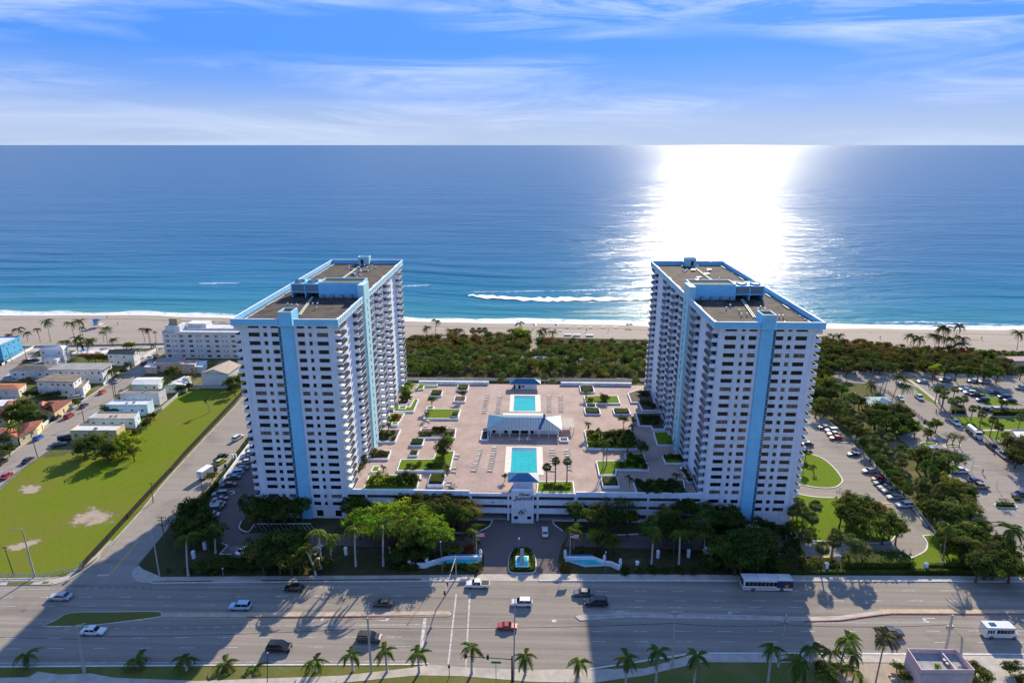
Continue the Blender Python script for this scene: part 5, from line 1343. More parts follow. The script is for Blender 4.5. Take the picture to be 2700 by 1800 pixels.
for x, y, h in ((575, 1020, 5.2), (670, 950, 6.6), (795, 960, 6.2)): sabal(zB(x, y), h, 1.5, 'slender fan palm in the lawn planter beside the street pavilion', 'fan palms beside the street pavilion', DT)
palm_h(zB(1015, 555), 3.4, 1.6, 'small palm casting a star shadow beside the pergola', DT, single=False, group=dk)
palm_h(zB(1000, 205), 2.6, 1.9, 'short bright palm beside the rust-red planter', DT, key='lit', single=False, group=dk)
for x, y in ((1185, 770), (1225, 730)): palm_h(zB(x, y), 8.0, 1.8, 'slender tall palm rising from the L-shaped shaded planter', DT, single=False, group='slender palms in the L-shaped planter')
for x, y in ((1490, 570), (1500, 500)): palm_h(zB(x, y), 4.5, 1.6, 'dark palm at the back of the largest planter', DT, single=False, group='dark palms behind the thicket')
for x, y in ((1120, 620), (1150, 650)): palm_h(zB(x, y), 2.6, 1.6, 'short palm at the sunny end of the largest planter', DT, key='olive', single=False, group='short palms in the largest planter')
for x, y, l in ((1800, 375, 'seaward'), (1900, 750, 'middle'), (1465, 1130, 'street-parapet'), (1965, 1095, 'street-side')): palm_h(zB(x, y), 3.2, 1.6, 'shaded palm on the walk of the shaded tower, ' + l + ' one', DT, single=False, group=dk)
for x, y, l in ((510, 575, 'in front of the rust-red bush'), (935, 445, 'at the end of the wide lawn planter'), (430, 640, 'in the mixed palm planter'), (500, 650, 'at the outer edge of the mixed palm planter'), (235, 930, 'at the foot of the tower near the pink bush'), (455, 1030, 'beside the small yellow-green planter'), (1150, 1070, 'at the corner of the large L-shaped lawn')): palm_h(zA(x, y), 1.8, 1.2, 'young palm ' + l, DT, single=False, group=dk)

# loungers ----------------------------------------------------------
lf = MB(); lf.box(0, 1.25, -.3, .3, .26, .34); bk_ = MB().add([(1.2, -.3, .3), (1.2, .3, .3), (1.85, .3, .72), (1.85, -.3, .72), (1.2, -.3, .22), (1.2, .3, .22), (1.85, .3, .64), (1.85, -.3, .64)], [(0, 3, 2, 1), (4, 5, 6, 7), (0, 1, 5, 4), (1, 2, 6, 5), (2, 3, 7, 6), (3, 0, 4, 7)])
lg = MB()
for x in (.1, 1.3):
    for y in (-.26, .22): lg.box(x, x + .04, y, y + .04, 0, .26)
plast = mat('white_lounger', (.72, .71, .68), .5, .08, 2); strap = mat('grey_sling', (.45, .44, .42), .7, .15, 3, rnd=.3)
LM = (lf.mesh('seat', strap), bk_.mesh('backrest', strap), lg.mesh('legs', plast))
def lounger(p, rz, label, group, z=DZ):
    T = thing('sun_lounger', label, 'lounger', (p.x, p.y, z), rz, group)
    for m_ in LM: obj(m_.name.split('.')[0], m_, T)
def lrow(z, x0, y0, x1, y1, n, label, rz=0.0):
    for i in range(n):
        f = i / max(1, n - 1); q = G(*z(x0 + (x1 - x0) * f, y0 + (y1 - y0) * f), DZ + .2)
        lounger(q, rz + RN.uniform(-.12, .12), 'sun lounger in ' + label, label)
lrow(zA, 1570, 250, 1530, 440, 9, 'the outer row facing the seaward pool on the field side', 0.1)
lrow(zA, 1700, 270, 1680, 440, 8, 'the inner row facing the seaward pool on the field side', 0.1)
lrow(zB, 580, 258, 578, 418, 8, 'the inner row facing the seaward pool on the car-park side', 0.0)
lrow(zB, 700, 262, 705, 418, 8, 'the outer row facing the seaward pool on the car-park side', 0.0)
lrow(zA, 1480, 855, 1415, 1070, 10, 'the outer row facing the street-side pool on the field side', 0.1)
lrow(zA, 1640, 820, 1590, 1070, 10, 'the inner row facing the street-side pool on the field side', 0.1)
lrow(zB, 612, 828, 612, 1050, 9, 'the inner row facing the street-side pool on the car-park side')
lrow(zB, 765, 838, 790, 1035, 8, 'the outer row facing the street-side pool on the car-park side')
lrow(zA, 1240, 900, 1225, 935, 2, 'the pair beside the large L-shaped lawn')
lrow(zA, 1205, 1045, 1195, 1080, 2, 'the pair near the corner of the large L-shaped lawn')
lrow(zA, 1150, 1195, 1130, 1265, 3, 'the short row beside the tall hedge box')
for x, y, l in ((925, 535, 'under the wide lawn planter'), (900, 592, 'behind the wide crowded planter'), (1170, 598, 'at the corner of the crowded planter')): lounger(G(*zA(x, y), DZ), -.4, 'single white lounger ' + l, 'scattered loungers')
# tables on the terrace
for x, l in ((278, 'first from the open corner'), (370, 'next to the glass doors')):
    p = G(*zB(x, 735), DZ); T = thing('patio_table', 'round white patio table on the clubhouse terrace, ' + l, 'table', (p.x, p.y, DZ), 0, 'terrace tables')
    MB().tube([(0, 0, .7), (0, 0, .74)], .55, 14).build('table_top', plast, T, world=False); MB().tube([(0, 0, 0), (0, 0, .7)], .05, 6).build('pedestal', plast, T, world=False)
    for a in range(4):
        c_ = thing('patio_chair', 'white patio chair around the terrace table, ' + l, 'chair', (p.x + .85 * math.cos(a * PI / 2), p.y + .85 * math.sin(a * PI / 2), DZ), a * PI / 2, 'terrace chairs')
        MB().box(-.2, .2, -.2, .2, .4, .44).build('seat', plast, c_, world=False); MB().box(.16, .2, -.2, .2, .44, .85).build('backrest', plast, c_, world=False)
        g_ = MB()
        for x_ in (-.18, .15):
            for y_ in (-.18, .15): g_.box(x_, x_ + .03, y_, y_ + .03, 0, .4)
        g_.build('legs', plast, c_, world=False)
# ------------------------------------------------------------------ houses beside the field
whitew = mat('house_white', (.68, .68, .66), .8, .08, .5, dirt=((.5, .48, .44), .35, .62))
paleb = mat('house_pale_blue', (.52, .66, .74), .8, .08, .5)
paley = mat('house_cream_yellow', (.70, .60, .32), .8, .08, .5)
pinkw = mat('house_pink', (.62, .45, .40), .8, .08, .5)
aqua = mat('house_bright_blue', (.10, .46, .74), .75, .08, .5)
mintw = mat('house_mint', (.55, .68, .58), .8, .08, .5)
tileo = mat('terracotta_tiles', (.42, .155, .08), .8, .22, 1.2, bump=.5)
tiled_ = mat('dark_red_tiles', (.20, .062, .042), .8, .25, 1.2, bump=.5)
shing = mat('grey_shingles', (.13, .12, .11), .9, .2, 1.0, bump=.4)
tanroof = mat('tan_shingles', (.42, .335, .26), .9, .12, 1.0, bump=.4)
wroof = mat('white_membrane', (.62, .60, .57), .7, .1, .5, dirt=((.4, .37, .33), .3, .6))
groof = mat('grey_membrane', (.30, .29, .28), .85, .15, .4, dirt=((.2, .19, .18), .3, .55))
broof = mat('brown_membrane', (.20, .165, .13), .9, .2, .4)
troof = mat('sandy_membrane', (.46, .38, .29), .9, .12, .4)
door_m = mat('house_door', (.16, .10, .07), .5, .1, 2)
_hw = {}
def hwin(w, h, par, pos, ang, st=0):
    k = (round(w, 2), round(h, 2), st)
    if k not in _hw:
        mb = MB(); mb.box(0, w, .02, .06, 0, h, 0)
        for a in ((0, .07, 0, h), (w - .07, w, 0, h), (.07, w - .07, 0, .07), (.07, w - .07, h - .07, h), (w / 2 - .035, w / 2 + .035, .07, h - .07)): mb.box(a[0], a[1], -.06, .02, a[2], a[3], 1)
        mb.box(-.08, w + .08, -.14, -.06, -.1, -.02, 1)
        _hw[k] = mb.mesh('window', [glass if st == 0 else glass2, whitew])
    return obj('window', _hw[k], par, pos, ang)
def house(name, label, quad, h, wm_, rm, roof='flat', rise=1.2, storeys=1, group=None, win=(1.1, 1.0), gap=3.2, over=.4, cat='house', par_h=.45, doorside=None, seed=1, zb=0.0, skip=()):
    P = ccw([(p[0], p[1]) for p in ([G(*q, h) for q in quad] if len(quad[0]) == 2 and not isinstance(quad[0], Vector) else quad)])
    cx = sum(p[0] for p in P) / len(P); cy = sum(p[1] for p in P) / len(P)
    T = thing(name, label, cat, (cx, cy, zb), 0, group)
    o = ORG[T.name]; r = random.Random(seed + int(abs(cx) * 3))
    mb = MB(); n = len(P); fh = (h - zb) / storeys
    for i in range(n):
        p, q = Vector(P[i] + (0,)), Vector(P[(i + 1) % n] + (0,)); d = (q - p); ln = d.length; d.normalize(); nn = Vector((d.y, -d.x, 0))
        ops = []
        if i not in skip:
            m_ = int(ln / gap)
            for s in range(storeys):
                for k in range(m_):
                    u0 = ln * (k + .5) / m_ - win[0] / 2 + r.uniform(-.25, .25)
                    if r.random() < .12: continue
                    w_ = win[0] * r.choice([1, 1, .55])
                    z0 = zb + s * fh + fh * .38
                    if doorside == i and s == 0 and k == m_ // 2: ops.append((u0, u0 + .95, zb + .05, zb + 2.0)); continue
                    ops.append((u0, u0 + w_, z0, z0 + win[1]))
        wall_grid(mb, p, d, nn, ln, zb, h, ops, .16)
        ang = math.atan2(d.y, d.x)
        for u0, u1, z0, z1 in ops:
            pos = p + d * u0 - nn * .10 + Vector((0, 0, z0)) - o
            if z1 - z0 > 1.7:
                dm = MB().box(0, u1 - u0, 0, .05, 0, z1 - z0).mesh('door', door_m); obj('door', dm, T, pos, ang)
            else: hwin(u1 - u0, z1 - z0, T, pos, ang, 0 if r.random() < .7 else 1)
    mb.build('wall', wm_, T)
    if roof == 'flat':
        mb = MB(); mb.prism(P, h - .1, h + .05); mb.build('roof', rm, T)
        pb_ = MB(); ii = [(cx + (x - cx) * (1 - .25 / max(.5, abs(x - cx) + abs(y - cy))), cy + (y - cy) * (1 - .25 / max(.5, abs(x - cx) + abs(y - cy)))) for x, y in P]
        vs = [(x, y, h - .1) for x, y in P] + [(x, y, h + par_h) for x, y in P] + [(x, y, h + par_h) for x, y in ii] + [(x, y, h + .02) for x, y in ii]
        fs = []
        for i in range(n):
            j = (i + 1) % n
            for a in range(3): fs.append((a * n + i, a * n + j, (a + 1) * n + j, (a + 1) * n + i))
        pb_.add(vs, fs); pb_.build('parapet', wm_, T)
        for k in range(2):
            x, y = cx + r.uniform(-2, 2), cy + r.uniform(-1, 1)
            MB().box(x - .4, x + .4, y - .3, y + .3, h + .05, h + .55).build('roof_unit', steel, T)
    elif roof == 'slab':
        Q = [(cx + (x - cx) * 1.08, cy + (y - cy) * 1.12) for x, y in P]; MB().prism(Q, h, h + .22).build('roof', rm, T)
    else:
        k = 1 + over / max(2., abs(P[0][0] - cx)); Q = [Vector((cx + (x - cx) * k, cy + (y - cy) * k)) for x, y in P]
        if (Q[1] - Q[0]).length < (Q[2] - Q[1]).length: Q = Q[1:] + Q[:1]
        a = (Q[1] + Q[2]) / 2; b = (Q[3] + Q[0]) / 2
        if roof == 'hip': w_ = (Q[2] - Q[1]).length / 2; dd_ = (b - a).normalized(); a = a + dd_ * min(w_, (b - a).length * .45); b = b - dd_ * min(w_, (b - a).length * .45)
        V = [(q.x, q.y, h) for q in Q] + [(a.x, a.y, h + rise), (b.x, b.y, h + rise)]
        mb = MB(); mb.add(V, [(0, 1, 4, 5), (2, 3, 5, 4), (3, 2, 1, 0)]); 
        if roof == 'hip': mb.add(V, [(1, 2, 4), (3, 0, 5)])
        mb.build('roof', rm, T)
        if roof == 'gable':
            Pp = [Vector(p) for p in P]
            if (Pp[1] - Pp[0]).length < (Pp[2] - Pp[1]).length: Pp = Pp[1:] + Pp[:1]
            for u, v in ((1, 2), (3, 0)):
                m_ = (Pp[u] + Pp[v]) / 2; MB().add([(Pp[u].x, Pp[u].y, h - .05), (Pp[v].x, Pp[v].y, h - .05), (m_.x, m_.y, h + rise * .9)], [(0, 1, 2)]).build('gable_wall', wm_, T)
    return T
row = 'low houses along the field'
house('house', 'low cream-yellow flat-roofed house behind the big field tree', [zL(640, 1165), zL(725, 1107), zL(1135, 1107), zL(1060, 1165)], 3.4, paley, wroof, group=row, doorside=1)
house('house', 'low pale-blue house with a sandy flat roof', [zL(805, 1052), zL(890, 996), zL(1270, 992), zL(1225, 1055)], 3.6, paleb, troof, group=row)
house('house', 'white house with blue trim and a long white roof', [zL(960, 930), zL(1040, 886), zL(1395, 882), zL(1340, 930)], 4.2, paleb, wroof, group=row)
house('house', 'tall white house with a dark brown flat roof', [zL(1090, 828), zL(1170, 788), zL(1510, 785), zL(1445, 828)], 4.6, whitew, broof, group=row)
house('house', 'mint house under a pale ribbed metal roof', [zL(1200, 735), zL(1258, 675), zL(1490, 672), zL(1440, 738)], 3.2, mintw, wroof, 'gable', .7, group=row)
house('house', 'small mint cottage with a white gable roof and palms', [zL(1500, 752), zL(1610, 695), zL(1745, 668), zL(1690, 742)], 3.2, mintw, wroof, 'gable', .9, group=row)
house('apartment_house', 'two-storey white gabled house with a tan roof beside the tower', [zL(1835, 635), zL(1990, 560), zL(2190, 560), zL(2075, 640)], 6.6, whitew, tanroof, 'gable', 2.0, 2, skip=(0, 3))
house('house', 'pink flat-roofed house in the hotel shadow', [zL(1400, 548), zL(1455, 500), zL(1690, 495), zL(1645, 548)], 4.0, pinkw, groof)
house('house', 'small pink annexe with a blue-grey roof behind the palms', [zL(1650, 560), zL(1700, 522), zL(1812, 520), zL(1775, 565)], 4.0, pinkw, groof)
house('porch', 'low pink porch block with a pale roof on the street corner', [zL(1320, 580), zL(1350, 545), zL(1440, 545), zL(1425, 582)], 3.0, pinkw, wroof, 'slab', cat='porch')
house('carport', 'white carport with a pale blue roof behind the gabled house', [zL(1770, 575), zL(1810, 528), zL(1885, 526), zL(1845, 578)], 3.0, whitew, paleb, 'slab', cat='carport', skip=(0, 1, 2, 3))
# across the back street
house('house', 'yellow terrace with a dark red tiled roof beside the red car', [zL(405, 960), zL(440, 890), zL(650, 880), zL(495, 990)], 3.2, paley, tiled_, 'hip', 1.2, doorside=0)
house('house', 'yellow wing with an orange tiled hip roof behind the garden palms', [zL(345, 945), zL(360, 900), zL(430, 898), zL(410, 950)], 3.2, paley, tileo, 'hip', .9)
house('house', 'yellow terrace with a dark red tiled roof beside the blue car', [zL(170, 1215), zL(190, 1095), zL(385, 1065), zL(330, 1130)], 3.2, paley, tiled_, 'hip', 1.1, doorside=0)
house('house', 'cream house with an orange tiled roof behind the blue car', [zL(-60, 1215), zL(-40, 1130), zL(150, 1130), zL(155, 1215)], 3.2, paley, tileo, 'hip', 1.0)
house('house', 'cream house with a long dark red roof behind the leafy garden', [zL(-70, 1050), zL(60, 900), zL(150, 895), zL(40, 1040)], 3.4, paley, tiled_, 'hip', 1.2)
house('house', 'cream bungalow with a bright orange tiled roof', [zL(-60, 780), zL(-40, 730), zL(235, 728), zL(165, 780)], 3.6, mat('cream_wall', (.66, .62, .52), .8, .08, .5), tileo, 'hip', .8)
house('house', 'white bungalow with a pale grey roof at the edge of the plots', [zL(-40, 935), zL(-20, 885), zL(110, 880), zL(60, 935)], 3.2, whitew, wroof, 'slab')
house('apartment_house', 'white two-storey house with brown shed roofs and a lower wing', [zL(330, 705), zL(490, 645), zL(735, 660), zL(665, 715)], 6.4, whitew, broof, 'slab', storeys=2, gap=2.6)
house('annexe', 'single-storey white wing below the brown shed roofs', [zL(400, 768), zL(500, 720), zL(815, 710), zL(755, 775)], 3.2, whitew, broof, 'flat')
house('apartment_house', 'long white two-storey block with a grey flat roof and gallery', [zL(450, 605), zL(560, 550), zL(1015, 548), zL(925, 605)], 6.2, whitew, groof, 'slab', storeys=2, gap=2.8)
house('house', 'white bungalow with a dark grey hipped roof by the third street', [zL(85, 612), zL(235, 556), zL(490, 556), zL(465, 612)], 3.8, whitew, shing, 'hip', 1.0)
house('house', 'white two-storey house with a pale hipped roof beside the promenade', [zH(715, 632), zH(830, 575), zH(1250, 560), zH(1140, 640)], 6.6, whitew, wroof, 'hip', 1.4, 2, skip=(0,))
house('annexe', 'low white gabled wing of the promenade house', [zH(790, 800), zH(880, 755), zH(1160, 735), zH(1030, 815)], 3.4, whitew, wroof, 'gable', .8)
house('house', 'white house with a grey gable roof on the back street corner', [zH(1960, 715), zH(2080, 650), zH(2530, 655), zH(2430, 725)], 5.6, whitew, shing, 'gable', 1.5, 2, gap=2.6)
house('apartment_house', 'bright blue apartment house with a white roof by the promenade', [zH(-520, 560), zH(-300, 410), zH(368, 412), zH(5, 560)], 7.6, aqua, wroof, storeys=3, gap=3.4)
pd_ = thing('pool_terrace', 'walled white and pink pool terrace of the promenade house', 'terrace', G(*zH(1700, 680)))
MB().prism([G(*zH(1300, 700), .8), G(*zH(1500, 600), .8), G(*zH(2080, 600), .8), G(*zH(1900, 700), .8)], 0, .8).build('terrace_slab', whitew, pd_)
MB().prism([G(*zH(1440, 705), .9), G(*zH(1460, 690), .9), G(*zH(1650, 690), .9), G(*zH(1640, 712), .9)], .7, .84).build('red_deck', mat('red_deck', (.45, .17, .14), .8, .1, 1), pd_)
MB().prism([G(*zH(1715, 715), .9), G(*zH(1735, 665), .9), G(*zH(1850, 665), .9), G(*zH(1840, 700), .9)], .7, .84).build('red_mat', MATS['red_deck'], pd_)
MB().prism([G(*zH(1600, 640), .9), G(*zH(1680, 600), .9), G(*zH(2060, 600), .9), G(*zH(1980, 640), .9)], .7, .83).build('pink_court', mat('pink_court', (.55, .42, .38), .8, .1, 1), pd_)

# hotel of five storeys
hb0, hb1 = atY(427, 876, 0.1), 0
HL = G(*zK(660, 785)); hz_ = atY(*zK(600, 322), HL.y).z
HRx = atY(*zK(2060, 305), HL.y).x; HLx = atY(*zK(600, 322), HL.y).x
hotel = thing('hotel', 'five-storey white beach hotel with rows of small windows', 'hotel', ((HLx + HRx) / 2, HL.y, 0))
mb = MB(); ops = []; hw_ = HRx - HLx; r = random.Random(8)
rowsz = [atY(*zK(700, y), HL.y).z for y in (385, 475, 565, 655, 745)]
cols_ = [(690, 'd'), (782, 's'), (838, 's'), (945, 'd'), (1112, 'd'), (1230, 's'), (1292, 's'), (1420, 'd'), (1587, 'd'), (1703, 's'), (1765, 's'), (1893, 'd')]
hx = [(atY(*zK(c, 385), HL.y).x, k) for c, k in cols_]
for z in rowsz:
    for x, k in hx: w_ = .85 if k == 's' else 1.9; ops.append((x - HLx - w_ / 2, x - HLx + w_ / 2, z - (.4 if k == 's' else .6), z + (.4 if k == 's' else .6)))
wall_grid(mb, (HLx, HL.y, 0), (1, 0, 0), (0, -1, 0), hw_, 0, hz_, ops, .2)
for o_, u_, n_, w_ in (((HLx, HL.y + 16, 0), (1, 0, 0), (0, 1, 0), hw_), ((HLx, HL.y, 0), (0, 1, 0), (-1, 0, 0), 16), ((HRx, HL.y, 0), (0, 1, 0), (1, 0, 0), 16)): wall_grid(mb, o_, u_, n_, w_, 0, hz_, [], .2)
mb.build('wall', whitew, hotel)
for u0, u1, z0, z1 in ops: hwin(u1 - u0, z1 - z0, hotel, Vector((HLx + u0, HL.y + .12, z0)) - ORG[hotel.name], 0, 0 if r.random() < .6 else 1)
MB().box(HLx, HRx, HL.y, HL.y + 16, hz_ - .1, hz_ + .05).build('roof', wroof, hotel)
mb = MB()
for a in ((HLx + 6, HRx + .6, HL.y - .5, HL.y - .1), (HLx, HRx, HL.y + 15.7, HL.y + 16), (HLx, HLx + .3, HL.y, HL.y + 15.7), (HRx - .3, HRx, HL.y, HL.y + 15.7)): mb.box(*a, hz_ - .3, hz_ + .6)
mb.box(HLx + 10, HRx - 2, HL.y + 5, HL.y + 5.3, hz_, hz_ + .9); mb.build('parapet', whitew, hotel)
MB().box(HLx + 1.0, HLx + 8.2, HL.y + 1.5, HL.y + 8, hz_, hz_ + 3.0).build('stair_house', whitew, hotel)
MB().box(HLx + 8.4, HLx + 18, HL.y + 8, HL.y + 14, hz_, hz_ + 2.4).build('lift_house', whitew, hotel)
MB().box(HLx + 2.6, HLx + 6.6, HL.y + 3, HL.y + 6.5, hz_ + 3.6, hz_ + 6.2).build('cooling_tower', mat('tan_cooling_tower', (.40, .32, .20), .7, .25, 2), hotel)
MB().box(HLx + 2.2, HLx + 7.0, HL.y + 2.6, HL.y + 6.9, hz_ + 3.0, hz_ + 3.6).build('tower_frame', steel, hotel)
# pink shop by the main road, building and gazebo by the car park
pq = [(2427, 1777), (2390, 1720), (2519, 1723), (2568, 1777)]
W4 = [G(*p, 4.2) for p in pq]
shop = house('shop', 'small pink block with a sunken flat roof beside the main road', pq, 4.2, mat('shop_pink', (.66, .50, .50), .8, .08, .6), groof, 'flat', par_h=1.1, cat='shop', win=(1.0, .5), gap=3.0)
mb = MB(); c0 = sum(W4, Vector()) / 4; mb.obox(W4[1].lerp(W4[2], .68), W4[0].lerp(W4[3], .68), .25, 4.25, 5.0); mb.build('roof_divider', MATS['shop_pink'], shop)
shrub(c0 + Vector((-1, -1.2, 0)), .8, 'bright', 'weedy green plant growing on the pink shop roof', zb=4.25); 
house('beach_building', 'flat white-roofed park building at the lawn with sabal palms', [zU(1990, 810), zU(1910, 702), zU(2300, 702), zU(2400, 810)], 3.6, mat('mauve_wall', (.5, .45, .45), .8, .08, .6), wroof, cat='building')
house('beach_building', 'pink-decked beach building at the edge of the dune', [zQ(2230, 500), zQ(2180, 460), zQ(2600, 455), zQ(2650, 500)], 3.4, pinkw, pav, 'slab', cat='building')
gz = G(*zT(1700, 330), 3.2)
GZ = thing('park_shelter', 'park shelter with a pale teal pyramid roof under the tall palms', 'shelter', (gz.x, gz.y, 0))
pal = mat('pale_teal_roof', (.13, .27, .33), .7, .08, 1)
A_, B_, C_ = G(*zT(1480, 300), 3.0), G(*zT(1930, 372), 3.0), G(*zT(1700, 252), 5.0)
hw2 = 6.0; ap = Vector((C_.x, C_.y, 5.2))
mb = MB(); mb.add([(ap.x - hw2, ap.y - hw2, 3), (ap.x + hw2, ap.y - hw2, 3), (ap.x + hw2, ap.y + hw2, 3), (ap.x - hw2, ap.y + hw2, 3), tuple(ap)], [(0, 1, 4), (1, 2, 4), (2, 3, 4), (3, 0, 4), (3, 2, 1, 0)]); mb.build('roof', pal, GZ)
for dx in (-5, 5):
    for dy in (-5, 5): MB().box(ap.x + dx - .15, ap.x + dx + .15, ap.y + dy - .15, ap.y + dy + .15, 0, 3).build('post', concrete, GZ)
# lifeguard tower
lg_ = G(*zH(1790, 225))
LT = thing('lifeguard_tower', 'blue-roofed lifeguard tower on stilts standing on the sand', 'lifeguard tower', lg_)
o = lg_
for dx in (-1.3, 1.3):
    for dy in (-1.3, 1.3): MB().box(o.x + dx - .1, o.x + dx + .1, o.y + dy - .1, o.y + dy + .1, 0, 1.7).build('stilt', whitew, LT)
MB().box(o.x - 2.4, o.x + 2.4, o.y - 2.2, o.y + 2.2, 1.7, 1.85).build('platform', whitew, LT)
MB().box(o.x - 1.4, o.x + 1.4, o.y - 1.3, o.y + 1.3, 1.85, 4.1).build('cabin', mat('lifeguard_yellow', (.55, .48, .32), .7, .1, 1), LT)
MB().box(o.x - 1.41, o.x + .2, o.y - 1.36, o.y - 1.3, 1.86, 4.1).build('blue_wall', aqua, LT)
mb = MB(); mb.hip(o.x - 1.7, o.x + 1.7, o.y - 1.7, o.y + 1.7, 4.1, 5.0, gable=True); mb.build('roof', mat('lifeguard_blue', (.08, .28, .55), .5, .05, 1), LT)
MB().obox((o.x + 2.3, o.y - .5), (o.x + 5.5, o.y - .5), 1.0, .8, .9).build('ramp', whitew, LT)
MB().box(o.x - 2.4, o.x + 2.4, o.y - 2.2, o.y - 2.14, 2.6, 2.7).build('handrail', whitew, LT)
# ------------------------------------------------------------------ vehicles
carglass = mat('car_glass', (.012, .014, .017), .05, 0, spec=.7)
chrome = mat('rim_metal', (.42, .42, .44), .3, 0, metal=.8)
lampw = mat('headlamp', (.75, .75, .75), .15, 0); lampr = mat('tail_lamp', (.35, .02, .02), .25, 0)
PAINT = {'white': (.72, .72, .71), 'silver': (.42, .43, .45), 'black': (.012, .012, .014), 'grey': (.12, .125, .13), 'darkgrey': (.045, .047, .05), 'red': (.42, .02, .02), 'blue': (.02, .16, .55), 'navy': (.02, .03, .09), 'orange': (.50, .10, .025), 'tan': (.30, .25, .17), 'green': (.05, .10, .07), 'lime': (.42, .48, .06), 'teal': (.06, .14, .15), 'maroon': (.16, .02, .03), 'purple': (.05, .03, .09), 'lightblue': (.35, .52, .68), 'beige': (.45, .40, .32)}
def paint(c): return mat('car_paint_' + c, PAINT[c], .28, 0, spec=.5, coat=.8)
def loft(mb, st, mi=0):
    """st: list of (x, half width at sill, half width at belt, z bottom, z top) stations; rounded section"""
    n = 10; vs = []
    for x, w0, w1, z0, z1 in st:
        h = z1 - z0
        sec = [(-w0 * .9, z0), (-w0, z0 + h * .22), (-w0, z0 + h * .6), (-w1, z1 - h * .12), (-w1 * .84, z1), (w1 * .84, z1), (w1, z1 - h * .12), (w0, z0 + h * .6), (w0, z0 + h * .22), (w0 * .9, z0)]
        vs += [(x, y, z) for y, z in sec]
    fs = [(i * n + k, i * n + (k + 1) % n, (i + 1) * n + (k + 1) % n, (i + 1) * n + k) for i in range(len(st) - 1) for k in range(n)]
    fs += [tuple(range(n - 1, -1, -1)), tuple(range(len(vs) - n, len(vs)))]
    mb.add(vs, fs, mi)
CT = {}
def car_meshes(kind, col):
    """front points to +X, origin on the ground under the middle"""
    if (kind, col) in CT: return CT[(kind, col)]
    P = {'sedan': (4.7, .90, [(-2.35, .45, .78), (-2.25, .32, .92), (-1.2, .24, .98), (.9, .24, .96), (1.9, .26, .86), (2.25, .32, .74), (2.35, .42, .66)], (-1.75, -1.05, .35, 1.15, 1.42)),
         'suv': (4.8, .95, [(-2.4, .5, .95), (-2.32, .36, 1.1), (-1.2, .30, 1.12), (.9, .30, 1.08), (1.95, .32, 1.0), (2.3, .38, .88), (2.4, .5, .75)], (-2.25, -1.85, .45, 1.25, 1.72)),
         'hatch': (4.2, .88, [(-2.1, .45, .85), (-2.02, .32, .98), (-1.0, .25, 1.0), (.9, .25, .97), (1.6, .27, .9), (2.0, .33, .76), (2.1, .42, .66)], (-1.95, -1.5, .45, 1.2, 1.5)),
         'coupe': (4.3, .92, [(-2.15, .4, .72), (-2.05, .28, .86), (-1.0, .2, .86), (.8, .2, .82), (1.7, .22, .72), (2.05, .28, .6), (2.15, .38, .54)], (-1.3, -.6, .2, .95, 1.2)),
         'pickup': (5.6, 1.0, [(-2.8, .5, .95), (-2.75, .38, 1.08), (-.6, .34, 1.08), (.9, .34, 1.12), (2.2, .36, 1.06), (2.7, .42, .95), (2.8, .55, .8)], (-.75, -.6, .75, 1.45, 1.82)),
         'van': (5.6, 1.0, [(-2.8, .4, 1.25), (-2.75, .32, 1.3), (0, .3, 1.3), (1.4, .3, 1.25), (2.2, .32, 1.05), (2.7, .38, .9), (2.8, .5, .8)], (-2.75, -2.7, 1.2, 2.0, 2.3))}[kind]
    ln, w, st, (g0, g1, g2, g3, zr) = P
    m_ = paint(col)
    b = MB(); loft(b, [(x, w * (.93 if abs(x) > ln * .46 else 1), w * (.86 if abs(x) > ln * .46 else .95), z0, z1) for x, z0, z1 in st])
    if kind == 'pickup':
        b.box(-2.7, -.75, -w, -w + .1, 1.0, 1.12); b.box(-2.7, -.75, w - .1, w, 1.0, 1.12)
    zb = lambda x: interp([(s[0], s[2]) for s in st], x)
    gw, rw = w * .90, w * .74
    G_ = MB(); zg = lambda x: zb(x) - .04
    body = b.mesh('body', m_, smooth=False)
    lo = [(g0, zg(g0)), (g3, zg(g3))]; hi = [(g1, zr - .06), (g2, zr - .06)]
    V = [(g0, -gw, zg(g0)), (g3, -gw, zg(g3)), (g3, gw, zg(g3)), (g0, gw, zg(g0)), (g1, -rw, zr - .06), (g2, -rw, zr - .06), (g2, rw, zr - .06), (g1, rw, zr - .06)]
    pick = lambda f: MB().add([V[i] for i in f], [(0, 1, 2, 3)])
    ws = pick((1, 2, 6, 5)).mesh('windscreen', carglass); rw_ = pick((3, 0, 4, 7)).mesh('rear_window', carglass)
    sd = [pick(f).mesh('side_window', carglass) for f in ((0, 1, 5, 4), (2, 3, 7, 6))]
    rf = MB(); rf.box(g1 - .04, g2 + .04, -rw - .02, rw + .02, zr - .07, zr)
    pl_ = rf
    for sx, sx2 in ((g0, g1), (g3, g2), ((g0 + g3) / 2, (g1 + g2) / 2)):
        for s in (-1, 1): pl_.tube([(sx, s * (gw + .01), zg(sx)), (sx2, s * (rw + .01), zr - .04)], .045, 4)
    roof = rf.mesh('roof', m_)
    ty = MB().tube([(0, -.11, 0), (0, .11, 0)], .33 if kind in ('suv', 'pickup', 'van') else .31, 14).mesh('wheel', blk)
    rm = MB().tube([(0, -.125, 0), (0, .125, 0)], .19, 10).mesh('rim', chrome)
    hl = MB().box(-.06, .06, -.19, .19, -.08, .08).mesh('headlight', lampw); tl = MB().box(-.05, .05, -.15, .15, -.1, .1).mesh('tail_light', lampr)
    bed = None
    if kind == 'pickup': bed = MB().box(-2.65, -.85, -w + .12, w - .12, 1.05, 1.10).mesh('bed_liner', blk)
    CT[(kind, col)] = (ln, w, body, roof, ws, rw_, sd, ty, rm, hl, tl, bed, st)
    return CT[(kind, col)]
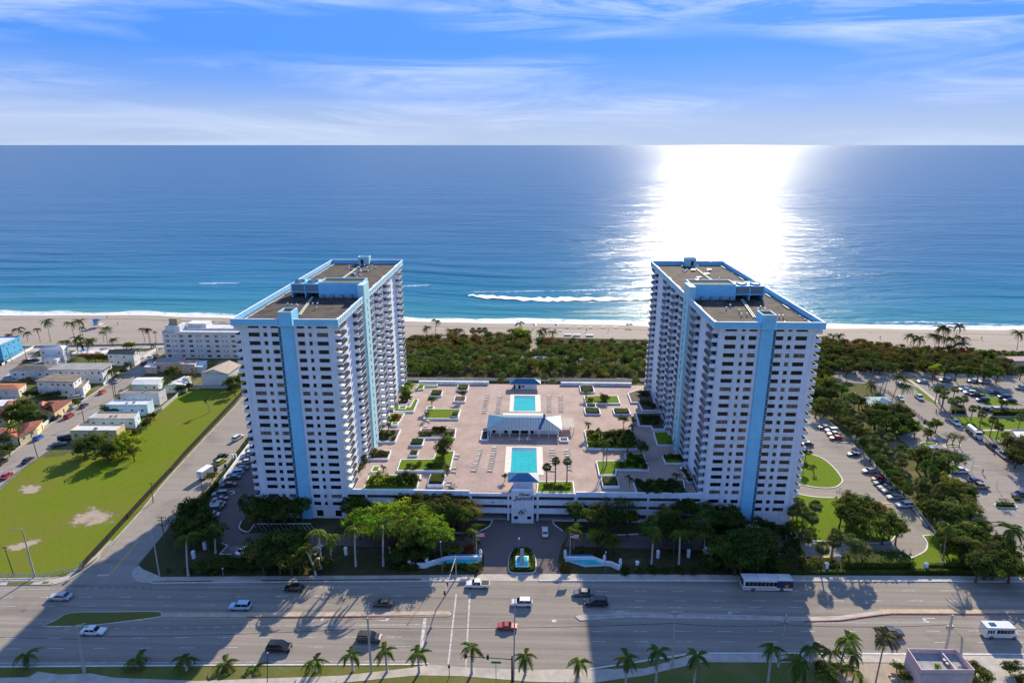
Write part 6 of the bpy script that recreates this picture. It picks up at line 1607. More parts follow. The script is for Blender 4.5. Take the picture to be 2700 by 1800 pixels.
def car(px, py, head, kind, col, label, z=0.0, group=None, sc=1.0, pos=None):
    ln, w, body, roof, ws, rw_, sd, ty, rm, hl, tl, bed, st = car_meshes(kind, col)
    p = pos if pos is not None else G(px, py, .5)
    nm = {'sedan': 'sedan_car', 'suv': 'suv_car', 'hatch': 'hatchback_car', 'coupe': 'sports_car', 'pickup': 'pickup_truck', 'van': 'delivery_van'}[kind]
    T = thing(nm, label, {'pickup': 'pickup', 'van': 'van'}.get(kind, 'car'), (p.x, p.y, z + .01), rad(head), group, sc)
    obj('body', body, T); obj('roof', roof, T); obj('windscreen', ws, T); obj('rear_window', rw_, T)
    for s in sd: obj('side_window', s, T)
    if bed: obj('bed_liner', bed, T)
    for x in (-ln * .30, ln * .31):
        for s in (-1, 1): k = obj('wheel', ty, T, (x, s * (w - .10), .32)); obj('rim', rm, k)
    zf = (st[-1][1] + st[-1][2]) / 2 + .06; zr_ = (st[0][1] + st[0][2]) / 2 + .1
    for s in (-1, 1): obj('headlight', hl, T, (ln / 2 - .03, s * w * .66, zf)); obj('tail_light', tl, T, (-ln / 2 + .02, s * w * .7, zr_))
    return T
def street_dir(a, b):
    A, B = G(*a), G(*b); return math.degrees(math.atan2(B.y - A.y, B.x - A.x))
mr = 'cars on the main road'
car(160, 1573, 180, 'sedan', 'silver', 'silver sedan half in the tower shadow by the side street', group=mr, sc=1.08)
car(634, 1598, 180, 'suv', 'lightblue', 'pale blue-grey SUV driving along the shaded far lanes', group=mr)
car(247, 1663, 0, 'sedan', 'white', 'white sedan passing the grass median island', group=mr, sc=1.05)
car(776, 1550, 180, 'sedan', 'black', 'black sedan in dappled shade beside the pavement', group=mr)
car(1010, 1590, 180, 'sedan', 'darkgrey', 'dark grey sedan under the palm shadows near the median strip', group=mr)
car(737, 1706, 0, 'suv', 'black', 'black SUV on the near lanes behind another black SUV', group=mr, sc=1.08)
car(974, 1682, 0, 'suv', 'darkgrey', 'dark SUV with a glinting bonnet nearing the crosswalk', group=mr, sc=1.1)
car(1260, 1541, 180, 'pickup', 'white', 'white pickup with open bed crossing the junction', group=mr)
car(1376, 1589, 180, 'suv', 'white', 'white SUV crossing in the middle of the junction', group=mr)
car(1338, 1650, 0, 'coupe', 'red', 'red sports car crossing the junction', group=mr)
car(1537, 1563, 180, 'sedan', 'grey', 'grey sedan at the edge of the tower shadow on the road', group=mr)
car(1572, 1588, 180, 'suv', 'black', 'black SUV in the tower shadow beside the turning lane', group=mr, sc=1.1)
car(2345, 1668, 0, 'pickup', 'darkgrey', 'dark pickup half hidden behind the roadside palm', group=mr)
car(1437, 1402, 90, 'sedan', 'white', 'white sedan driving in on the entrance drive')
car(1975, 1401, 178, 'van', 'white', 'white van parked at the foot of the shaded tower')
car(1876, 1460, 120, 'suv', 'white', 'white SUV parked in the shade behind the bollards')
car(645, 1450, 60, 'sedan', 'white', 'white sedan in the hatched bay behind the corner trees')
car(835, 1450, 80, 'sedan', 'silver', 'silver car behind the garden palms')
sd_ = street_dir(zF(700, 720), zF(1410, 230)); ss = 'cars along the side street'
car(627, 1154, sd_, 'suv', 'white', 'white SUV parked on the side street by the tower', group=ss)
car(583, 1207, sd_, 'pickup', 'black', 'black pickup parked on the side street', group=ss)
car(582, 1217, sd_, 'hatch', 'lime', 'lime green car parked beside the black pickup', group=ss)
# resident car park of the left tower
cs = ['silver', 'white', 'purple', 'silver', 'grey', 'lightblue', 'green', 'maroon', 'teal', 'grey', 'navy', 'green', 'teal', 'silver']
ptsA = [zS(1300, 475), zS(1230, 600), zS(1200, 660), zS(1150, 765), zS(1060, 900), zS(960, 990), zS(900, 1090), zS(800, 1240), zS(640, 1430), zS(640, 1520), zW(810, 175), zW(790, 200), zW(760, 225), zW(745, 280)]
for i, (p, c) in enumerate(zip(ptsA, cs)):
    o_ = ['first from the far end', 'second from the far end', 'third from the far end', 'fourth from the far end', 'fifth from the far end', 'sixth from the far end', 'seventh from the far end', 'eighth from the far end', 'after the kerbed gap', 'next but one after the kerbed gap', 'sixth from the corner trees', 'third from the corner trees', 'next to last by the corner trees', 'last by the corner trees'][i]
    car(p[0], p[1], 192, ['sedan', 'suv', 'coupe', 'sedan', 'sedan', 'suv', 'sedan'][i % 7], c, c + ' car in the hedge-side row of the residents, ' + o_, group='residents cars along the hedge')
# back street
bd = street_dir(zN(860, 1190), zN(1840, 420)); bs = 'cars along the back street'
for p, c, k, l in ((zN(610, 1045), 'blue', 'hatch', 'bright blue hatchback parked by the yellow terrace'), (zN(1095, 700), 'red', 'suv', 'red SUV parked by the yellow terrace'), (zN(1335, 535), 'purple', 'sedan', 'dark purple sedan parked ahead of the red SUV'), (zN(1625, 320), 'orange', 'sedan', 'orange sedan parked on the back street'), (zN(440, 1405), 'black', 'sedan', 'black sedan parked along the field fence'), (zN(20, 1440), 'black', 'suv', 'black SUV at the near end of the back street'), (zL(1068, 705), 'silver', 'sedan', 'silver sedan parked by the white garden wall'), (zL(1310, 545), 'black', 'sedan', 'black sedan parked near the pink porch'), (zL(1380, 492), 'white', 'suv', 'white SUV parked by the promenade end of the street'), (zL(1420, 478), 'grey', 'sedan', 'grey sedan behind the white SUV near the promenade'), (zF(45, 140), 'red', 'sedan', 'red sedan parked beside the field corner')):
    car(p[0], p[1], bd, k, c, l, group=bs)
car(*zN(1190, 380), 20, 'sedan', 'white', 'white sedan on the driveway behind its neighbour', group='cars on the driveway'); car(*zN(1250, 410), 20, 'suv', 'silver', 'silver SUV on the driveway by the street', group='cars on the driveway')
car(*zN(1045, 1065), 30, 'van', 'black', 'black van beside the cream-yellow house', sc=.85); car(*zN(930, 1150), 30, 'sedan', 'grey', 'grey sedan in the shade of the big field tree')
car(*zH(500, 835), 60, 'sedan', 'maroon', 'maroon sedan on the third street'); car(*zH(640, 825), 10, 'sedan', 'navy', 'navy sedan in front of the promenade house'); car(*zH(20, 880), 60, 'suv', 'black', 'black SUV at the bright blue apartment house')
car(*zH(160, 1150), 0, 'sedan', 'silver', 'silver sedan in the shaded plot beside the bungalow'); car(*zH(520, 1175), 0, 'sedan', 'teal', 'teal sedan in the shaded plot beside the bungalow'); car(*zN(150, 370), 0, 'sedan', 'beige', 'beige sedan under the orange-roofed bungalow')
car(*zN(250, 1120), 40, 'sedan', 'green', 'dark green car under the garden palm by the yellow terrace'); car(*zN(900, 725), bd, 'hatch', 'black', 'small black car behind the garden wall of the yellow terrace')
# lot of the right tower
rl = 'cars along the white kerb of the tower lot'
for p, c, k, l in ((zT(905, 660), 'navy', 'sedan', 'navy sedan at the shaded end of the kerb row'), (zT(1010, 705), 'white', 'suv', 'white SUV in the kerb row behind the navy sedan'), (zT(1035, 750), 'beige', 'sedan', 'beige sedan in the kerb row beside the red car'), (zT(1070, 805), 'red', 'sedan', 'red sedan at the kerb corner'), (zT(1310, 1025), 'navy', 'coupe', 'dark sports car parked alone by the kerb'), (zT(1530, 1260), 'silver', 'sedan', 'silver sedan beside the lamp post'), (zT(1650, 1370), 'red', 'hatch', 'red hatchback in the middle of the kerb row'), (zT(1690, 1425), 'navy', 'sedan', 'navy sedan beside the red hatchback'), (zT(1750, 1485), 'grey', 'sedan', 'grey sedan in the kerb row'), (zT(1810, 1535), 'silver', 'suv', 'silver SUV in the kerb row'), (zV(1790, 335), 'silver', 'sedan', 'pale sedan with red tail lamps near the yellow bar'), (zV(1935, 455), 'white', 'suv', 'white SUV at the end of the kerb row')):
    car(p[0], p[1], 186, k, c, l, group=rl)
car(*zT(660, 885), 175, 'sedan', 'darkgrey', 'dark car beside the tower wall'); car(*zV(1240, 500), 10, 'sedan', 'navy', 'navy car glinting through the big lawn tree'); car(*zV(290, 1245), 200, 'sedan', 'teal', 'dark teal car by the exit in the shade')
# public car park
pk = 'cars in the public car park'; ud = street_dir(zU(400, 100), zU(1500, 1000))
for p, hd_, c, k, l in (((370, 65), ud + 180, 'silver', 'hatch', 'silver hatchback at the top of the park road'), ((385, 260), ud, 'white', 'sedan', 'white sedan on the park road by the slatted fence'), ((645, 248), ud, 'white', 'pickup', 'white pickup on the park road beside the footpath'), ((1280, 140), 172, 'lightblue', 'sedan', 'pale blue sedan in the shaded row under the trees'), ((1345, 185), 172, 'white', 'suv', 'white SUV beside the black pickup'), ((1440, 215), 172, 'black', 'pickup', 'black pickup parked beside the lawn strip'), ((1520, 285), 176, 'black', 'suv', 'black SUV in the row by the lawn strip'), ((1690, 185), 172, 'navy', 'sedan', 'navy sedan behind the lawn strip'), ((1820, 245), 172, 'navy', 'suv', 'navy SUV behind the lawn strip'), ((1900, 290), 172, 'black', 'sedan', 'black sedan at the corner of the lawn strip'), ((2060, 120), 175, 'silver', 'pickup', 'silver pickup in tree shade at the car park edge'), ((1570, 415), 180, 'darkgrey', 'sedan', 'dark grey sedan above the long park hedge'), ((1680, 418), 180, 'white', 'suv', 'white SUV above the long park hedge'), ((1790, 420), 180, 'navy', 'suv', 'navy SUV above the long park hedge'), ((1970, 432), 180, 'white', 'sedan', 'white sedan above the long park hedge'), ((1140, 592), ud, 'white', 'pickup', 'white pickup ahead of the tanker truck'), ((1650, 932), ud, 'navy', 'pickup', 'navy pickup behind the tanker truck'), ((1800, 1040), ud, 'white', 'pickup', 'white pickup with the dark trailer'), ((1880, 1090), ud, 'black', 'suv', 'black SUV at the tail of the queue'), ((850, 975), 0, 'lightblue', 'suv', 'pale blue SUV beside the kerbed tree island'), ((1205, 1262), 0, 'white', 'pickup', 'white pickup with a cap parked by the trees'), ((1180, 1225), 0, 'grey', 'sedan', 'grey sedan behind the white capped pickup'), ((1410, 1395), 0, 'navy', 'sedan', 'navy sedan beside the tan pickup'), ((1470, 1475), 0, 'tan', 'pickup', 'tan pickup with a white roof load'), ((2035, 1590), 185, 'navy', 'suv', 'navy SUV by the small hedge island'), ((700, 30), 178, 'silver', 'sedan', 'silver sedan parked under the shade trees, outermost'), ((1010, 15), 178, 'grey', 'suv', 'grey SUV parked under the middle shade tree'), ((1390, 20), 178, 'white', 'sedan', 'white sedan parked under the large shade tree'), ((1550, 35), 178, 'silver', 'suv', 'silver SUV parked under the large shade tree')):
    q = zU(*p); car(q[0], q[1], hd_, k, c, l, group=pk)
car(*zX(1085, 645), 10, 'sedan', 'blue', 'blue car half hidden by the thicket in the car park')

# bus, minibus, tanker and box truck ---------------------------------
def wheels(T, xs, w, r=.48):
    ty = MB().tube([(0, -.14, 0), (0, .14, 0)], r, 14).mesh('wheel', blk); rm = MB().tube([(0, -.155, 0), (0, .155, 0)], r * .55, 10).mesh('rim', chrome)
    for x in xs:
        for s in (-1, 1): k = obj('wheel', ty, T, (x, s * (w - .12), r)); obj('rim', rm, k)
p = G(2020, 1540, 1.0)
busw, navy = paint('white'), paint('navy')
T = thing('city_bus', 'white and navy city bus with a red stripe stopped at the pavement', 'bus', (p.x, p.y, 0.01), PI)
b = MB(); b.box(-5.7, 5.75, -1.27, 1.27, .35, 3.0); b.box(-5.5, 5.5, -1.15, 1.15, 3.0, 3.12); b.build('body', busw, T, world=False)
b = MB(); b.box(-5.73, -2.0, -1.29, 1.29, 1.0, 2.96); b.build('navy_rear', navy, T, world=False)
for i in range(8):
    for s in (-1, 1): MB().box(-2.0 + i * .93, -1.15 + i * .93, s * 1.28 - .02, s * 1.28 + .02, 1.45, 2.6).build('window', carglass, T, world=False)
MB().box(5.74, 5.79, -1.1, 1.1, 1.2, 2.8).build('windscreen', carglass, T, world=False)
for s in (-1, 1): MB().box(-1.8, 5.6, s * 1.28 - .015, s * 1.28 + .015, .75, .9).build('red_stripe', paint('red'), T, world=False)
for s in (-1, 1): MB().tube([(-4.3, s * 1.27, 1.5), (-4.3, s * 1.32, 1.5)], .45, 12).build('round_emblem', mat('emblem_orange', (.6, .25, .03), .5, .1, 2), T, world=False)
for x in (-3.6, 1.0): MB().box(x - 1.1, x + 1.1, -.8, .8, 3.12, 3.4).build('roof_unit', busw, T, world=False)
wheels(T, (-3.2, 3.4), 1.27)
p = G(2634, 1665, 1.0)
T = thing('minibus', 'white minibus with dark windows and a roof hatch driving on the near lanes', 'bus', (p.x, p.y, 0.01), 0)
b = MB(); b.box(-3.5, 2.4, -1.1, 1.1, .4, 2.9); b.add([(2.4, -1.1, .4), (3.6, -.95, .4), (3.6, .95, .4), (2.4, 1.1, .4), (2.4, -1.1, 2.2), (2.9, -.95, 1.45), (2.9, .95, 1.45), (2.4, 1.1, 2.2), (3.6, -.95, 1.1), (3.6, .95, 1.1)], [(0, 1, 8, 5, 4), (3, 7, 6, 9, 2), (5, 8, 9, 6), (1, 2, 9, 8), (4, 5, 6, 7)]); b.build('body', busw, T, world=False)
for s in (-1, 1):
    for i in range(5): MB().box(-1.3 + i * .72, -.65 + i * .72, s * 1.1 - .02, s * 1.1 + .02, 1.5, 2.4).build('window', carglass, T, world=False)
    for i in range(3): MB().box(-3.2 + i * .5, -2.85 + i * .5, s * 1.1 - .02, s * 1.1 + .02, 1.5, 2.3).build('window', carglass, T, world=False)
MB().add([(2.42, -.9, 2.2), (2.92, -.8, 1.48), (2.92, .8, 1.48), (2.42, .9, 2.2)], [(0, 1, 2, 3)]).build('windscreen', carglass, T, world=False)
MB().box(-2.4, -1.2, -.4, .4, 2.9, 3.05).build('roof_hatch', MATS['blue_glass'], T, world=False)
wheels(T, (-2.2, 2.6), 1.1, .42)
p = G(*zU(1400, 745), .8)
T = thing('tanker_truck', 'tanker truck with a silver tank standing in the park road', 'truck', (p.x, p.y, 0.01), rad(ud))
b = MB().tube([(-3.75, 0, 1.9), (-3.6, 0, 1.9), (1.4, 0, 1.9), (1.55, 0, 1.9)], [.8, 1.05, 1.05, .8], 16); b.build('tank', mat('tank_silver', (.55, .58, .60), .3, .1, 1, metal=.4), T, world=False)
MB().box(-3.8, 3.9, -.5, .5, .6, .9).build('chassis', darkm, T, world=False)
b = MB(); b.box(1.7, 3.0, -1.1, 1.1, .7, 2.6); b.box(3.0, 4.3, -.8, .8, .7, 1.6); b.build('cab', busw, T, world=False)
MB().box(2.98, 3.03, -.95, .95, 1.65, 2.4).build('windscreen', carglass, T, world=False)
wheels(T, (-3.0, -1.9, 3.4), 1.15, .5)
p = G(*zS(360, 985), 1.2)
T = thing('box_truck', 'white box truck parked on the side street at the hedge', 'truck', (p.x, p.y, 0.01), rad(sd_))
MB().box(-3.1, 1.7, -1.15, 1.15, .8, 3.1).build('cargo_box', mat('box_white', (.74, .74, .73), .5, .05, 1), T, world=False)
b = MB(); b.box(1.8, 2.7, -1.05, 1.05, .5, 2.2); b.box(2.7, 3.6, -.95, .95, .5, 1.3); b.build('cab', darkm, T, world=False)
MB().box(2.68, 2.72, -.9, .9, 1.35, 2.05).build('windscreen', carglass, T, world=False); MB().box(-3.0, 3.4, -.4, .4, .45, .8).build('chassis', darkm, T, world=False)
wheels(T, (-2.0, 2.7), 1.15, .45)
p = G(*zU(1830, 1075)); T = thing('boat_trailer', 'dark low trailer behind the white pickup in the queue', 'trailer', (p.x + 2, p.y - 3.5, 0.01), rad(ud))
MB().box(-2, 2, -.9, .9, .5, .8).build('deck', darkm, T, world=False); wheels(T, (-.5,), .95, .3)
# ------------------------------------------------------------------ poles, wires, signs, fences
def pole(base, top, label, m=None, r0=.2, r1=.12, name='utility_pole', arms=(), cat='pole', group='poles along the roads'):
    b = G(*base); t_ = atY(top[0], top[1], b.y)
    T = thing(name, label, cat, b, 0, group)
    MB().tube([(0, 0, -.1), (t_.x - b.x, 0, t_.z)], [r0, r1], 8).build('shaft', m or polec, T, world=False)
    return T, Vector((t_.x - b.x, 0, t_.z)), b
def crossarms(T, tp, n=2, w=1.2, m=None):
    for i in range(n):
        MB().box(tp.x - w, tp.x + w, -.06, .06, tp.z - .3 - i * .8, tp.z - .18 - i * .8).build('crossarm', m or woodm, T, world=False)
        for s in (-.9, -.4, .4, .9): MB().tube([(tp.x + s * w, 0, tp.z - .18 - i * .8), (tp.x + s * w, 0, tp.z + .05 - i * .8)], .05, 5).build('insulator', darkm, T, world=False)
def transformer(T, tp, dz=1.6):
    for s in (-.45, .45): MB().tube([(tp.x + s, 0, tp.z - dz - .9), (tp.x + s, 0, tp.z - dz)], .24, 9).build('transformer', steel, T, world=False)
def lamp_arm(T, tp, dx, dy, m=None):
    MB().tube([(tp.x, 0, tp.z - .1), (tp.x + dx * .5, dy * .5, tp.z + .25), (tp.x + dx, dy, tp.z + .2)], .05, 6).build('lamp_arm', m or steel, T, world=False)
    MB().box(tp.x + dx - .35, tp.x + dx + .35, dy - .15, dy + .15, tp.z + .1, tp.z + .24).build('lamp_head', steel, T, world=False)
TOPS = {}
T, tp, b = pole((92, 1521), (58, 1393), 'tall pale concrete lamp post at the field corner', r0=.24); lamp_arm(T, tp, -2.5, -.5); TOPS['a'] = b + tp
T, tp, b = pole((223, 1774), (203, 1650), 'pale concrete pole with a double arm in front of the median island', r0=.3, r1=.2); TOPS['b'] = b + tp
for s in (-1, 1): MB().obox((tp.x - 2.2, s * .35 - .8), (tp.x + 1.0, s * .35 + .6), .12, tp.z - .2, tp.z - .05).build('arm', polec, T, world=False)
T, tp, b = pole((421, 1520), (402, 1408), 'slim concrete lamp post on the shaded corner lawn', r0=.2); lamp_arm(T, tp, .8, -1.5); TOPS['c'] = b + tp
T, tp, b = pole((437, 1447), (425, 1362), 'wooden utility pole with crossarms on the side street corner', woodm, .17, .12); crossarms(T, tp, 2); transformer(T, tp, 1.9); TOPS['d'] = b + tp
T, tp, b = pole((979, 1773), (969, 1628), 'concrete pole with insulators behind the roadside palms', r0=.26, r1=.17); crossarms(T, tp, 1, .8, steel); TOPS['e'] = b + tp
T, tp, b = pole((1772, 1759), (1780, 1615), 'concrete pole in the tower shadow beside the bent pavement', r0=.26, r1=.15); crossarms(T, tp, 1, .7, steel); TOPS['f'] = b + tp
T, tp, b = pole((2052, 1757), (2073, 1620), 'concrete pole with a transformer at the shadow edge', r0=.28, r1=.18); crossarms(T, tp, 1, .9, steel); transformer(T, tp); TOPS['g'] = b + tp
T, tp, b = pole((2493, 1716), (2512, 1620), 'concrete pole with three transformers beside the pink shop', r0=.28, r1=.18); crossarms(T, tp, 2, .8, steel); transformer(T, tp, 2.6); TOPS['h'] = b + tp
T, tp, b = pole((2534, 1732), (2537, 1677), 'short concrete stub pole behind the pink shop', r0=.22, r1=.2); TOPS['i'] = b + tp
T, tp, b = pole((705, 1797), (705, 1722), 'thin dark lamp post among the roadside palms', darkm, .09, .06, 'lamp_post'); MB().dome((tp.x, 0, tp.z), .22, .3, 8, 3).build('lamp_head', steel, T, world=False)
for i, (bb, tt) in enumerate(((zN(600, 1355), zN(480, 950)), (zN(415, 1110), zN(355, 800)), (zN(1340, 800), zN(1290, 560)), (zN(1815, 425), zN(1770, 130)), (zN(1840, 415), zN(1795, 30)))):
    l = ['beside the black sedan', 'by the blue hatchback', 'by the red SUV', 'as one of a pair by the orange sedan', 'behind its twin by the orange sedan'][i]
    T, tp, b = pole(bb, tt, 'wooden back-street pole ' + l, woodm, .14, .1); crossarms(T, tp, 1, .8); TOPS['s%d' % i] = b + tp
for bb, tt, l in ((zH(220, 850), zH(120, 600), 'in front of the bright blue apartment house'), (zH(480, 800), zH(440, 610), 'beside the maroon sedan'), (zK(530, 800), zK(475, 500), 'in front of the beach hotel'), (zF(1055, 325), zF(1040, 190), 'standing between field and side street'), (zF(1400, 295), zF(1375, 115), 'beside the box truck'), (zL(1200, 600), zL(1190, 545), 'beside the white garden wall'), (zF(95, 825), zF(30, 630), 'at the road edge of the field')):
    T, tp, b = pole(bb, tt, 'slim wooden pole ' + l, woodm, .13, .09); crossarms(T, tp, 1, .6)
for bb, tt, l in ((zU(1365, 1285), zU(1400, 1110), 'by the capped white pickup'), (zU(1715, 1500), zU(1725, 1405), 'beside the tan pickup'), (zX(100, 1250), zX(120, 1110), 'at the curved kerb'), (zV(1335, 380), zV(1350, 270), 'behind the big lawn tree'), (zT(1250, 800), zT(1262, 690), 'behind the red sedan'), (zT(1515, 1210), zT(1520, 1095), 'behind the silver sedan'), (zX(560, 1210), zX(565, 1040), 'on the corner lawn'), (zV(410, 1160), zV(385, 870), 'by the exit of the tower lot'), (zO(710, 100), zO(715, -90), 'behind the shaded fountain wall'), (zR(1640, 800), zR(1665, 590), 'beside the shaded white SUV'), (zE(1045, 910), zE(1025, 580), 'behind the leafier fountain wall'), (zW(865, 880), zW(857, 790), 'in front of the shaded hedge'), (zD(910, 470), zD(910, 385), 'in the dune scrub'), (zD(1515, 470), zD(1520, 415), 'beside the beach path scrub')):
    T, tp, b = pole(bb, tt, 'slender lamp post ' + l, steel, .07, .05, 'lamp_post', group='slender lamp posts'); MB().dome((tp.x, 0, tp.z - .05), .2, .25, 8, 3).build('lamp_head', whitew, T, world=False)
def cable(a, b, sag, label, n=14, r=.03, group='overhead cables'):
    pts = [a.lerp(b, i / n) - Vector((0, 0, sag * 4 * (i / n) * (1 - i / n))) for i in range(n + 1)]
    o = MB().tube(pts, r, 4, cap=False).build('overhead_cable', blk, off=tuple(pts[0]))
    return tag(o, label, 'cable', group)
D3 = Vector((0, 0, -3.0))
seq = ['b', 'e', 'f', 'g', 'h']
nm_ = {'b': 'the double-arm pole', 'e': 'the insulator pole', 'f': 'the bent-pavement pole', 'g': 'the transformer pole', 'h': 'the pink-shop pole'}
for u, v in zip(seq, seq[1:]):
    cable(TOPS[u] + D3 * .8, TOPS[v] + D3 * .8, .5, 'sagging black cable from %s to %s' % (nm_[u], nm_[v]), r=.05)
    cable(TOPS[u] + Vector((.3, 0, -.2)), TOPS[v] + Vector((-.3, 0, -.2)), .4, 'thin upper wire from %s to %s' % (nm_[u], nm_[v]), r=.015)
cable(TOPS['b'] + D3, TOPS['b'] + D3 + Vector((-60, 2, 0)), .5, 'sagging black cable leaving the double-arm pole along the road', r=.05)
cable(TOPS['h'] + D3, TOPS['h'] + D3 + Vector((45, 1, 0)), .5, 'sagging black cable leaving the pink-shop pole along the road', r=.04)
cable(TOPS['h'] + D3 * .8, TOPS['i'], .2, 'short slack cable from the pink-shop pole to the stub pole')
cable(TOPS['c'], TOPS['d'], .3, 'thin cable between the corner lamp post and the wooden pole', r=.02)
for i in range(2): cable(TOPS['s0'] + Vector((0, 0, -.4)), TOPS['s2'] + Vector((0, 0, -.4)), .5, 'cable along the back street to the red SUV') if i == 0 else cable(TOPS['s2'] + Vector((0, 0, -.4)), TOPS['s3'] + Vector((0, 0, -.4)), .5, 'cable along the back street to the paired poles')

# signal masts -------------------------------------------------------
b = G(1203, 1524)
T = thing('signal_mast', 'traffic signal mast reaching over the junction from the far corner', 'traffic signal', b)
MB().tube([(0, 0, 0), (0, 0, 6.3)], [.18, .13], 8).build('shaft', steel, T, world=False)
MB().tube([(0, 0, 5.9), (-1.0, -13.5, 6.5)], [.12, .06], 7).build('mast_arm', steel, T, world=False)
for f in (.45, .75, .98):
    k = MB().box(-1.0 * f - .2, -1.0 * f + .2, -13.5 * f - .15, -13.5 * f + .15, 5.2 + .6 * f, 6.2 + .6 * f).build('signal_head', darkm, T, world=False)
    MB().box(-1.0 * f - .12, -1.0 * f + .12, -13.5 * f - .19, -13.5 * f - .15, 5.9 + .6 * f, 6.1 + .6 * f).build('red_lens', lampr, k, world=False)
b = G(1350, 1797)
T = thing('signal_mast', 'black signal mast with a long arm among the roadside palms', 'traffic signal', b)
MB().tube([(0, 0, -.2), (0, 0, 6.2)], [.2, .15], 8).build('shaft', darkm, T, world=False)
tpz = atY(1350, 1737, b.y).z; lx = atY(1222, 1729, b.y).x - b.x
MB().tube([(0, 0, tpz), (lx, 0, tpz + .5)], [.11, .06], 7).build('mast_arm', darkm, T, world=False)
for f in (.5, .95):
    k = MB().box(lx * f - .22, lx * f + .22, -.2, .2, tpz - .3 + .5 * f, tpz + .75 + .5 * f).build('signal_head', darkm, T, world=False)
    MB().box(lx * f - .13, lx * f + .13, .2, .24, tpz + .4 + .5 * f, tpz + .65 + .5 * f).build('red_lens', lampr, k, world=False)
t2 = atY(1358, 1575, b.y + .4); MB().tube([(.3, .4, 0), (t2.x - b.x, .4, t2.z)], [.17, .1], 8).build('lamp_shaft', polec, T, world=False)
b = G(1308, 1798); T = thing('street_sign', 'green street name sign on a grey post beside the signal mast', 'sign', b)
tz = atY(1308, 1745, b.y).z; MB().tube([(0, 0, -.1), (0, 0, tz)], .06, 6).build('post', steel, T, world=False); MB().box(-.9, 1.0, -.03, .03, tz - .25, tz + .25).build('sign_plate', mat('sign_green', (.02, .20, .13), .5, 0), T, world=False)
b = G(1185, 1785); T = thing('pedestrian_signal', 'short black pedestrian signal post on the curb ramp', 'traffic signal', b)
MB().tube([(0, 0, 0), (0, 0, 2.8)], .07, 6).build('post', darkm, T, world=False); MB().box(-.2, .2, -.15, .15, 2.4, 3.0).build('signal_box', darkm, T, world=False)
b = G(*zF(570, 800)); T = thing('street_sign', 'small grey sign at the field corner of the side street', 'sign', b)
MB().tube([(0, 0, 0), (0, 0, 2.6)], .05, 6).build('post', steel, T, world=False); MB().box(-.4, .4, -.03, .03, 1.9, 2.7).build('sign_plate', steel, T, world=False)
# manholes, tactile pads
for px, py, l in ((62, 1609, 'near the shadow edge'), (1461, 1636, 'in the junction')):
    q = G(px, py); o = MB().tube([(q.x, q.y, .005), (q.x, q.y, .02)], .5, 14).build('manhole_cover', mat('manhole_iron', (.16, .13, .10), .7, .2, 3) if px < 1000 else whitep, off=tuple(q)); tag(o, 'round manhole cover in the road ' + l, 'manhole')
# fences ---------------------------------------------------------------
def fence(pts, h, label, m, step=3.0, r=.05, slats=0, name='fence', infill=True, group=None):
    P = [G(*p) for p in pts]; T = thing(name, label, 'fence', P[0], 0, group)
    pm = MB().tube([(0, 0, 0), (0, 0, h)], r, 5).mesh('post', m); k0 = 0
    for a, b in zip(P, P[1:]):
        n = max(1, int((b - a).length / step))
        for i in range(n): obj('post', pm, T, a.lerp(b, i / n) - P[0])
        d = b - a
        if infill: MB().obox(a, b, .03, .05, h - .05).build('mesh_panel', m, T)
        for j in range(slats):
            z = h * (j + .5) / slats; MB().obox(a, b, .06, z - .07, z + .07).build('rail', m, T)
    return T
blackmesh = mat('black_screen', (.018, .019, .02), .8, .2, 1)
fence([(648, 1031), zF(1270, 10), zF(1185, 110)], 1.9, 'black screened fence along the upper side street', blackmesh)
fence([zF(1175, 118), zF(1040, 262), zF(560, 790)], 1.8, 'black screened fence along the lower side street and field', blackmesh)
fence([zF(560, 790), (120, 1520), (0, 1522), (-200, 1525)], 1.2, 'low wire fence at the road side of the field', steel, infill=False, slats=3)
fence([zN(600, 1385), zN(350, 1570), (0, 1292)], 1.3, 'low wire fence between the field and the back street', steel, infill=False, slats=3)
fence([zL(1690, 775), zL(2070, 775)], 1.7, 'weathered white fence behind the gabled house', mat('weathered_white', (.5, .49, .46), .85, .15, 1))
fence([zL(1690, 775), zL(1600, 870), zL(1480, 970)], 1.6, 'weathered white fence along the field edge of the gardens', MATS['weathered_white'])
fence([zT(1240, 860), zT(900, 540)], 1.1, 'pale metal fence behind the shaded end of the kerb row', mat('mint_rail', (.35, .48, .46), .6, .1, 1), infill=False, slats=3)
fence([zT(1400, 985), zT(1950, 1545), (2470, 1412)], 1.1, 'pale metal fence behind the parked kerb row', MATS['mint_rail'], infill=False, slats=3)
fence([zU(0, 80), zU(220, 190), zU(480, 400), zU(760, 610), zU(860, 680)], 1.2, 'wooden slatted fence along the park road', woodm, 2.0, .09, 3, infill=False)
# garden walls along the back street
def gwall(pts, h, label, m, group='garden walls'):
    P = [G(*p) for p in pts]; T = thing('garden_wall', label, 'wall', P[0], 0, group)
    for a, b in zip(P, P[1:]): MB().obox(a, b, .25, -.05, h).build('wall_run', m, T)
gwall([zL(945, 745), zL(1050, 665), zL(1180, 590)], 1.1, 'white garden wall beside the gallery block', whitew)
gwall([zH(40, 920), zH(380, 730), zH(630, 590)], 1.0, 'white garden wall beside the bright blue house', whitew)
gwall([zN(690, 880), zN(785, 800)], 1.4, 'pale wall joining the two yellow terraces', mintw)
gwall([zN(790, 770), zN(960, 640)], 1.3, 'pale wall in front of the dark shrubs of the terrace', mintw)
gwall([zN(1120, 590), zN(1220, 530)], 1.3, 'pale wall at the end of the yellow terrace', mintw)
gwall([zK(270, 790), zK(490, 640)], 1.0, 'white garden wall near the promenade end', whitew)
gwall([zL(1480, 975), zL(1420, 1000)], 1.4, 'white back wall of the long-roofed house', whitew)
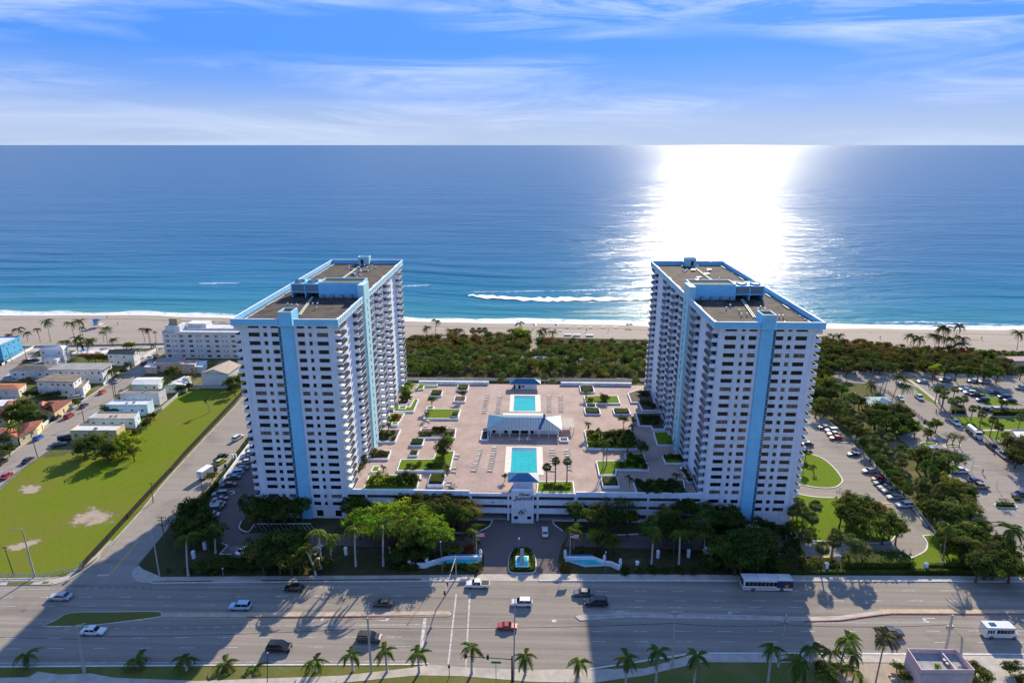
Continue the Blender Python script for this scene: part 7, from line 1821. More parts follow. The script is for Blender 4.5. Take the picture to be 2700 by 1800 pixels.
gwall([(1062, 1001), (1700, 1004)], 1.2, 'long low wall behind the garage service lane', concrete)
# hedge wall of the residents' car park
gwall([zS(1345, 285), zS(960, 790), zS(620, 1255)], 1.1, 'white wall behind the residents car row', white)
for a, b, c, d, l in ((zS(1265, 240), zS(1310, 280), zS(985, 720), zS(930, 690), 'upper'), (zS(910, 760), zS(950, 770), zS(520, 1330), zS(480, 1290), 'middle'), (zS(470, 1310), zS(500, 1350), zS(330, 1560), zS(230, 1568), 'lower')):
    hedge([G(*p) for p in (a, b, c, d)], 0, 1.5, 'dark', 'clipped hedge between the tan pavement and the residents, %s length' % l, 'hedges of the residents car park', 9, .35)
p = G(*zS(930, 740)); T = thing('gate_post', 'pair of white gate posts in the side street hedge', 'gate', p)
for dx in (-.5, .6): MB().box(dx - .25, dx + .25, -.25, .25, 0, 2.4).build('post', white, T, world=False)
p = G(*zS(740, 880)); T = thing('waste_bin', 'blue bin on the tan pavement of the side street', 'bin', p); MB().box(-.3, .3, -.3, .3, 0, 1.1).build('bin_body', paint('navy'), T, world=False); MB().box(-.33, .33, -.33, .33, 1.1, 1.2).build('lid', paint('navy'), T, world=False)

# ------------------------------------------------------------------ entrance: fountain walls, island, flags, bollards
poolb = mat('fountain_blue', (.05, .32, .55), .5, .1, 1)
def fountain_wall(z, pts_top, label, endp, mirror=False):
    P = [G(*z(*p), .9) for p in pts_top]; T = thing('fountain_wall', label, 'fountain', (P[0].x, P[0].y, 0))
    for a, b in zip(P, P[1:]): MB().obox(a, b, .45, 0, 1.3).build('wall_run', white, T)
    for q in endp:
        g = G(*z(*q)); k = MB().box(g.x - .35, g.x + .35, g.y - .35, g.y + .35, 0, 1.9).build('pier', white, T)
        MB().dome((g.x, g.y, 2.15), .33, .33, 10, 6, full=True).build('globe_lamp', whitew, k, smooth=True)
    return T
F1 = fountain_wall(zE, [(1450, 740), (1090, 745), (900, 800), (870, 815), (710, 810)], 'curving white fountain wall with a blue basin nearest the leafy green tree', [(1440, 745), (885, 820), (705, 830)])
MB().prism([G(*zE(*p), .6) for p in ((1000, 795), (1130, 750), (1440, 755), (1330, 805))], 0, .55, top=1).build('basin', [white, watm], F1)
MB().obox(G(*zE(1110, 752)), G(*zE(1430, 752)), .08, .5, 1.25).build('blue_face', poolb, F1)
F2 = fountain_wall(zR, [(325, 690), (600, 690), (700, 730), (760, 735), (850, 775)], 'curving white fountain wall with a blue basin nearest the shaded tower', [(325, 690), (700, 735), (850, 775)])
MB().prism([G(*zR(*p), .6) for p in ((370, 710), (600, 700), (700, 745), (520, 755))], 0, .55, top=1).build('basin', [white, watm], F2)
MB().obox(G(*zR(345, 697)), G(*zR(590, 697)), .08, .5, 1.25).build('blue_face', poolb, F2)
ctr = G(*zE(1868, 790)); isl_w = [G(*p) for p in smooth([zE(*q) for q in ((1870, 905), (1760, 900), (1728, 860), (1735, 750), (1780, 670), (1870, 650), (1960, 670), (2005, 750), (2010, 860), (1980, 900), (1870, 905))], 3)]
struct(MB().prism(isl_w, -.05, .14, bottom=False).build('entrance_island', grass)); kerbline(None, .3, .18, world=isl_w)
ring = [(p.x, p.y) for p in isl_w]; 
for i0, i1, l in ((0, 10, 'left'), (10, 20, 'back'), (20, 30, 'right')):
    seg = isl_w[i0:i1 + 1]; outer = [(ctr.x + (p.x - ctr.x) * .95, ctr.y + (p.y - ctr.y) * .95) for p in seg]; inner = [(ctr.x + (p.x - ctr.x) * .74, ctr.y + (p.y - ctr.y) * .74) for p in seg[::-1]]
    hedge(outer + inner, .14, .8, 'dark', 'clipped hedge ringing the entrance fountain, ' + {'left': 'field-side', 'back': 'garage-side', 'right': 'car-park-side'}[l] + ' arc', 'hedges ringing the entrance fountain', 16, .25)
T = thing('entrance_fountain', 'square white fountain basin on the hedged entrance island', 'fountain', (ctr.x, ctr.y, .14))
FQ = [G(*zE(*p), .8) for p in ((1800, 840), (1800, 725), (1935, 725), (1935, 840))]
MB().prism(FQ, .14, .85).build('basin_wall', white, T); c_ = sum(FQ, Vector()) / 4
MB().prism([(c_.x + (p.x - c_.x) * .84, c_.y + (p.y - c_.y) * .84) for p in FQ], .85, .87).build('water', watm, T)
MB().add([(c_.x - .5, c_.y - .9, .88), (c_.x + .5, c_.y - .9, .88), (c_.x + .45, c_.y + 3.2, 2.4), (c_.x - .45, c_.y + 3.2, 2.4), (c_.x - .5, c_.y - .9, .8), (c_.x + .5, c_.y - .9, .8), (c_.x + .45, c_.y + 3.2, .14), (c_.x - .45, c_.y + 3.2, .14)], [(0, 1, 2, 3), (0, 4, 5, 1), (1, 5, 6, 2), (2, 6, 7, 3), (3, 7, 4, 0)]).build('water_chute', concrete, T)
def flagpole(base, top, label, stripes, wdir=1):
    b = G(*base); t_ = atY(*top, b.y); T = thing('flagpole', label, 'flag', b)
    MB().tube([(0, 0, 0), (0, 0, t_.z)], [.07, .045], 7).build('pole', whitew, T, world=False); MB().dome((0, 0, t_.z + .05), .1, .1, 8, 4, full=True).build('finial', yellowp, T, world=False)
    if not stripes: return T
    ns = 7; ln_, hh = 2.1, 1.2
    for i in range(ns):
        mb = MB(); vs = []
        for k in range(9):
            x = ln_ * k / 8; wv = .16 * math.sin(k * 1.1) * (k / 8)
            vs += [(wdir * x, wv, t_.z - .1 - hh * i / ns - .18 * k / 8 - .1 * wv), (wdir * x, wv, t_.z - .1 - hh * (i + 1) / ns - .18 * k / 8 - .1 * wv)]
        mb.add(vs, [(2 * k, 2 * k + 1, 2 * k + 3, 2 * k + 2) for k in range(8)])
        mb.build('flag_stripe', (mat('flag_red', (.55, .05, .06), .7, 0) if i % 2 == 0 else mat('flag_white', (.75, .75, .75), .7, 0)), T, world=False)
    mb = MB(); mb.box(wdir * .02, wdir * .8, -.03, .03, t_.z - .62, t_.z - .12); mb.build('flag_canton', mat('flag_blue', (.03, .06, .25), .7, 0), T, world=False)
    return T
flagpole(zE(1397, 710), zE(1393, 478), 'flagpole with a striped flag at the leafier fountain wall', True)
flagpole(zR(370, 700), zR(378, 455), 'flagpole with a small drooping flag at the shaded fountain wall', True, 1)
b = G(*zE(1835, 690)); T = thing('lamp_post', 'white globe lamp post on the entrance island', 'lamp', b); tz = atY(*zE(1832, 552), b.y).z
MB().tube([(0, 0, 0), (0, 0, tz)], [.08, .06], 7).build('post', steel, T, world=False); MB().dome((0, 0, tz + .15), .25, .25, 10, 6, full=True).build('globe', whitew, T, world=False)
p = G(*zE(1878, 372)); T = thing('planter', 'small white planter box with two palms under the garage sign', 'planter', (p.x, p.y, 0)); MB().box(p.x - 1, p.x + 1, p.y - .2, p.y + .9, 0, .6).build('planter_wall', white, T); MB().box(p.x - .8, p.x + .8, p.y, p.y + .75, .6, .62).build('bed', soil, T)
for x, y, l in ((1858, 230, 'straight'), (1905, 240, 'leaning')):
    c = atY(*zE(x, y), p.y + .4); palm(c, (p.x + (-.4 if l == 'straight' else .4), p.y + .4, .6), 2.0, l + ' small palm in front of the garage sign block', single=False, r0=.1)
def gpost(z, x, y, l, h=2.0):
    b = G(*z(x, y)); T = thing('pier', 'white garden pier ' + l, 'pier', b, 0, 'white garden piers')
    MB().box(-.35, .35, -.35, .35, 0, h).build('shaft', white, T, world=False); MB().add([(-.42, -.42, h), (.42, -.42, h), (.42, .42, h), (-.42, .42, h), (0, 0, h + .35)], [(0, 1, 4), (1, 2, 4), (2, 3, 4), (3, 0, 4)]).build('cap', white, T, world=False)
for z, x, y, l in ((zW, 585, 690, 'in the shade of the corner trees'), (zW, 690, 605, 'behind the corner trees'), (zW, 1775, 760, 'beside the garden royal palms'), (zW, 2035, 655, 'between the garden royal palms'), (zE, 50, 710, 'behind the first royal palm'), (zE, 510, 710, 'behind the second royal palm'), (zR, 1010, 790, 'next to the shaded fountain wall'), (zR, 1208, 685, 'beside the yellow-banded palm'), (zR, 1500, 680, 'behind the shaded royal palm'), (zR, 1780, 785, 'beside the shaded white SUV'), (zV, 940, 1300, 'behind the dark roadside hedge'), (zV, 770, 1410, 'in the roadside shrubs by the exit'), (zV, 1850, 1310, 'at the sunny end of the dark hedge'), (zX, 330, 1415, 'at the corner lawn'), (zX, 1030, 1400, 'under the corner thicket')): gpost(z, x, y, l)
for z, x, y, l in ((zT, 1330, 830, 'by the kerb corner'), (zT, 1370, 880, 'next along the kerb')):
    gpost(z, x, y, l, 1.6)
# street litter-sized things on the beach
def beach_set(px, py, kind, label, group):
    p = G(px, py)
    if kind == 'cabana':
        T = thing('beach_lounger', label, 'lounger', p, 0, group); MB().box(-1.0, 1.0, -.35, .35, .3, .42).build('seat', plast, T, world=False); MB().box(.7, 1.0, -.35, .35, .42, .85).build('backrest', plast, T, world=False); MB().box(-.9, .6, -.25, .25, 0, .3).build('frame', plast, T, world=False)
    elif kind == 'umbrella':
        T = thing('beach_umbrella', label, 'umbrella', p, 0, group); MB().tube([(0, 0, 0), (0, 0, 2.1)], .04, 5).build('pole', whitew, T, world=False)
        mb = MB(); mb.add([(1.3 * math.cos(k * PI / 4), 1.3 * math.sin(k * PI / 4), 1.7) for k in range(8)] + [(0, 0, 2.3)], [(k, (k + 1) % 8, 8) for k in range(8)]); mb.build('canopy', paint('navy'), T, world=False)
    else:
        T = thing('equipment_hut', label, 'hut', p, 0, group); MB().box(-1.9, 1.9, -.7, .7, 0, .8).build('body', whitew, T, world=False); MB().box(-2.0, 2.0, -.8, .8, .8, .9).build('roof', whitew, T, world=False)
for i, x in enumerate((1530, 1640, 1740, 1850, 1962)): p = zD(x, 212); beach_set(p[0], p[1], 'cabana', 'white beach lounger in the long row near the waterline', 'loungers near the waterline')
for x, y in ((1240, 212), (1435, 213), (2065, 212), (2095, 212)): p = zD(x, y); beach_set(p[0], p[1], 'umbrella', 'navy beach umbrella in the row near the waterline', 'umbrellas near the waterline')
for x, y in ((1205, 240), (1470, 242)): p = zD(x, y); beach_set(p[0], p[1], 'cabana', 'blue-grey beach chair pair behind the lounger row', 'chairs behind the lounger row')
for x, y, l in ((1535, 285, 'in front of the dune, taller one'), (1615, 288, 'in front of the dune beside its twin'), (1730, 290, 'at the dune edge')): p = zD(x, y); beach_set(p[0], p[1], 'hut', 'low white beach equipment hut ' + l, 'equipment huts')
p = zH(410, 360); beach_set(p[0], p[1], 'umbrella', 'navy beach umbrella by the bright blue house', None)
# people: one body mesh grown over a skeleton
def body_mesh():
    V = [(0, 0, .95), (0, 0, 1.25), (0, 0, 1.42), (0, 0, 1.5), (0, .02, 1.66), (-.2, 0, 1.4), (-.27, .02, 1.12), (-.24, .12, .88), (.2, 0, 1.4), (.27, -.02, 1.12), (.25, -.1, .88), (-.1, 0, .9), (-.12, .1, .5), (-.13, -.05, .06), (-.13, .12, .03), (.1, 0, .9), (.12, -.08, .5), (.14, -.22, .06), (.14, -.06, .03)]
    E = [(0, 1), (1, 2), (2, 3), (3, 4), (2, 5), (5, 6), (6, 7), (2, 8), (8, 9), (9, 10), (0, 11), (11, 12), (12, 13), (13, 14), (0, 15), (15, 16), (16, 17), (17, 18)]
    Rr = [.15, .16, .13, .065, .115, .075, .055, .04, .075, .055, .04, .11, .08, .05, .045, .11, .08, .05, .045]
    me = bpy.data.meshes.new('figure'); me.from_pydata(V, E, []); ob = bpy.data.objects.new('figure', me); C.objects.link(ob)
    md = ob.modifiers.new('skin', 'SKIN'); md.use_smooth_shade = True
    for i, q in enumerate(Rr): me.skin_vertices[0].data[i].radius = (q, q)
    me.skin_vertices[0].data[0].use_root = True
    ob.modifiers.new('sub', 'SUBSURF').levels = 1
    r_ = bpy.data.meshes.new_from_object(ob.evaluated_get(bpy.context.evaluated_depsgraph_get()))
    bpy.data.objects.remove(ob); return r_
BODY = body_mesh()
def person(px, py, top, legs, label, rz=0):
    me = BODY.copy(); skin = mat('skin', (.38, .24, .17), .6, 0)
    for m_ in (skin, top, legs): me.materials.append(m_)
    for q in me.polygons:
        z = q.center.z; q.material_index = 0 if z > 1.46 or (abs(q.center.x) > .2 and z < 1.2 and z > .8) or z < .45 else (1 if z > .95 else 2)
    p = G(px, py); T = thing('person', label, 'person', p, rz); obj('body', me, T)
    MB().dome((0, .01, 1.68), .125, .13, 10, 4).build('hair', darkm, T, world=False)
c1, c2, c3, c4 = mat('cloth_teal', (.10, .25, .22), .8, .1, 3), mat('cloth_dark', (.04, .04, .06), .8, .1, 3), mat('cloth_orange', (.5, .2, .06), .8, .1, 3), mat('cloth_white', (.65, .65, .63), .8, .1, 3)
for p, a, b_, l, rz in ((zU(1515, 1300), c1, c2, 'person in a teal shirt walking across the car park', .6), (zU(1010, 555), c3, c2, 'person in an orange shirt beside the queue of trucks', 1.2), (zU(875, 465), c3, c2, 'person in an orange shirt alone on the park road', 2.), (zU(775, 120), c2, c2, 'person in dark clothes near the park palms', 0), (zU(925, 345), c4, c2, 'person in a white shirt at the end of the footpath', 1), (zQ(2250, 630), c3, c2, 'person in orange walking up from the beach path', 1), (zQ(2275, 632), c4, c2, 'person in white walking up from the beach path', 1), (zD(1700, 250), c2, c2, 'person in dark clothes standing on the sand', 0), (zD(1895, 250), c2, c4, 'person walking on the sand near the loungers', 2), (zQ(910, 280), c2, c3, 'lone person on the empty sand beyond the tower', 0), (zQ(1925, 285), c2, c3, 'lone person on the sand beyond the palm group', 0), (zH(1960, 65), c2, c2, 'person at the waterline behind the lifeguard tower', 0), (zH(2150, 190), c2, c4, 'person on the sand beside the lifeguard tower', 0)):
    person(p[0], p[1], a, b_, l, rz)
for p, l in ((zU(1055, 480), 'by the park palms'), (zU(880, 455), 'beside the walking person'), (zU(1680, 1035), 'behind the navy pickup'), (zU(1840, 1130), 'at the queue end'), (zU(1290, 700), 'by the tanker wheels')):
    q = G(*p); T = thing('traffic_cone', 'orange traffic cone ' + l, 'cone', q); MB().tube([(0, 0, .03), (0, 0, .75)], [.2, .04], 8).build('cone', mat('cone_orange', (.65, .16, .03), .6, 0), T, world=False); MB().box(-.25, .25, -.25, .25, 0, .04).build('base', blk, T, world=False)
# ------------------------------------------------------------------ vegetation in its places
def TR(px, py, hc, r, kind, label, group): return tree(G(px, py, hc), hc, r, kind, label, group)
def many(z, lst, hc, label, group, kind=None):
    for q in lst:
        p = z(q[0], q[1]) if z else (q[0], q[1]); k = q[3] if len(q) > 3 else kind
        TR(p[0], p[1], q[4] if len(q) > 4 else hc, q[2], k, label % {'mid': 'mid-green', 'dark': 'dark green', 'bright': 'bright green', 'olive': 'olive', 'grey': 'grey-green', 'sparse': 'thin-leaved', 'yellow': 'yellow-green', 'rust': 'rusty'}[k] if '%' in label else label, group)
ident = None
# field and gardens
many(ident, [(246, 1167, 5.0, 'mid'), (318, 1172, 5.0, 'bright'), (283, 1190, 4.6, 'mid'), (225, 1185, 4.0, 'dark'), (350, 1190, 2.6, 'mid')], 3.6, '%s crown of the spreading tree group standing in the field', 'tree group in the field')
many(ident, [(347, 1141, 2.6, 'olive'), (330, 1150, 2.0, 'mid')], 2.2, '%s tree at the garden edge of the cream-yellow house', 'garden trees at the field edge')
many(ident, [(405, 1095, 2.2, 'mid'), (384, 1118, 2.0, 'dark'), (395, 1107, 1.8, 'olive')], 2.0, '%s tree at the garden edge of the pale-blue house', 'garden trees at the field edge')
many(ident, [(301, 1080, 2.6, 'dark'), (278, 1077, 2.2, 'mid')], 2.2, '%s bushy tree between the pale-blue and long-roofed houses', 'garden trees at the field edge')
many(ident, [(605, 1008, 3.4, 'mid'), (630, 1003, 3.6, 'mid'), (618, 1022, 3.2, 'dark'), (640, 990, 2.2, 'yellow')], 3.4, '%s tree between the gabled house and the tower', 'trees beside the gabled house')
many(ident, [(457, 979, 3.4, 'mid'), (440, 984, 2.4, 'dark')], 3.6, '%s tree beside the pink house', 'trees beside the pink house')
many(ident, [(478, 1022, 2.2, 'dark'), (497, 1018, 2.0, 'dark')], 2.0, 'dark bushy tree behind the mint cottage', 'trees behind the mint cottage')
many(ident, [(232, 944, 2.6, 'dark'), (250, 942, 3.0, 'olive'), (268, 943, 2.6, 'dark'), (288, 942, 3.0, 'dark')], 2.4, '%s bush in the row in front of the grey-gabled house', 'bush row beside the grey-gabled house')
many(ident, [(35, 1080, 3.6, 'mid'), (60, 1072, 3.8, 'mid'), (85, 1080, 3.4, 'mid'), (48, 1098, 3.4, 'dark'), (75, 1100, 3.2, 'dark'), (25, 1100, 3.0, 'mid')], 4.5, '%s tree in the leafy garden between the red roofs', 'trees between the red roofs')
many(ident, [(8, 1160, 2.6, 'olive'), (22, 1185, 2.4, 'mid'), (4, 1200, 2.2, 'grey')], 2.4, '%s bush at the edge of the back street verge', 'bushes on the back street verge')
many(ident, [(320, 978, 2.0, 'mid'), (335, 962, 2.2, 'mid'), (310, 990, 1.8, 'olive')], 1.8, '%s bush in the garden of the gallery block', 'bushes by the gallery block')
many(ident, [(70, 1040, 2.2, 'dark'), (95, 1040, 2.0, 'dark'), (125, 1042, 2.2, 'dark'), (150, 1040, 2.0, 'dark')], 1.6, 'dark hedge bush below the white wing', 'hedge bushes below the white wing')
many(ident, [(75, 1000, 1.8, 'dark'), (60, 1003, 1.6, 'olive'), (205, 1062, 1.8, 'olive')], 1.6, '%s bush in the shaded plots', 'bushes in the shaded plots')
many(ident, [(332, 909, 2.4, 'bright'), (345, 910, 2.2, 'bright')], 2.0, 'bright round bush at the promenade wall', 'bushes at the promenade wall')
p = zS(460, 1060); TR(p[0], p[1], 1.6, 2.1, 'grey', 'grey-green bush beside the box truck', None)
# corner and front garden of the left tower
fg = 'trees of the shaded corner garden'
many(zW, [(580, 180, 3.6, 'dark'), (520, 260, 3.8, 'dark'), (640, 290, 4.0, 'dark'), (450, 390, 3.6, 'dark'), (590, 390, 4.2, 'mid'), (690, 360, 3.6, 'dark'), (820, 420, 2.8, 'mid'), (700, 460, 3.4, 'dark'), (560, 470, 3.4, 'dark')], 5.0, '%s tree crowded into the shaded corner by the side street', fg)
many(zW, [(1200, 610, 4.4, 'mid'), (1330, 570, 4.8, 'dark'), (1470, 600, 4.8, 'mid'), (1560, 520, 4.0, 'dark'), (1390, 690, 4.2, 'dark'), (1240, 700, 3.6, 'dark'), (1500, 710, 3.8, 'dark'), (1620, 660, 3.4, 'mid')], 4.5, '%s tree in the shaded garden between car bays and pavement', 'trees of the shaded front garden')
many(zW, [(900, 730, 2.6, 'dark', 2.0), (1020, 740, 2.6, 'dark', 2.0), (800, 740, 2.4, 'dark', 2.0), (1130, 760, 2.4, 'dark', 2.0), (700, 760, 2.2, 'dark', 1.8), (1700, 760, 2.2, 'dark', 1.8), (1850, 740, 2.2, 'dark', 1.8), (620, 790, 2.0, 'mid', 1.6)], 2.0, '%s low bush of the shaded garden border', 'low bushes of the shaded border')
Zb = Z(600, 1000, 3.734)
many(Zb, [(230, 1250, 3.8, 'dark'), (330, 1230, 3.6, 'dark'), (430, 1250, 4.0, 'dark'), (540, 1260, 4.0, 'dark'), (650, 1250, 3.8, 'dark'), (720, 1240, 3.4, 'dark'), (270, 1330, 3.6, 'mid'), (400, 1320, 3.2, 'dark'), (560, 1330, 3.2, 'dark')], 5.0, '%s tree massed at the foot of the field-side tower', 'trees at the foot of the field-side tower')
many(Zb, [(1250, 1190, 3.6, 'dark'), (1310, 1240, 3.2, 'dark'), (1180, 1260, 2.6, 'dark')], 5.5, 'dark tree at the corner of garage and field-side tower', 'trees at the garage corner')
many(zE, [(170, 330, 4.0, 'bright'), (300, 310, 4.6, 'bright'), (430, 280, 4.6, 'bright'), (560, 290, 4.6, 'bright'), (700, 310, 4.8, 'bright'), (820, 340, 4.6, 'bright'), (920, 400, 4.4, 'bright'), (640, 400, 5.0, 'bright'), (480, 400, 4.6, 'bright'), (330, 410, 4.2, 'bright'), (780, 440, 4.6, 'bright'), (960, 500, 4.0, 'bright'), (1040, 500, 3.2, 'bright'), (860, 530, 4.2, 'mid'), (700, 540, 4.0, 'mid')], 6.6, '%s crown of the broad sunlit canopy in front of the garage', 'broad sunlit canopy before the garage')
many(zE, [(690, 120, 3.6, 'olive'), (800, 140, 3.6, 'rust'), (640, 170, 3.2, 'dark'), (1000, 130, 3.6, 'grey'), (1120, 110, 3.6, 'grey'), (1060, 210, 3.8, 'olive'), (1200, 200, 3.6, 'olive'), (1310, 240, 3.6, 'olive'), (1380, 300, 3.2, 'olive'), (1150, 300, 3.8, 'dark'), (1000, 280, 3.8, 'dark'), (880, 220, 3.6, 'dark'), (1250, 340, 3.2, 'dark')], 6.5, '%s tree growing against the garage beside the drive', 'trees against the garage, field side')
many(zE, [(600, 680, 3.4, 'dark', 3.0), (740, 690, 3.0, 'dark', 2.6), (860, 700, 2.6, 'dark', 2.4), (1120, 640, 2.2, 'olive', 1.6), (1200, 660, 2.0, 'olive', 1.4), (1330, 660, 1.8, 'rust', 1.2)], 2.5, '%s bush behind the leafier fountain wall', 'bushes behind the leafier fountain wall')
for x in (540, 640, 740, 1060, 1150, 1250, 1340, 1400): p = zE(x, 845); shrub(G(p[0], p[1], .5), 1.5, RN.choice(['dark', 'mid', 'dark']), 'low shrub along the pavement before the leafier fountain wall', 'low shrubs before the leafier fountain wall')
for x, y in ((300, 760), (330, 790), (480, 620), (430, 640), (520, 650), (620, 660)): p = zR(x, y); shrub(G(p[0], p[1], .5), 1.3, 'rust' if x in (330, 480, 620) else 'mid', 'low flowering shrub around the shaded fountain wall, ' + ('rusty' if x in (330, 480, 620) else 'green'), 'low shrubs by the shaded fountain wall')
many(zR, [(870, 160, 3.6, 'sparse'), (740, 190, 3.4, 'sparse'), (950, 200, 3.2, 'sparse'), (430, 250, 3.6, 'dark'), (560, 270, 3.4, 'dark'), (700, 300, 3.8, 'dark'), (820, 310, 3.6, 'dark'), (640, 260, 3.4, 'olive'), (930, 300, 3.2, 'dark')], 6.0, '%s tree against the garage on the shaded side of the drive', 'trees against the garage, shaded side')
many(zR, [(1480, 170, 3.2, 'mid'), (1560, 230, 3.4, 'dark'), (1440, 230, 3.0, 'dark'), (1700, 240, 3.8, 'dark'), (1780, 300, 3.6, 'dark'), (1900, 280, 3.8, 'dark'), (1680, 310, 3.4, 'dark'), (1920, 340, 3.2, 'dark')], 6.0, '%s tree massed at the foot of the shaded tower', 'trees at the foot of the shaded tower')
many(zR, [(1180, 350, 4.0, 'olive'), (1300, 320, 4.2, 'olive'), (1300, 400, 4.4, 'dark'), (1420, 400, 4.0, 'dark'), (1160, 420, 3.8, 'dark'), (1540, 420, 3.8, 'dark'), (1650, 440, 3.6, 'dark'), (1380, 470, 3.6, 'dark')], 5.5, '%s tree in the shaded grove before the tower', 'trees of the shaded grove')
many(zR, [(690, 510, 3.4, 'mid'), (640, 470, 2.2, 'bright'), (760, 560, 2.8, 'dark')], 4.0, '%s tree behind the shaded fountain wall', 'trees behind the shaded fountain wall')
many(zR, [(1880, 620, 5.0, 'dark'), (1990, 560, 5.0, 'dark'), (2100, 520, 5.2, 'dark'), (2220, 560, 5.2, 'dark'), (2300, 640, 5.0, 'dark'), (2150, 650, 5.0, 'dark'), (2020, 680, 4.6, 'dark'), (2240, 740, 3.2, 'dark', 3.2), (2100, 760, 3.0, 'dark', 3.0), (1950, 750, 3.2, 'dark', 3.2), (2330, 750, 3.0, 'dark', 3.0)], 5.5, '%s tree of the dense dark thicket beside the bus', 'dense dark thicket beside the bus')
for x in range(900, 1960, 130): p = zR(x, 815); shrub(G(p[0], p[1], .4), 1.5, 'dark', 'low dark shrub along the shaded pavement before the grove', 'low dark shrubs along the shaded pavement')
# hedges along the road on the right
hedge([G(*zV(*p)) for p in ((1000, 1350), (1000, 1230), (1900, 1235), (2040, 1330), (2060, 1420), (1000, 1420))], 0, 2.6, 'dark', 'tall dark hedge block along the road beside the exit', None, 4, .5, .3)
hedge([G(*zX(*p)) for p in ((350, 1400), (350, 1370), (1150, 1370), (1150, 1420))], 0, 1.5, 'olive', 'clipped olive hedge in front of the corner lawn', None, 7, .35)
hedge([G(*zV(*p)) for p in ((-40, 1480), (-40, 1440), (2240, 1440), (2240, 1475))], 0, .9, 'olive', 'long low hedge along the pavement from the bus to the corner', None, 3.5, .35)
hedge([G(*zX(*p)) for p in ((0, 1480), (0, 1445), (1700, 1450), (1720, 1482))], 0, 1.3, 'dark', 'long low hedge along the pavement below the corner thicket', None, 3.5, .4)
hedge([G(*zU(*p)) for p in ((1640, 500), (1640, 450), (2250, 450), (2250, 500))], 0, 1.8, 'dark', 'long clipped hedge between the car park and the park lawn', None, 4, .4)
hedge([G(*zU(*p)) for p in ((1080, 470), (1100, 380), (1250, 400), (1290, 480))], 0, 1.8, 'dark', 'bushy hedge clump under the park sabal palms', None, 5, .4)
hedge([G(*zX(*p)) for p in ((1370, 480), (1370, 440), (1640, 455), (1650, 485))], .15, .8, 'olive', 'low hedge on the kerbed island beside the tan pickup', None, 8, .35)
hedge([G(*zR(*p)) for p in ((2010, 400), (2010, 365), (2330, 375), (2330, 410))], 0, 1.2, 'dark', 'low dark hedge at the foot of the shaded tower', None, 5, .35)
hedge([G(*zX(*p)) for p in ((1640, 385), (1650, 355), (1740, 375), (1745, 400))], 0, .9, 'olive', 'small hedge tuft beside the navy SUV', None, 9, .35)
# lawn beside the right tower
lt = 'the big tree on the curved lawn'
many(zV, [(1080, 420, 3.8, 'mid'), (1220, 400, 3.6, 'olive'), (1380, 460, 4.0, 'mid'), (1000, 560, 3.6, 'mid'), (1180, 560, 4.2, 'mid'), (1360, 590, 4.0, 'olive'), (1520, 540, 3.6, 'olive'), (1620, 640, 3.6, 'sparse'), (1740, 720, 3.8, 'mid'), (1840, 800, 3.2, 'mid'), (1130, 700, 4.0, 'dark'), (1640, 800, 3.4, 'mid'), (1060, 300, 2.4, 'sparse')], 4.8, '%s crown of the wide tree canopy on the lawn', 'wide tree canopy on the lawn')
sg = 'sabal palms on the lawn by the tower'
for x, y, h in ((370, 430, 6.0), (450, 560, 5.2), (620, 470, 6.0), (570, 640, 5.0), (300, 540, 5.0), (470, 920, 6.0), (920, 890, 6.5), (1130, 970, 6.5), (720, 1080, 6.0), (1250, 1080, 6.0), (880, 1000, 5.5), (1320, 1060, 5.5)): sabal(zV(x, y), h, 2.1, 'sabal palm with a ragged round head near the exit lane and lawn', sg)
for x, y in ((290, 720), (430, 700), (560, 830)): p = zV(x, y); shrub(G(p[0], p[1], .8), 1.8, 'bright', 'bright green shrub under the sabal palms at the tower', 'bright shrubs under the sabal palms')
for x, y in ((420, 1270), (540, 1320), (640, 1290), (480, 1380), (860, 1300)): p = zV(x, y); shrub(G(p[0], p[1], .8), 1.8, 'olive', 'olive shrub by the exit kerb', 'olive shrubs by the exit kerb')
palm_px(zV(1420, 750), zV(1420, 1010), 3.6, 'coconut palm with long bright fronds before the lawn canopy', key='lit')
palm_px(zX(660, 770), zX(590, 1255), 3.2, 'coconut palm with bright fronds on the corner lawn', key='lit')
palm_px(zX(1610, 810), zX(1520, 1245), 4.0, 'large dark royal palm at the edge of the car park', kind='royal')
for x, y in ((655, 1000), (620, 1180)): p = zT(x, y); TR(p[0], p[1], 2.6, 1.8, 'dark', 'dark small tree in the strip at the tower wall', 'small trees at the tower wall')
p = zT(770, 1190); palm_h(p, 2.4, 1.2, 'young palm on the kerbed lawn island', single=False)
for x, y in ((330, 1245), (330, 1340)): pass
# corner thicket, sabal row and trees between the lots
many(zX, [(900, 1100, 3.6, 'mid'), (1050, 1080, 3.6, 'mid'), (1200, 1180, 3.6, 'olive'), (1320, 1170, 3.2, 'grey'), (820, 900, 4.0, 'dark'), (950, 900, 4.0, 'dark'), (1150, 950, 3.8, 'dark'), (1400, 1020, 4.2, 'mid'), (1480, 1110, 4.2, 'mid'), (1520, 1300, 4.2, 'dark'), (1380, 1330, 4.2, 'dark'), (1250, 1340, 4.0, 'dark'), (1620, 1380, 3.6, 'dark'), (1130, 1380, 3.4, 'dark'), (700, 1000, 3.0, 'dark'), (620, 930, 2.6, 'dark')], 4.2, '%s tree of the corner thicket at the main road', 'corner thicket at the main road')
many(zX, [(520, 560, 4.2, 'dark'), (650, 600, 4.4, 'dark'), (800, 620, 4.2, 'dark'), (940, 560, 3.8, 'mid'), (700, 160, 3.8, 'yellow'), (830, 190, 3.6, 'yellow'), (940, 300, 3.6, 'mid'), (620, 250, 3.6, 'dark'), (950, 420, 3.2, 'grey')], 4.2, '%s tree in the planted strip between the two car parks', 'trees between the two car parks')
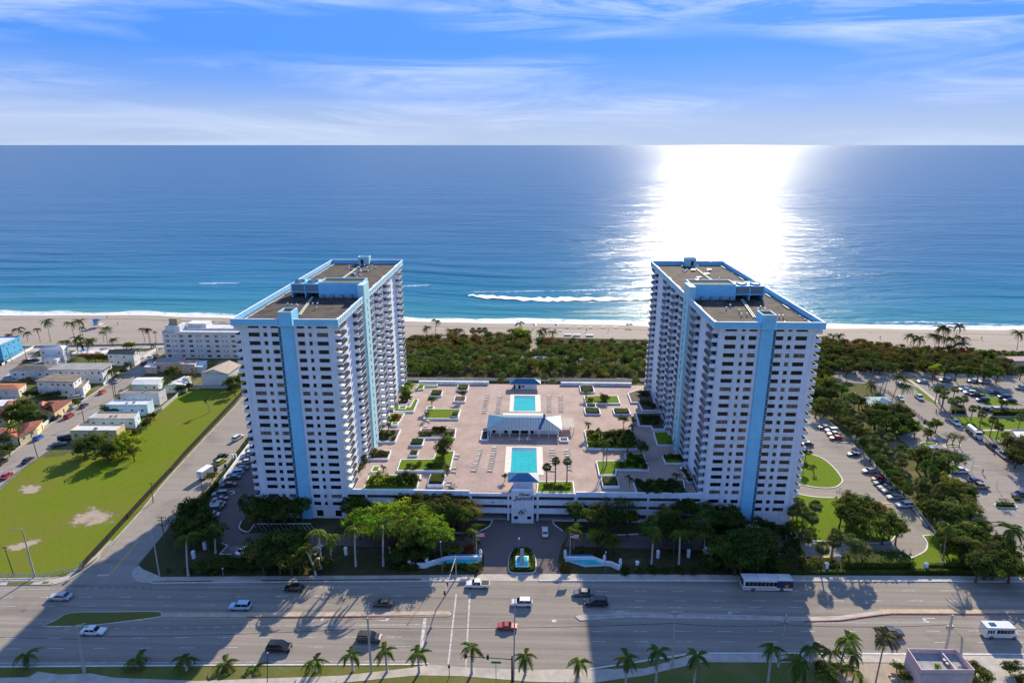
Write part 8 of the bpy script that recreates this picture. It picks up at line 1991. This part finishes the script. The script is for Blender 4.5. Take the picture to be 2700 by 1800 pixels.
many(zU, [(640, 1060, 4.6, 'mid'), (760, 1100, 5.0, 'mid'), (880, 1180, 4.8, 'mid'), (820, 1230, 4.2, 'dark'), (950, 1260, 3.6, 'dark'), (1080, 1060, 3.2, 'grey'), (1170, 1110, 2.8, 'grey'), (980, 1030, 2.6, 'grey')], 4.6, '%s tree beside the pale blue SUV in the car park', 'trees beside the pale blue SUV')
many(zU, [(150, 430, 5.6, 'dark'), (280, 420, 5.6, 'olive'), (380, 500, 5.4, 'dark'), (440, 590, 4.8, 'dark'), (220, 560, 5.2, 'dark'), (60, 500, 4.8, 'dark'), (120, 600, 4.4, 'dark'), (330, 620, 4.6, 'dark')], 5.0, '%s crown of the large dark tree below the teal shelter', 'large dark tree below the teal shelter')
many(zU, [(770, 745, 2.4, 'mid'), (890, 610, 2.6, 'mid'), (800, 620, 2.0, 'dark'), (1130, 790, 2.6, 'sparse'), (1050, 790, 2.2, 'sparse'), (1220, 810, 2.2, 'sparse'), (600, 700, 2.2, 'dark'), (1790, 330, 2.2, 'dark'), (1480, 400, 1.8, 'dark')], 3.4, '%s small car park tree', 'small car park trees')
many(zU, [(1960, 900, 4.2, 'grey'), (2060, 980, 4.6, 'grey'), (2000, 1060, 4.4, 'dark'), (2120, 900, 4.2, 'grey')], 4.2, '%s tree beside the flat park building', 'trees beside the park building')
p = zX(1490, 400); TR(p[0], p[1], 1.6, 1.6, 'sparse', 'small bare-looking tree on the low hedge island', None)
sb = 'sabal palms between the two car parks'
for x, y in ((1210, 270), (1220, 345), (1330, 300), (1100, 300), (1400, 500), (1560, 580), (1380, 615), (1510, 720), (1680, 720), (1610, 820), (1810, 800), (1700, 890), (1770, 990), (1960, 960), (1970, 1050), (1980, 1150)): sabal(zT(x, y), 4.4, 2.1, 'sabal palm with a dense grey-green head in the strip between the lots', sb)
for x, y in ((330, 130), (470, 70), (520, 280), (810, 320), (1130, 730), (850, 750), (1000, 790), (560, 330), (730, 420), (1220, 760)): sabal(zX(x, y), 4.2, 2.1, 'sabal palm with a dense grey-green head in the strip between the lots', sb)
many(zT, [(800, 60, 4.0, 'bright'), (950, 80, 4.0, 'mid'), (850, 200, 4.2, 'dark'), (1000, 220, 4.2, 'dark'), (900, 330, 4.0, 'dark'), (1060, 420, 3.8, 'dark'), (800, 400, 3.6, 'dark'), (1180, 480, 3.6, 'dark'), (1290, 240, 3.6, 'mid'), (1400, 300, 3.4, 'dark'), (1150, 150, 3.8, 'mid'), (1250, 580, 3.2, 'dark'), (1360, 720, 3.0, 'dark'), (1450, 870, 2.8, 'dark'), (1560, 1000, 2.8, 'dark'), (1650, 1100, 2.8, 'dark'), (1750, 1200, 2.8, 'dark'), (1850, 1300, 2.8, 'dark'), (1930, 1400, 2.8, 'dark'), (2020, 1480, 2.8, 'dark')], 3.6, '%s tree in the shaded belt behind the tower lot', 'trees of the belt behind the tower lot')
many(zV, [(2150, 250, 2.6, 'dark'), (2200, 380, 2.6, 'dark'), (2240, 480, 2.4, 'dark')], 2.4, 'dark bush at the end of the belt behind the kerb row', 'bushes behind the kerb row')
pg_ = 'sabal palms of the public park'
for x, y, h in ((900, 140, 6), (950, 130, 6), (1010, 165, 6.5), (985, 230, 6), (1140, 140, 5.5), (1100, 300, 6), (1180, 280, 6), (1270, 270, 6), (1390, 400, 5), (1520, 480, 6.5), (1670, 560, 6.5), (1750, 650, 5.5), (1850, 770, 4.5), (2050, 520, 6)): sabal(zU(x, y), h, 1.9, 'sabal palm standing on the public park lawn', pg_)
cg = 'coconut palms at the park entrance'
for c_, b_ in (((850, 490), (825, 690)), ((1020, 560), (910, 830)), ((1030, 540), (945, 860)), ((520, 500), (500, 640)), ((1120, 660), (1030, 915)), ((1165, 750), (1090, 950)), ((825, 730), (825, 810))):
    palm_px(zQ(*c_), zQ(*b_), 3.3, 'tall coconut palm beside the park road and slatted fence', single=False, group=cg)
bp = 'coconut palms on the beach edge beyond the car park'
for c_, b_ in (((1225, 250), (1215, 340)), ((1300, 275), (1285, 345)), ((1460, 250), (1457, 380)), ((1500, 260), (1497, 375)), ((1575, 165), (1545, 380)), ((1530, 170), (1548, 378)), ((1700, 150), (1665, 260)), ((1620, 280), (1618, 390)), ((1730, 270), (1725, 380)), ((1700, 330), (1710, 400)), ((2300, 220), (2280, 385))):
    palm_px(zQ(*c_), zQ(*b_), 4.0, 'coconut palm rising from the dune edge before the sand', key=RN.choice(['green', 'olive']), single=False, group=bp)
for c_, b_ in (((440, 245), (445, 300)), ((510, 242), (505, 310))): palm_px(zQ(*c_), zQ(*b_), 3.0, 'small coconut palm on the dune behind the shaded tower', single=False, group='small palms behind the tower')
# beach palms on the left
lb = 'coconut palms along the promenade'
for c_, b_, f in (((330, 250), (375, 500), 3.4), ((480, 330), (508, 485), 2.6), ((680, 255), (740, 505), 2.4), ((855, 120), (925, 490), 3.6), ((1290, 150), (1370, 480), 3.6), ((1450, 110), (1480, 480), 3.6), ((1500, 230), (1520, 430), 2.2), ((1940, 250), (1960, 520), 3.4), ((1870, 320), (1900, 495), 2.2), ((2070, 450), (2060, 580), 2.8)):
    palm_px(zH(*c_), zH(*b_), f, 'tall coconut palm between the promenade and the sand', single=False, group=lb)
for c_, b_, f in (((1180, 490), (1320, 790), 3.4), ((1410, 430), (1430, 750), 3.6), ((1470, 530), (1500, 740), 3.4), ((1630, 460), (1590, 740), 3.4), ((1650, 480), (1610, 700), 3.2)):
    palm_px(zH(*c_), zH(*b_), f, 'coconut palm clustered over the pool terrace', key=RN.choice(['green', 'olive']), single=False, group='palms over the pool terrace')
for c_, b_, f in (((240, 250), (295, 500), 2.2), ((330, 265), (375, 505), 2.4), ((345, 275), (400, 510), 2.2), ((470, 310), (500, 500), 1.4), ((415, 545), (415, 610), 2.2)): palm_px(zK(*c_), zK(*b_), f, 'slim palm on the sand before the beach hotel', key='olive', single=False, group='slim palms before the hotel')
for c_ in ((1490, 170), (1720, 150)): palm_h(zK(*c_), 8, 3.0, 'coconut palm behind the beach hotel roof', single=False, group='palms behind the hotel')
palm_h(zH(170, 370), 4.0, 3.0, 'bushy yellowish palm behind the bright blue house roof', key='olive', single=False)
for c_, h, f, k, l in ((zN(205, 870), 5.5, 3.2, 'lit', 'bright coconut palm in front of the yellow terrace by the blue car'), (zN(740, 520), 5.0, 2.4, 'olive', 'slim palm before the dark red roof'), (zL(1740, 640), 5.5, 3.0, 'olive', 'yellowish palm between pink house and gabled house'), (zL(1520, 690), 5.5, 2.6, 'green', 'coconut palm beside the mint house'), (zL(1010, 610), 4.0, 2.8, 'green', 'palm in the garden of the gallery block'), (zL(1620, 770), 2.5, 2.2, 'green', 'low palm behind the mint cottage'), (zL(780, 640), 3.0, 2.4, 'green', 'low dark palm before the gallery block'), (zN(1920, 405), 1.6, 1.6, 'green', 'low palm before the dark-roofed house'), (zN(1890, 600), 2.2, 1.8, 'green', 'low palm beside the long-roofed house'), (zN(1780, 600), 2.2, 1.8, 'green', 'second low palm beside the long-roofed house'), (zN(560, 670), 3.2, 2.6, 'green', 'palm in the leafy garden of the red roofs'), (zN(1920, 290), 1.4, 1.4, 'lit', 'small bright palm at the street edge')):
    palm_h(c_, h, f, l, key=k, single=False)
T = palm_px((543, 1053), (554, 1086), 1.6, 'lone young palm standing in the field', single=False)
# roadside royal palms, nearest row
YR = G(1000, 1765).y
rg = 'royal palms along the near verge'
nearp = [(68, 1727), (362, 1736), (488, 1736), (595, 1748), (671, 1760), (831, 1741), (925, 1724), (1015, 1714), (1102, 1721), (1244, 1707), (1386, 1728), (1527, 1745), (1653, 1734), (1736, 1718), (1839, 1729), (2036, 1706)]
lbn = ['with heavy drooping fronds at the shaded pavement bend', 'in deep tower shadow beside the double-arm pole', 'with lit fronds at the edge of the tower shadow', 'just outside the tower shadow', 'lowest of its row beside the thin lamp post', 'between the thin lamp post and the black SUV', 'before the insulator pole', 'just past the insulator pole', 'nearest the crosswalk on the verge', 'standing in the curb ramp before the signal arm', 'beside the black signal mast', 'at the edge of the second tower shadow', 'in shade where the pavement bends', 'tallest in the shade before the bent-pavement pole', 'in shade beyond the bent-pavement pole', 'on the shaded lawn before the transformer pole']
for (x, y), l in zip(nearp, lbn):
    Y = YR - RN.uniform(.3, 1.2) - (4.0 if x > 1600 else 0); c = atY(x, y, Y)
    palm(c, (c.x + RN.uniform(-.2, .2), Y, 0), 2.75, 'royal palm on the near verge ' + l, kind='royal', group=rg, nf=11, key='green')
for (x, y), l, f, k, kd, dy in (((2141, 1708), 'dark palm at the sunny edge of the palm cluster', 2.9, 'green', 'coconut', 4), ((2192, 1718), 'bright yellow-green palm in the cluster', 2.5, 'lit', 'coconut', 4.5), ((2235, 1684), 'tallest leaning palm of the cluster', 3.1, 'lit', 'coconut', 5), ((2250, 1725), 'low palm tucked behind the leaning palm', 2.5, 'green', 'coconut', 4), ((2335, 1677), 'palm with browned fronds before the dark pickup', 2.9, 'olive', 'coconut', 3), ((2104, 1745), 'broad dark palm low in the shadow of the cluster', 3.4, 'green', 'coconut', 6), ((2189, 1785), 'low bright palm at the foot of the cluster', 3.0, 'lit', 'coconut', 7), ((2254, 1770), 'drooping green palm at the foot of the cluster', 3.0, 'lit', 'coconut', 7)):
    Y = YR - dy; c = atY(x, y, Y); palm(c, (c.x - (.9 if 'leaning' in l else .1), Y, 0), f, l + ' by the main road', kind=kd, key=k, group='palm cluster by the main road')
many(zM, [(560, 930, 1.8, 'dark'), (720, 950, 1.8, 'mid'), (640, 1000, 1.8, 'dark'), (1230, 920, 1.5, 'dark'), (1310, 1010, 1.6, 'dark')], 1.2, '%s shrub under the palm cluster by the shop', 'shrubs by the pink shop')
many(zM, [(1930, 950, 2.0, 'olive'), (2010, 1020, 2.2, 'mid'), (2240, 930, 1.9, 'dark'), (2300, 1040, 1.6, 'mid')], 1.5, '%s shrub behind the pink shop', 'shrubs behind the pink shop')
# royal and date palms of the front garden
gg = 'royal palms of the front garden'
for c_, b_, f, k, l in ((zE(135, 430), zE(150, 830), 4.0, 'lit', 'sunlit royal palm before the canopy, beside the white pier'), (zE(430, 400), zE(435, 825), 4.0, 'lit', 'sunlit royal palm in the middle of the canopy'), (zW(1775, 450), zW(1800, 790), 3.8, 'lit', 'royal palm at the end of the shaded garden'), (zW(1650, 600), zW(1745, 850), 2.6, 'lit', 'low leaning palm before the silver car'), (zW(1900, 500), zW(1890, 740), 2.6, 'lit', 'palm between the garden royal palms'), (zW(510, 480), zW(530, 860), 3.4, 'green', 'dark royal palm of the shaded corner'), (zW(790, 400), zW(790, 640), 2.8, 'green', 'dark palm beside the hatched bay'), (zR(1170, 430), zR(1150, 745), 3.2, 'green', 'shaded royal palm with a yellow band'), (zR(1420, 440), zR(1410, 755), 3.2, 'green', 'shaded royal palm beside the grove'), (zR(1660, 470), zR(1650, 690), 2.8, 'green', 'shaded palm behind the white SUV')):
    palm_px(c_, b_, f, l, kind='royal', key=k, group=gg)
for c_, b_, l in ((zE(1362, 450), zE(1365, 640), 'stout date palm beside the leafier fountain wall'), (zR(415, 420), zR(412, 600), 'stout date palm beside the shaded fountain wall')):
    palm_px(c_, b_, 3.1, l, kind='date', key='lit', nf=22)
# the dune between and beside the towers ------------------------------------
cb = 'coconut palms on the dune between the towers'
for c_, b_ in (((370, 155), (365, 250)), ((285, 215), (285, 275)), ((495, 240), (495, 300)), ((535, 240), (538, 300)), ((578, 238), (575, 300)), ((1110, 172), (1108, 240)), ((1060, 230), (1060, 280)), ((1040, 245), (1040, 290)), ((1295, 255), (1290, 295)), ((1330, 232), (1330, 290)), ((1400, 250), (1398, 295)), ((530, 320), (530, 345)), ((710, 325), (710, 350))):
    palm_px(zD(*c_), zD(*b_), 3.2, 'coconut palm on the dune between the towers', key=RN.choice(['green', 'green', 'olive']), single=False, group=cb)
for x in (695, 750, 800): sabal(zD(x, 240), 5.0, 2.2, 'dark round-headed palm in the trio on the dune', 'palm trio on the dune')
import numpy as np
WM = [lf_a, lf_b, lf_c, lf_d, lf_e, lf_r, lf_y, bark2]
WK = {'mid': (0, 2, 1), 'dark': (2, 2, 0), 'olive': (1, 0, 5), 'grey': (4, 1, 0), 'rust': (5, 1, 1), 'bright': (3, 0, 6), 'yellow': (6, 1, 0)}
def quads(me):
    co = np.zeros(len(me.vertices) * 3); me.vertices.foreach_get('co', co); mi = np.zeros(len(me.polygons), int); me.polygons.foreach_get('material_index', mi)
    return co.reshape(-1, 4, 3), mi
LITE = [quads(crown(200 + i, [lf_a, lf_b, lf_c], 36, 40, 0.14, 0.75, 0.32)) for i in range(5)]
STK = np.array([[(math.cos(a) * .07, math.sin(a) * .07, 0), (math.cos(a + 1.05) * .07, math.sin(a + 1.05) * .07, 0), (math.cos(a + 1.05) * .05, math.sin(a + 1.05) * .05, 1), (math.cos(a) * .05, math.sin(a) * .05, 1)] for a in [i * 1.047 for i in range(6)]])
def scatter(poly, n, hr, rr_, kinds, label, group, seed, shrubs=False, avoid=None):
    """individual shrubs, or (for a wood that reads as one mass) all its trees in one object"""
    r = random.Random(seed); P = [G(*p) for p in poly]; P = ccw([(p.x, p.y) for p in P]); xs = [p[0] for p in P]; ys = [p[1] for p in P]; pts = []; tries = 0; V = []; MI = []
    while len(pts) < n and tries < n * 60:
        tries += 1; x, y = r.uniform(min(xs), max(xs)), r.uniform(min(ys), max(ys)); c = False
        for i in range(len(P)):
            (x1, y1), (x2, y2) = P[i], P[i - 1]
            if (y1 > y) != (y2 > y) and x < (x2 - x1) * (y - y1) / (y2 - y1) + x1: c = not c
        if not c or (avoid and avoid(x, y)): continue
        rad_ = r.uniform(*rr_)
        if any((x - a) ** 2 + (y - b) ** 2 < (.62 * (rad_ + q)) ** 2 for a, b, q in pts): continue
        pts.append((x, y, rad_)); k = r.choice(kinds)
        if shrubs: shrub(Vector((x, y, 0)), rad_, k, {'mid': 'mid-green', 'dark': 'dark green', 'bright': 'bright green', 'olive': 'olive', 'grey': 'grey-green', 'rust': 'rusty'}[k] + ' ' + label, group, flat=.8); continue
        q, mi = r.choice(LITE); a = r.uniform(0, 6.28); h = r.uniform(*hr); M = np.array([[math.cos(a), -math.sin(a), 0], [math.sin(a), math.cos(a), 0], [0, 0, r.uniform(.9, 1.2)]])
        V.append(q @ M.T * rad_ + (x, y, h)); MI.append(np.array(WK[k])[mi]); V.append(STK * (rad_, rad_, h) + (x, y, 0)); MI.append(np.full(6, 7))
    if shrubs: return
    V = np.concatenate(V); MI = np.concatenate(MI); nf = len(V); me = bpy.data.meshes.new('thicket')
    me.vertices.add(nf * 4); me.vertices.foreach_set('co', V.reshape(-1)); me.loops.add(nf * 4); me.loops.foreach_set('vertex_index', np.arange(nf * 4)); me.polygons.add(nf); me.polygons.foreach_set('loop_start', np.arange(nf) * 4)
    for m_ in WM: me.materials.append(m_)
    me.polygons.foreach_set('material_index', MI); me.update(calc_edges=True)
    o = bpy.data.objects.new('thicket', me); C.objects.link(o); o['kind'] = 'stuff'; tag(o, 'mass of ' + label, 'thicket')
pathx = lambda x, y: abs(x - (G(1406, 915).x + (y - 300) * .0)) < 2.6
scatter([(905, 905), (1060, 902), (1250, 897), (1392, 897), (1400, 937), (1240, 937), (1060, 940), (905, 945)], 70, (1.6, 3.4), (2.4, 4.6), ['mid', 'mid', 'olive', 'dark', 'olive', 'mid', 'mid', 'olive', 'dark', 'rust'], 'wind-bent trees of the dune thicket on the field side of the beach path', 'dune thicket, field side', 1, avoid=pathx)
scatter([(1420, 897), (1560, 899), (1690, 904), (1800, 902), (1800, 930), (1690, 928), (1560, 925), (1420, 922)], 90, (0, 0), (1.2, 2.6), ['olive', 'olive', 'mid', 'grey', 'rust', 'olive'], 'low shrub of the open dune on the car-park side of the path', 'open dune scrub', 2, True, avoid=pathx)
scatter([(1420, 923), (1700, 927), (1800, 930), (1800, 945), (1690, 943), (1420, 936)], 40, (1.4, 2.6), (1.8, 3.4), ['mid', 'dark', 'olive', 'dark'], 'trees at the landward edge of the open dune', 'landward dune edge', 3, avoid=pathx)
scatter([(905, 945), (1060, 945), (1240, 946), (1420, 946), (1690, 952), (1850, 960), (1850, 995), (1690, 999), (1420, 998), (1060, 998), (905, 1005)], 130, (3.0, 4.6), (2.6, 4.4), ['mid', 'dark', 'mid', 'dark', 'mid', 'olive', 'grey'], 'trees in the belt behind the garage', 'tree belt behind the garage', 4)
for x, y in ((960, 640), (940, 690), (1330, 650), (1420, 620), (1400, 700), (910, 600), (1480, 500), (2120, 620), (2140, 680), (260, 520), (210, 590), (1000, 560)): sabal(zD(x, y), 3.6, 2.2, 'sabal palm rising in the tree belt behind the garage', 'sabal palms behind the garage')
scatter([(1800, 903), (2160, 903), (2150, 975), (2110, 1010), (2000, 1010), (1850, 1000)], 130, (2.0, 3.6), (2.4, 4.2), ['mid', 'dark', 'olive', 'mid'], 'trees filling the dune behind the shaded tower', '', 12)
scatter([(700, 925), (900, 905), (905, 1000), (760, 1010), (690, 960)], 60, (2.0, 3.2), (2.2, 3.8), ['mid', 'olive', 'dark'], 'trees behind the field-side tower', '', 13)
TR(1373, 880, 3.2, 4.6, 'bright', 'bright flat-topped tree at the beach path', None)
scatter([(2165, 900), (2300, 912), (2440, 928), (2560, 930), (2560, 950), (2440, 955), (2300, 945), (2170, 930)], 80, (1.2, 2.2), (1.8, 3.4), ['olive', 'rust', 'olive', 'mid', 'mid', 'yellow'], 'low trees on the dune beyond the public car park', 'dune thicket, car park side', 5)
scatter([(2150, 930), (2300, 945), (2440, 955), (2600, 950), (2660, 965), (2640, 985), (2500, 985), (2400, 982), (2250, 975), (2150, 970)], 75, (2.4, 3.6), (2.4, 4.0), ['mid', 'dark', 'mid', 'olive', 'grey'], 'trees in the belt between dune and car park', 'tree belt at the car park', 6)
many(zQ, [(1480, 580, 3.2, 'bright'), (1570, 590, 3.4, 'mid'), (1680, 600, 3.4, 'mid'), (1800, 610, 3.4, 'mid'), (1900, 620, 3.4, 'mid'), (2010, 590, 4.4, 'mid'), (2090, 620, 4.0, 'mid'), (1960, 640, 3.6, 'dark'), (1450, 610, 3.0, 'olive'), (2330, 590, 3.0, 'mid')], 4.6, '%s shade tree over the parked cars', 'shade trees over the parked cars')
scatter([(2560, 925), (2700, 930), (2700, 935), (2570, 934)], 14, (0, 0), (1.2, 2.0), ['bright', 'bright', 'olive'], 'low bright shrub in the strip at the beach building', 'bright shrubs at the beach building', 7, True)
scatter([(2140, 975), (2200, 985), (2190, 1010), (2150, 1060), (2110, 1060), (2110, 1000)], 26, (2.4, 3.4), (2.4, 3.6), ['dark', 'mid', 'dark', 'bright'], 'trees in the belt behind the shaded tower', 'tree belt behind the shaded tower', 8)
many(zQ, [(340, 530, 3.0, 'mid'), (420, 560, 3.0, 'mid'), (580, 600, 2.6, 'grey'), (610, 540, 3.0, 'mid'), (680, 560, 2.6, 'mid'), (780, 540, 3.0, 'grey'), (850, 560, 2.8, 'grey'), (920, 560, 2.8, 'mid'), (270, 560, 3.0, 'olive')], 3.4, '%s tree at the top of the park road', 'trees at the top of the park road')
flagpole(zQ(710, 585), zQ(700, 505), 'flagpole with a striped flag at the top of the park road', True)
scatter([(1850, 1395), (2080, 1405), (2110, 1440), (2120, 1500), (1850, 1505), (1900, 1440)], 14, (2, 3), (2.4, 3.4), ['dark'], 'understorey trees of the thicket beside the bus', 'understorey beside the bus', 9)
scatter([(560, 1500), (830, 1500), (830, 1514), (450, 1516), (430, 1505)], 16, (0, 0), (.8, 1.4), ['dark', 'mid'], 'low plant along the shaded pavement of the corner garden', 'low plants along the shaded pavement', 10, True)
scatter([(1075, 962), (1000, 1000), (930, 1010), (930, 960), (1060, 950)], 10, (2.5, 3.5), (2.4, 3.4), ['mid', 'dark'], 'trees beside the seaward end of the field-side tower', 'trees at the seaward tower end', 11)
# rocks by the shop
for i, (x, y) in enumerate(((1330, 420), (1370, 435), (1400, 445), (1440, 455), (1345, 450))):
    q = G(1900 + x / 2.94, 1640 + y / 2.94); r = random.Random(i); mb = MB(); mb.dome((0, 0, .1), .8, .6, 8, 5, full=True)
    mb.v = [(a * r.uniform(.75, 1.2), b * r.uniform(.7, 1.1), c * r.uniform(.7, 1.2)) for a, b, c in mb.v]
    o = mb.build('boulder', mat('sandstone', (.42, .33, .22), .9, .2, 2)); o.location = q; o['label'] = 'rough sandstone boulder beside the pink shop'; o['category'] = 'rock'; o['group'] = 'boulders by the shop'
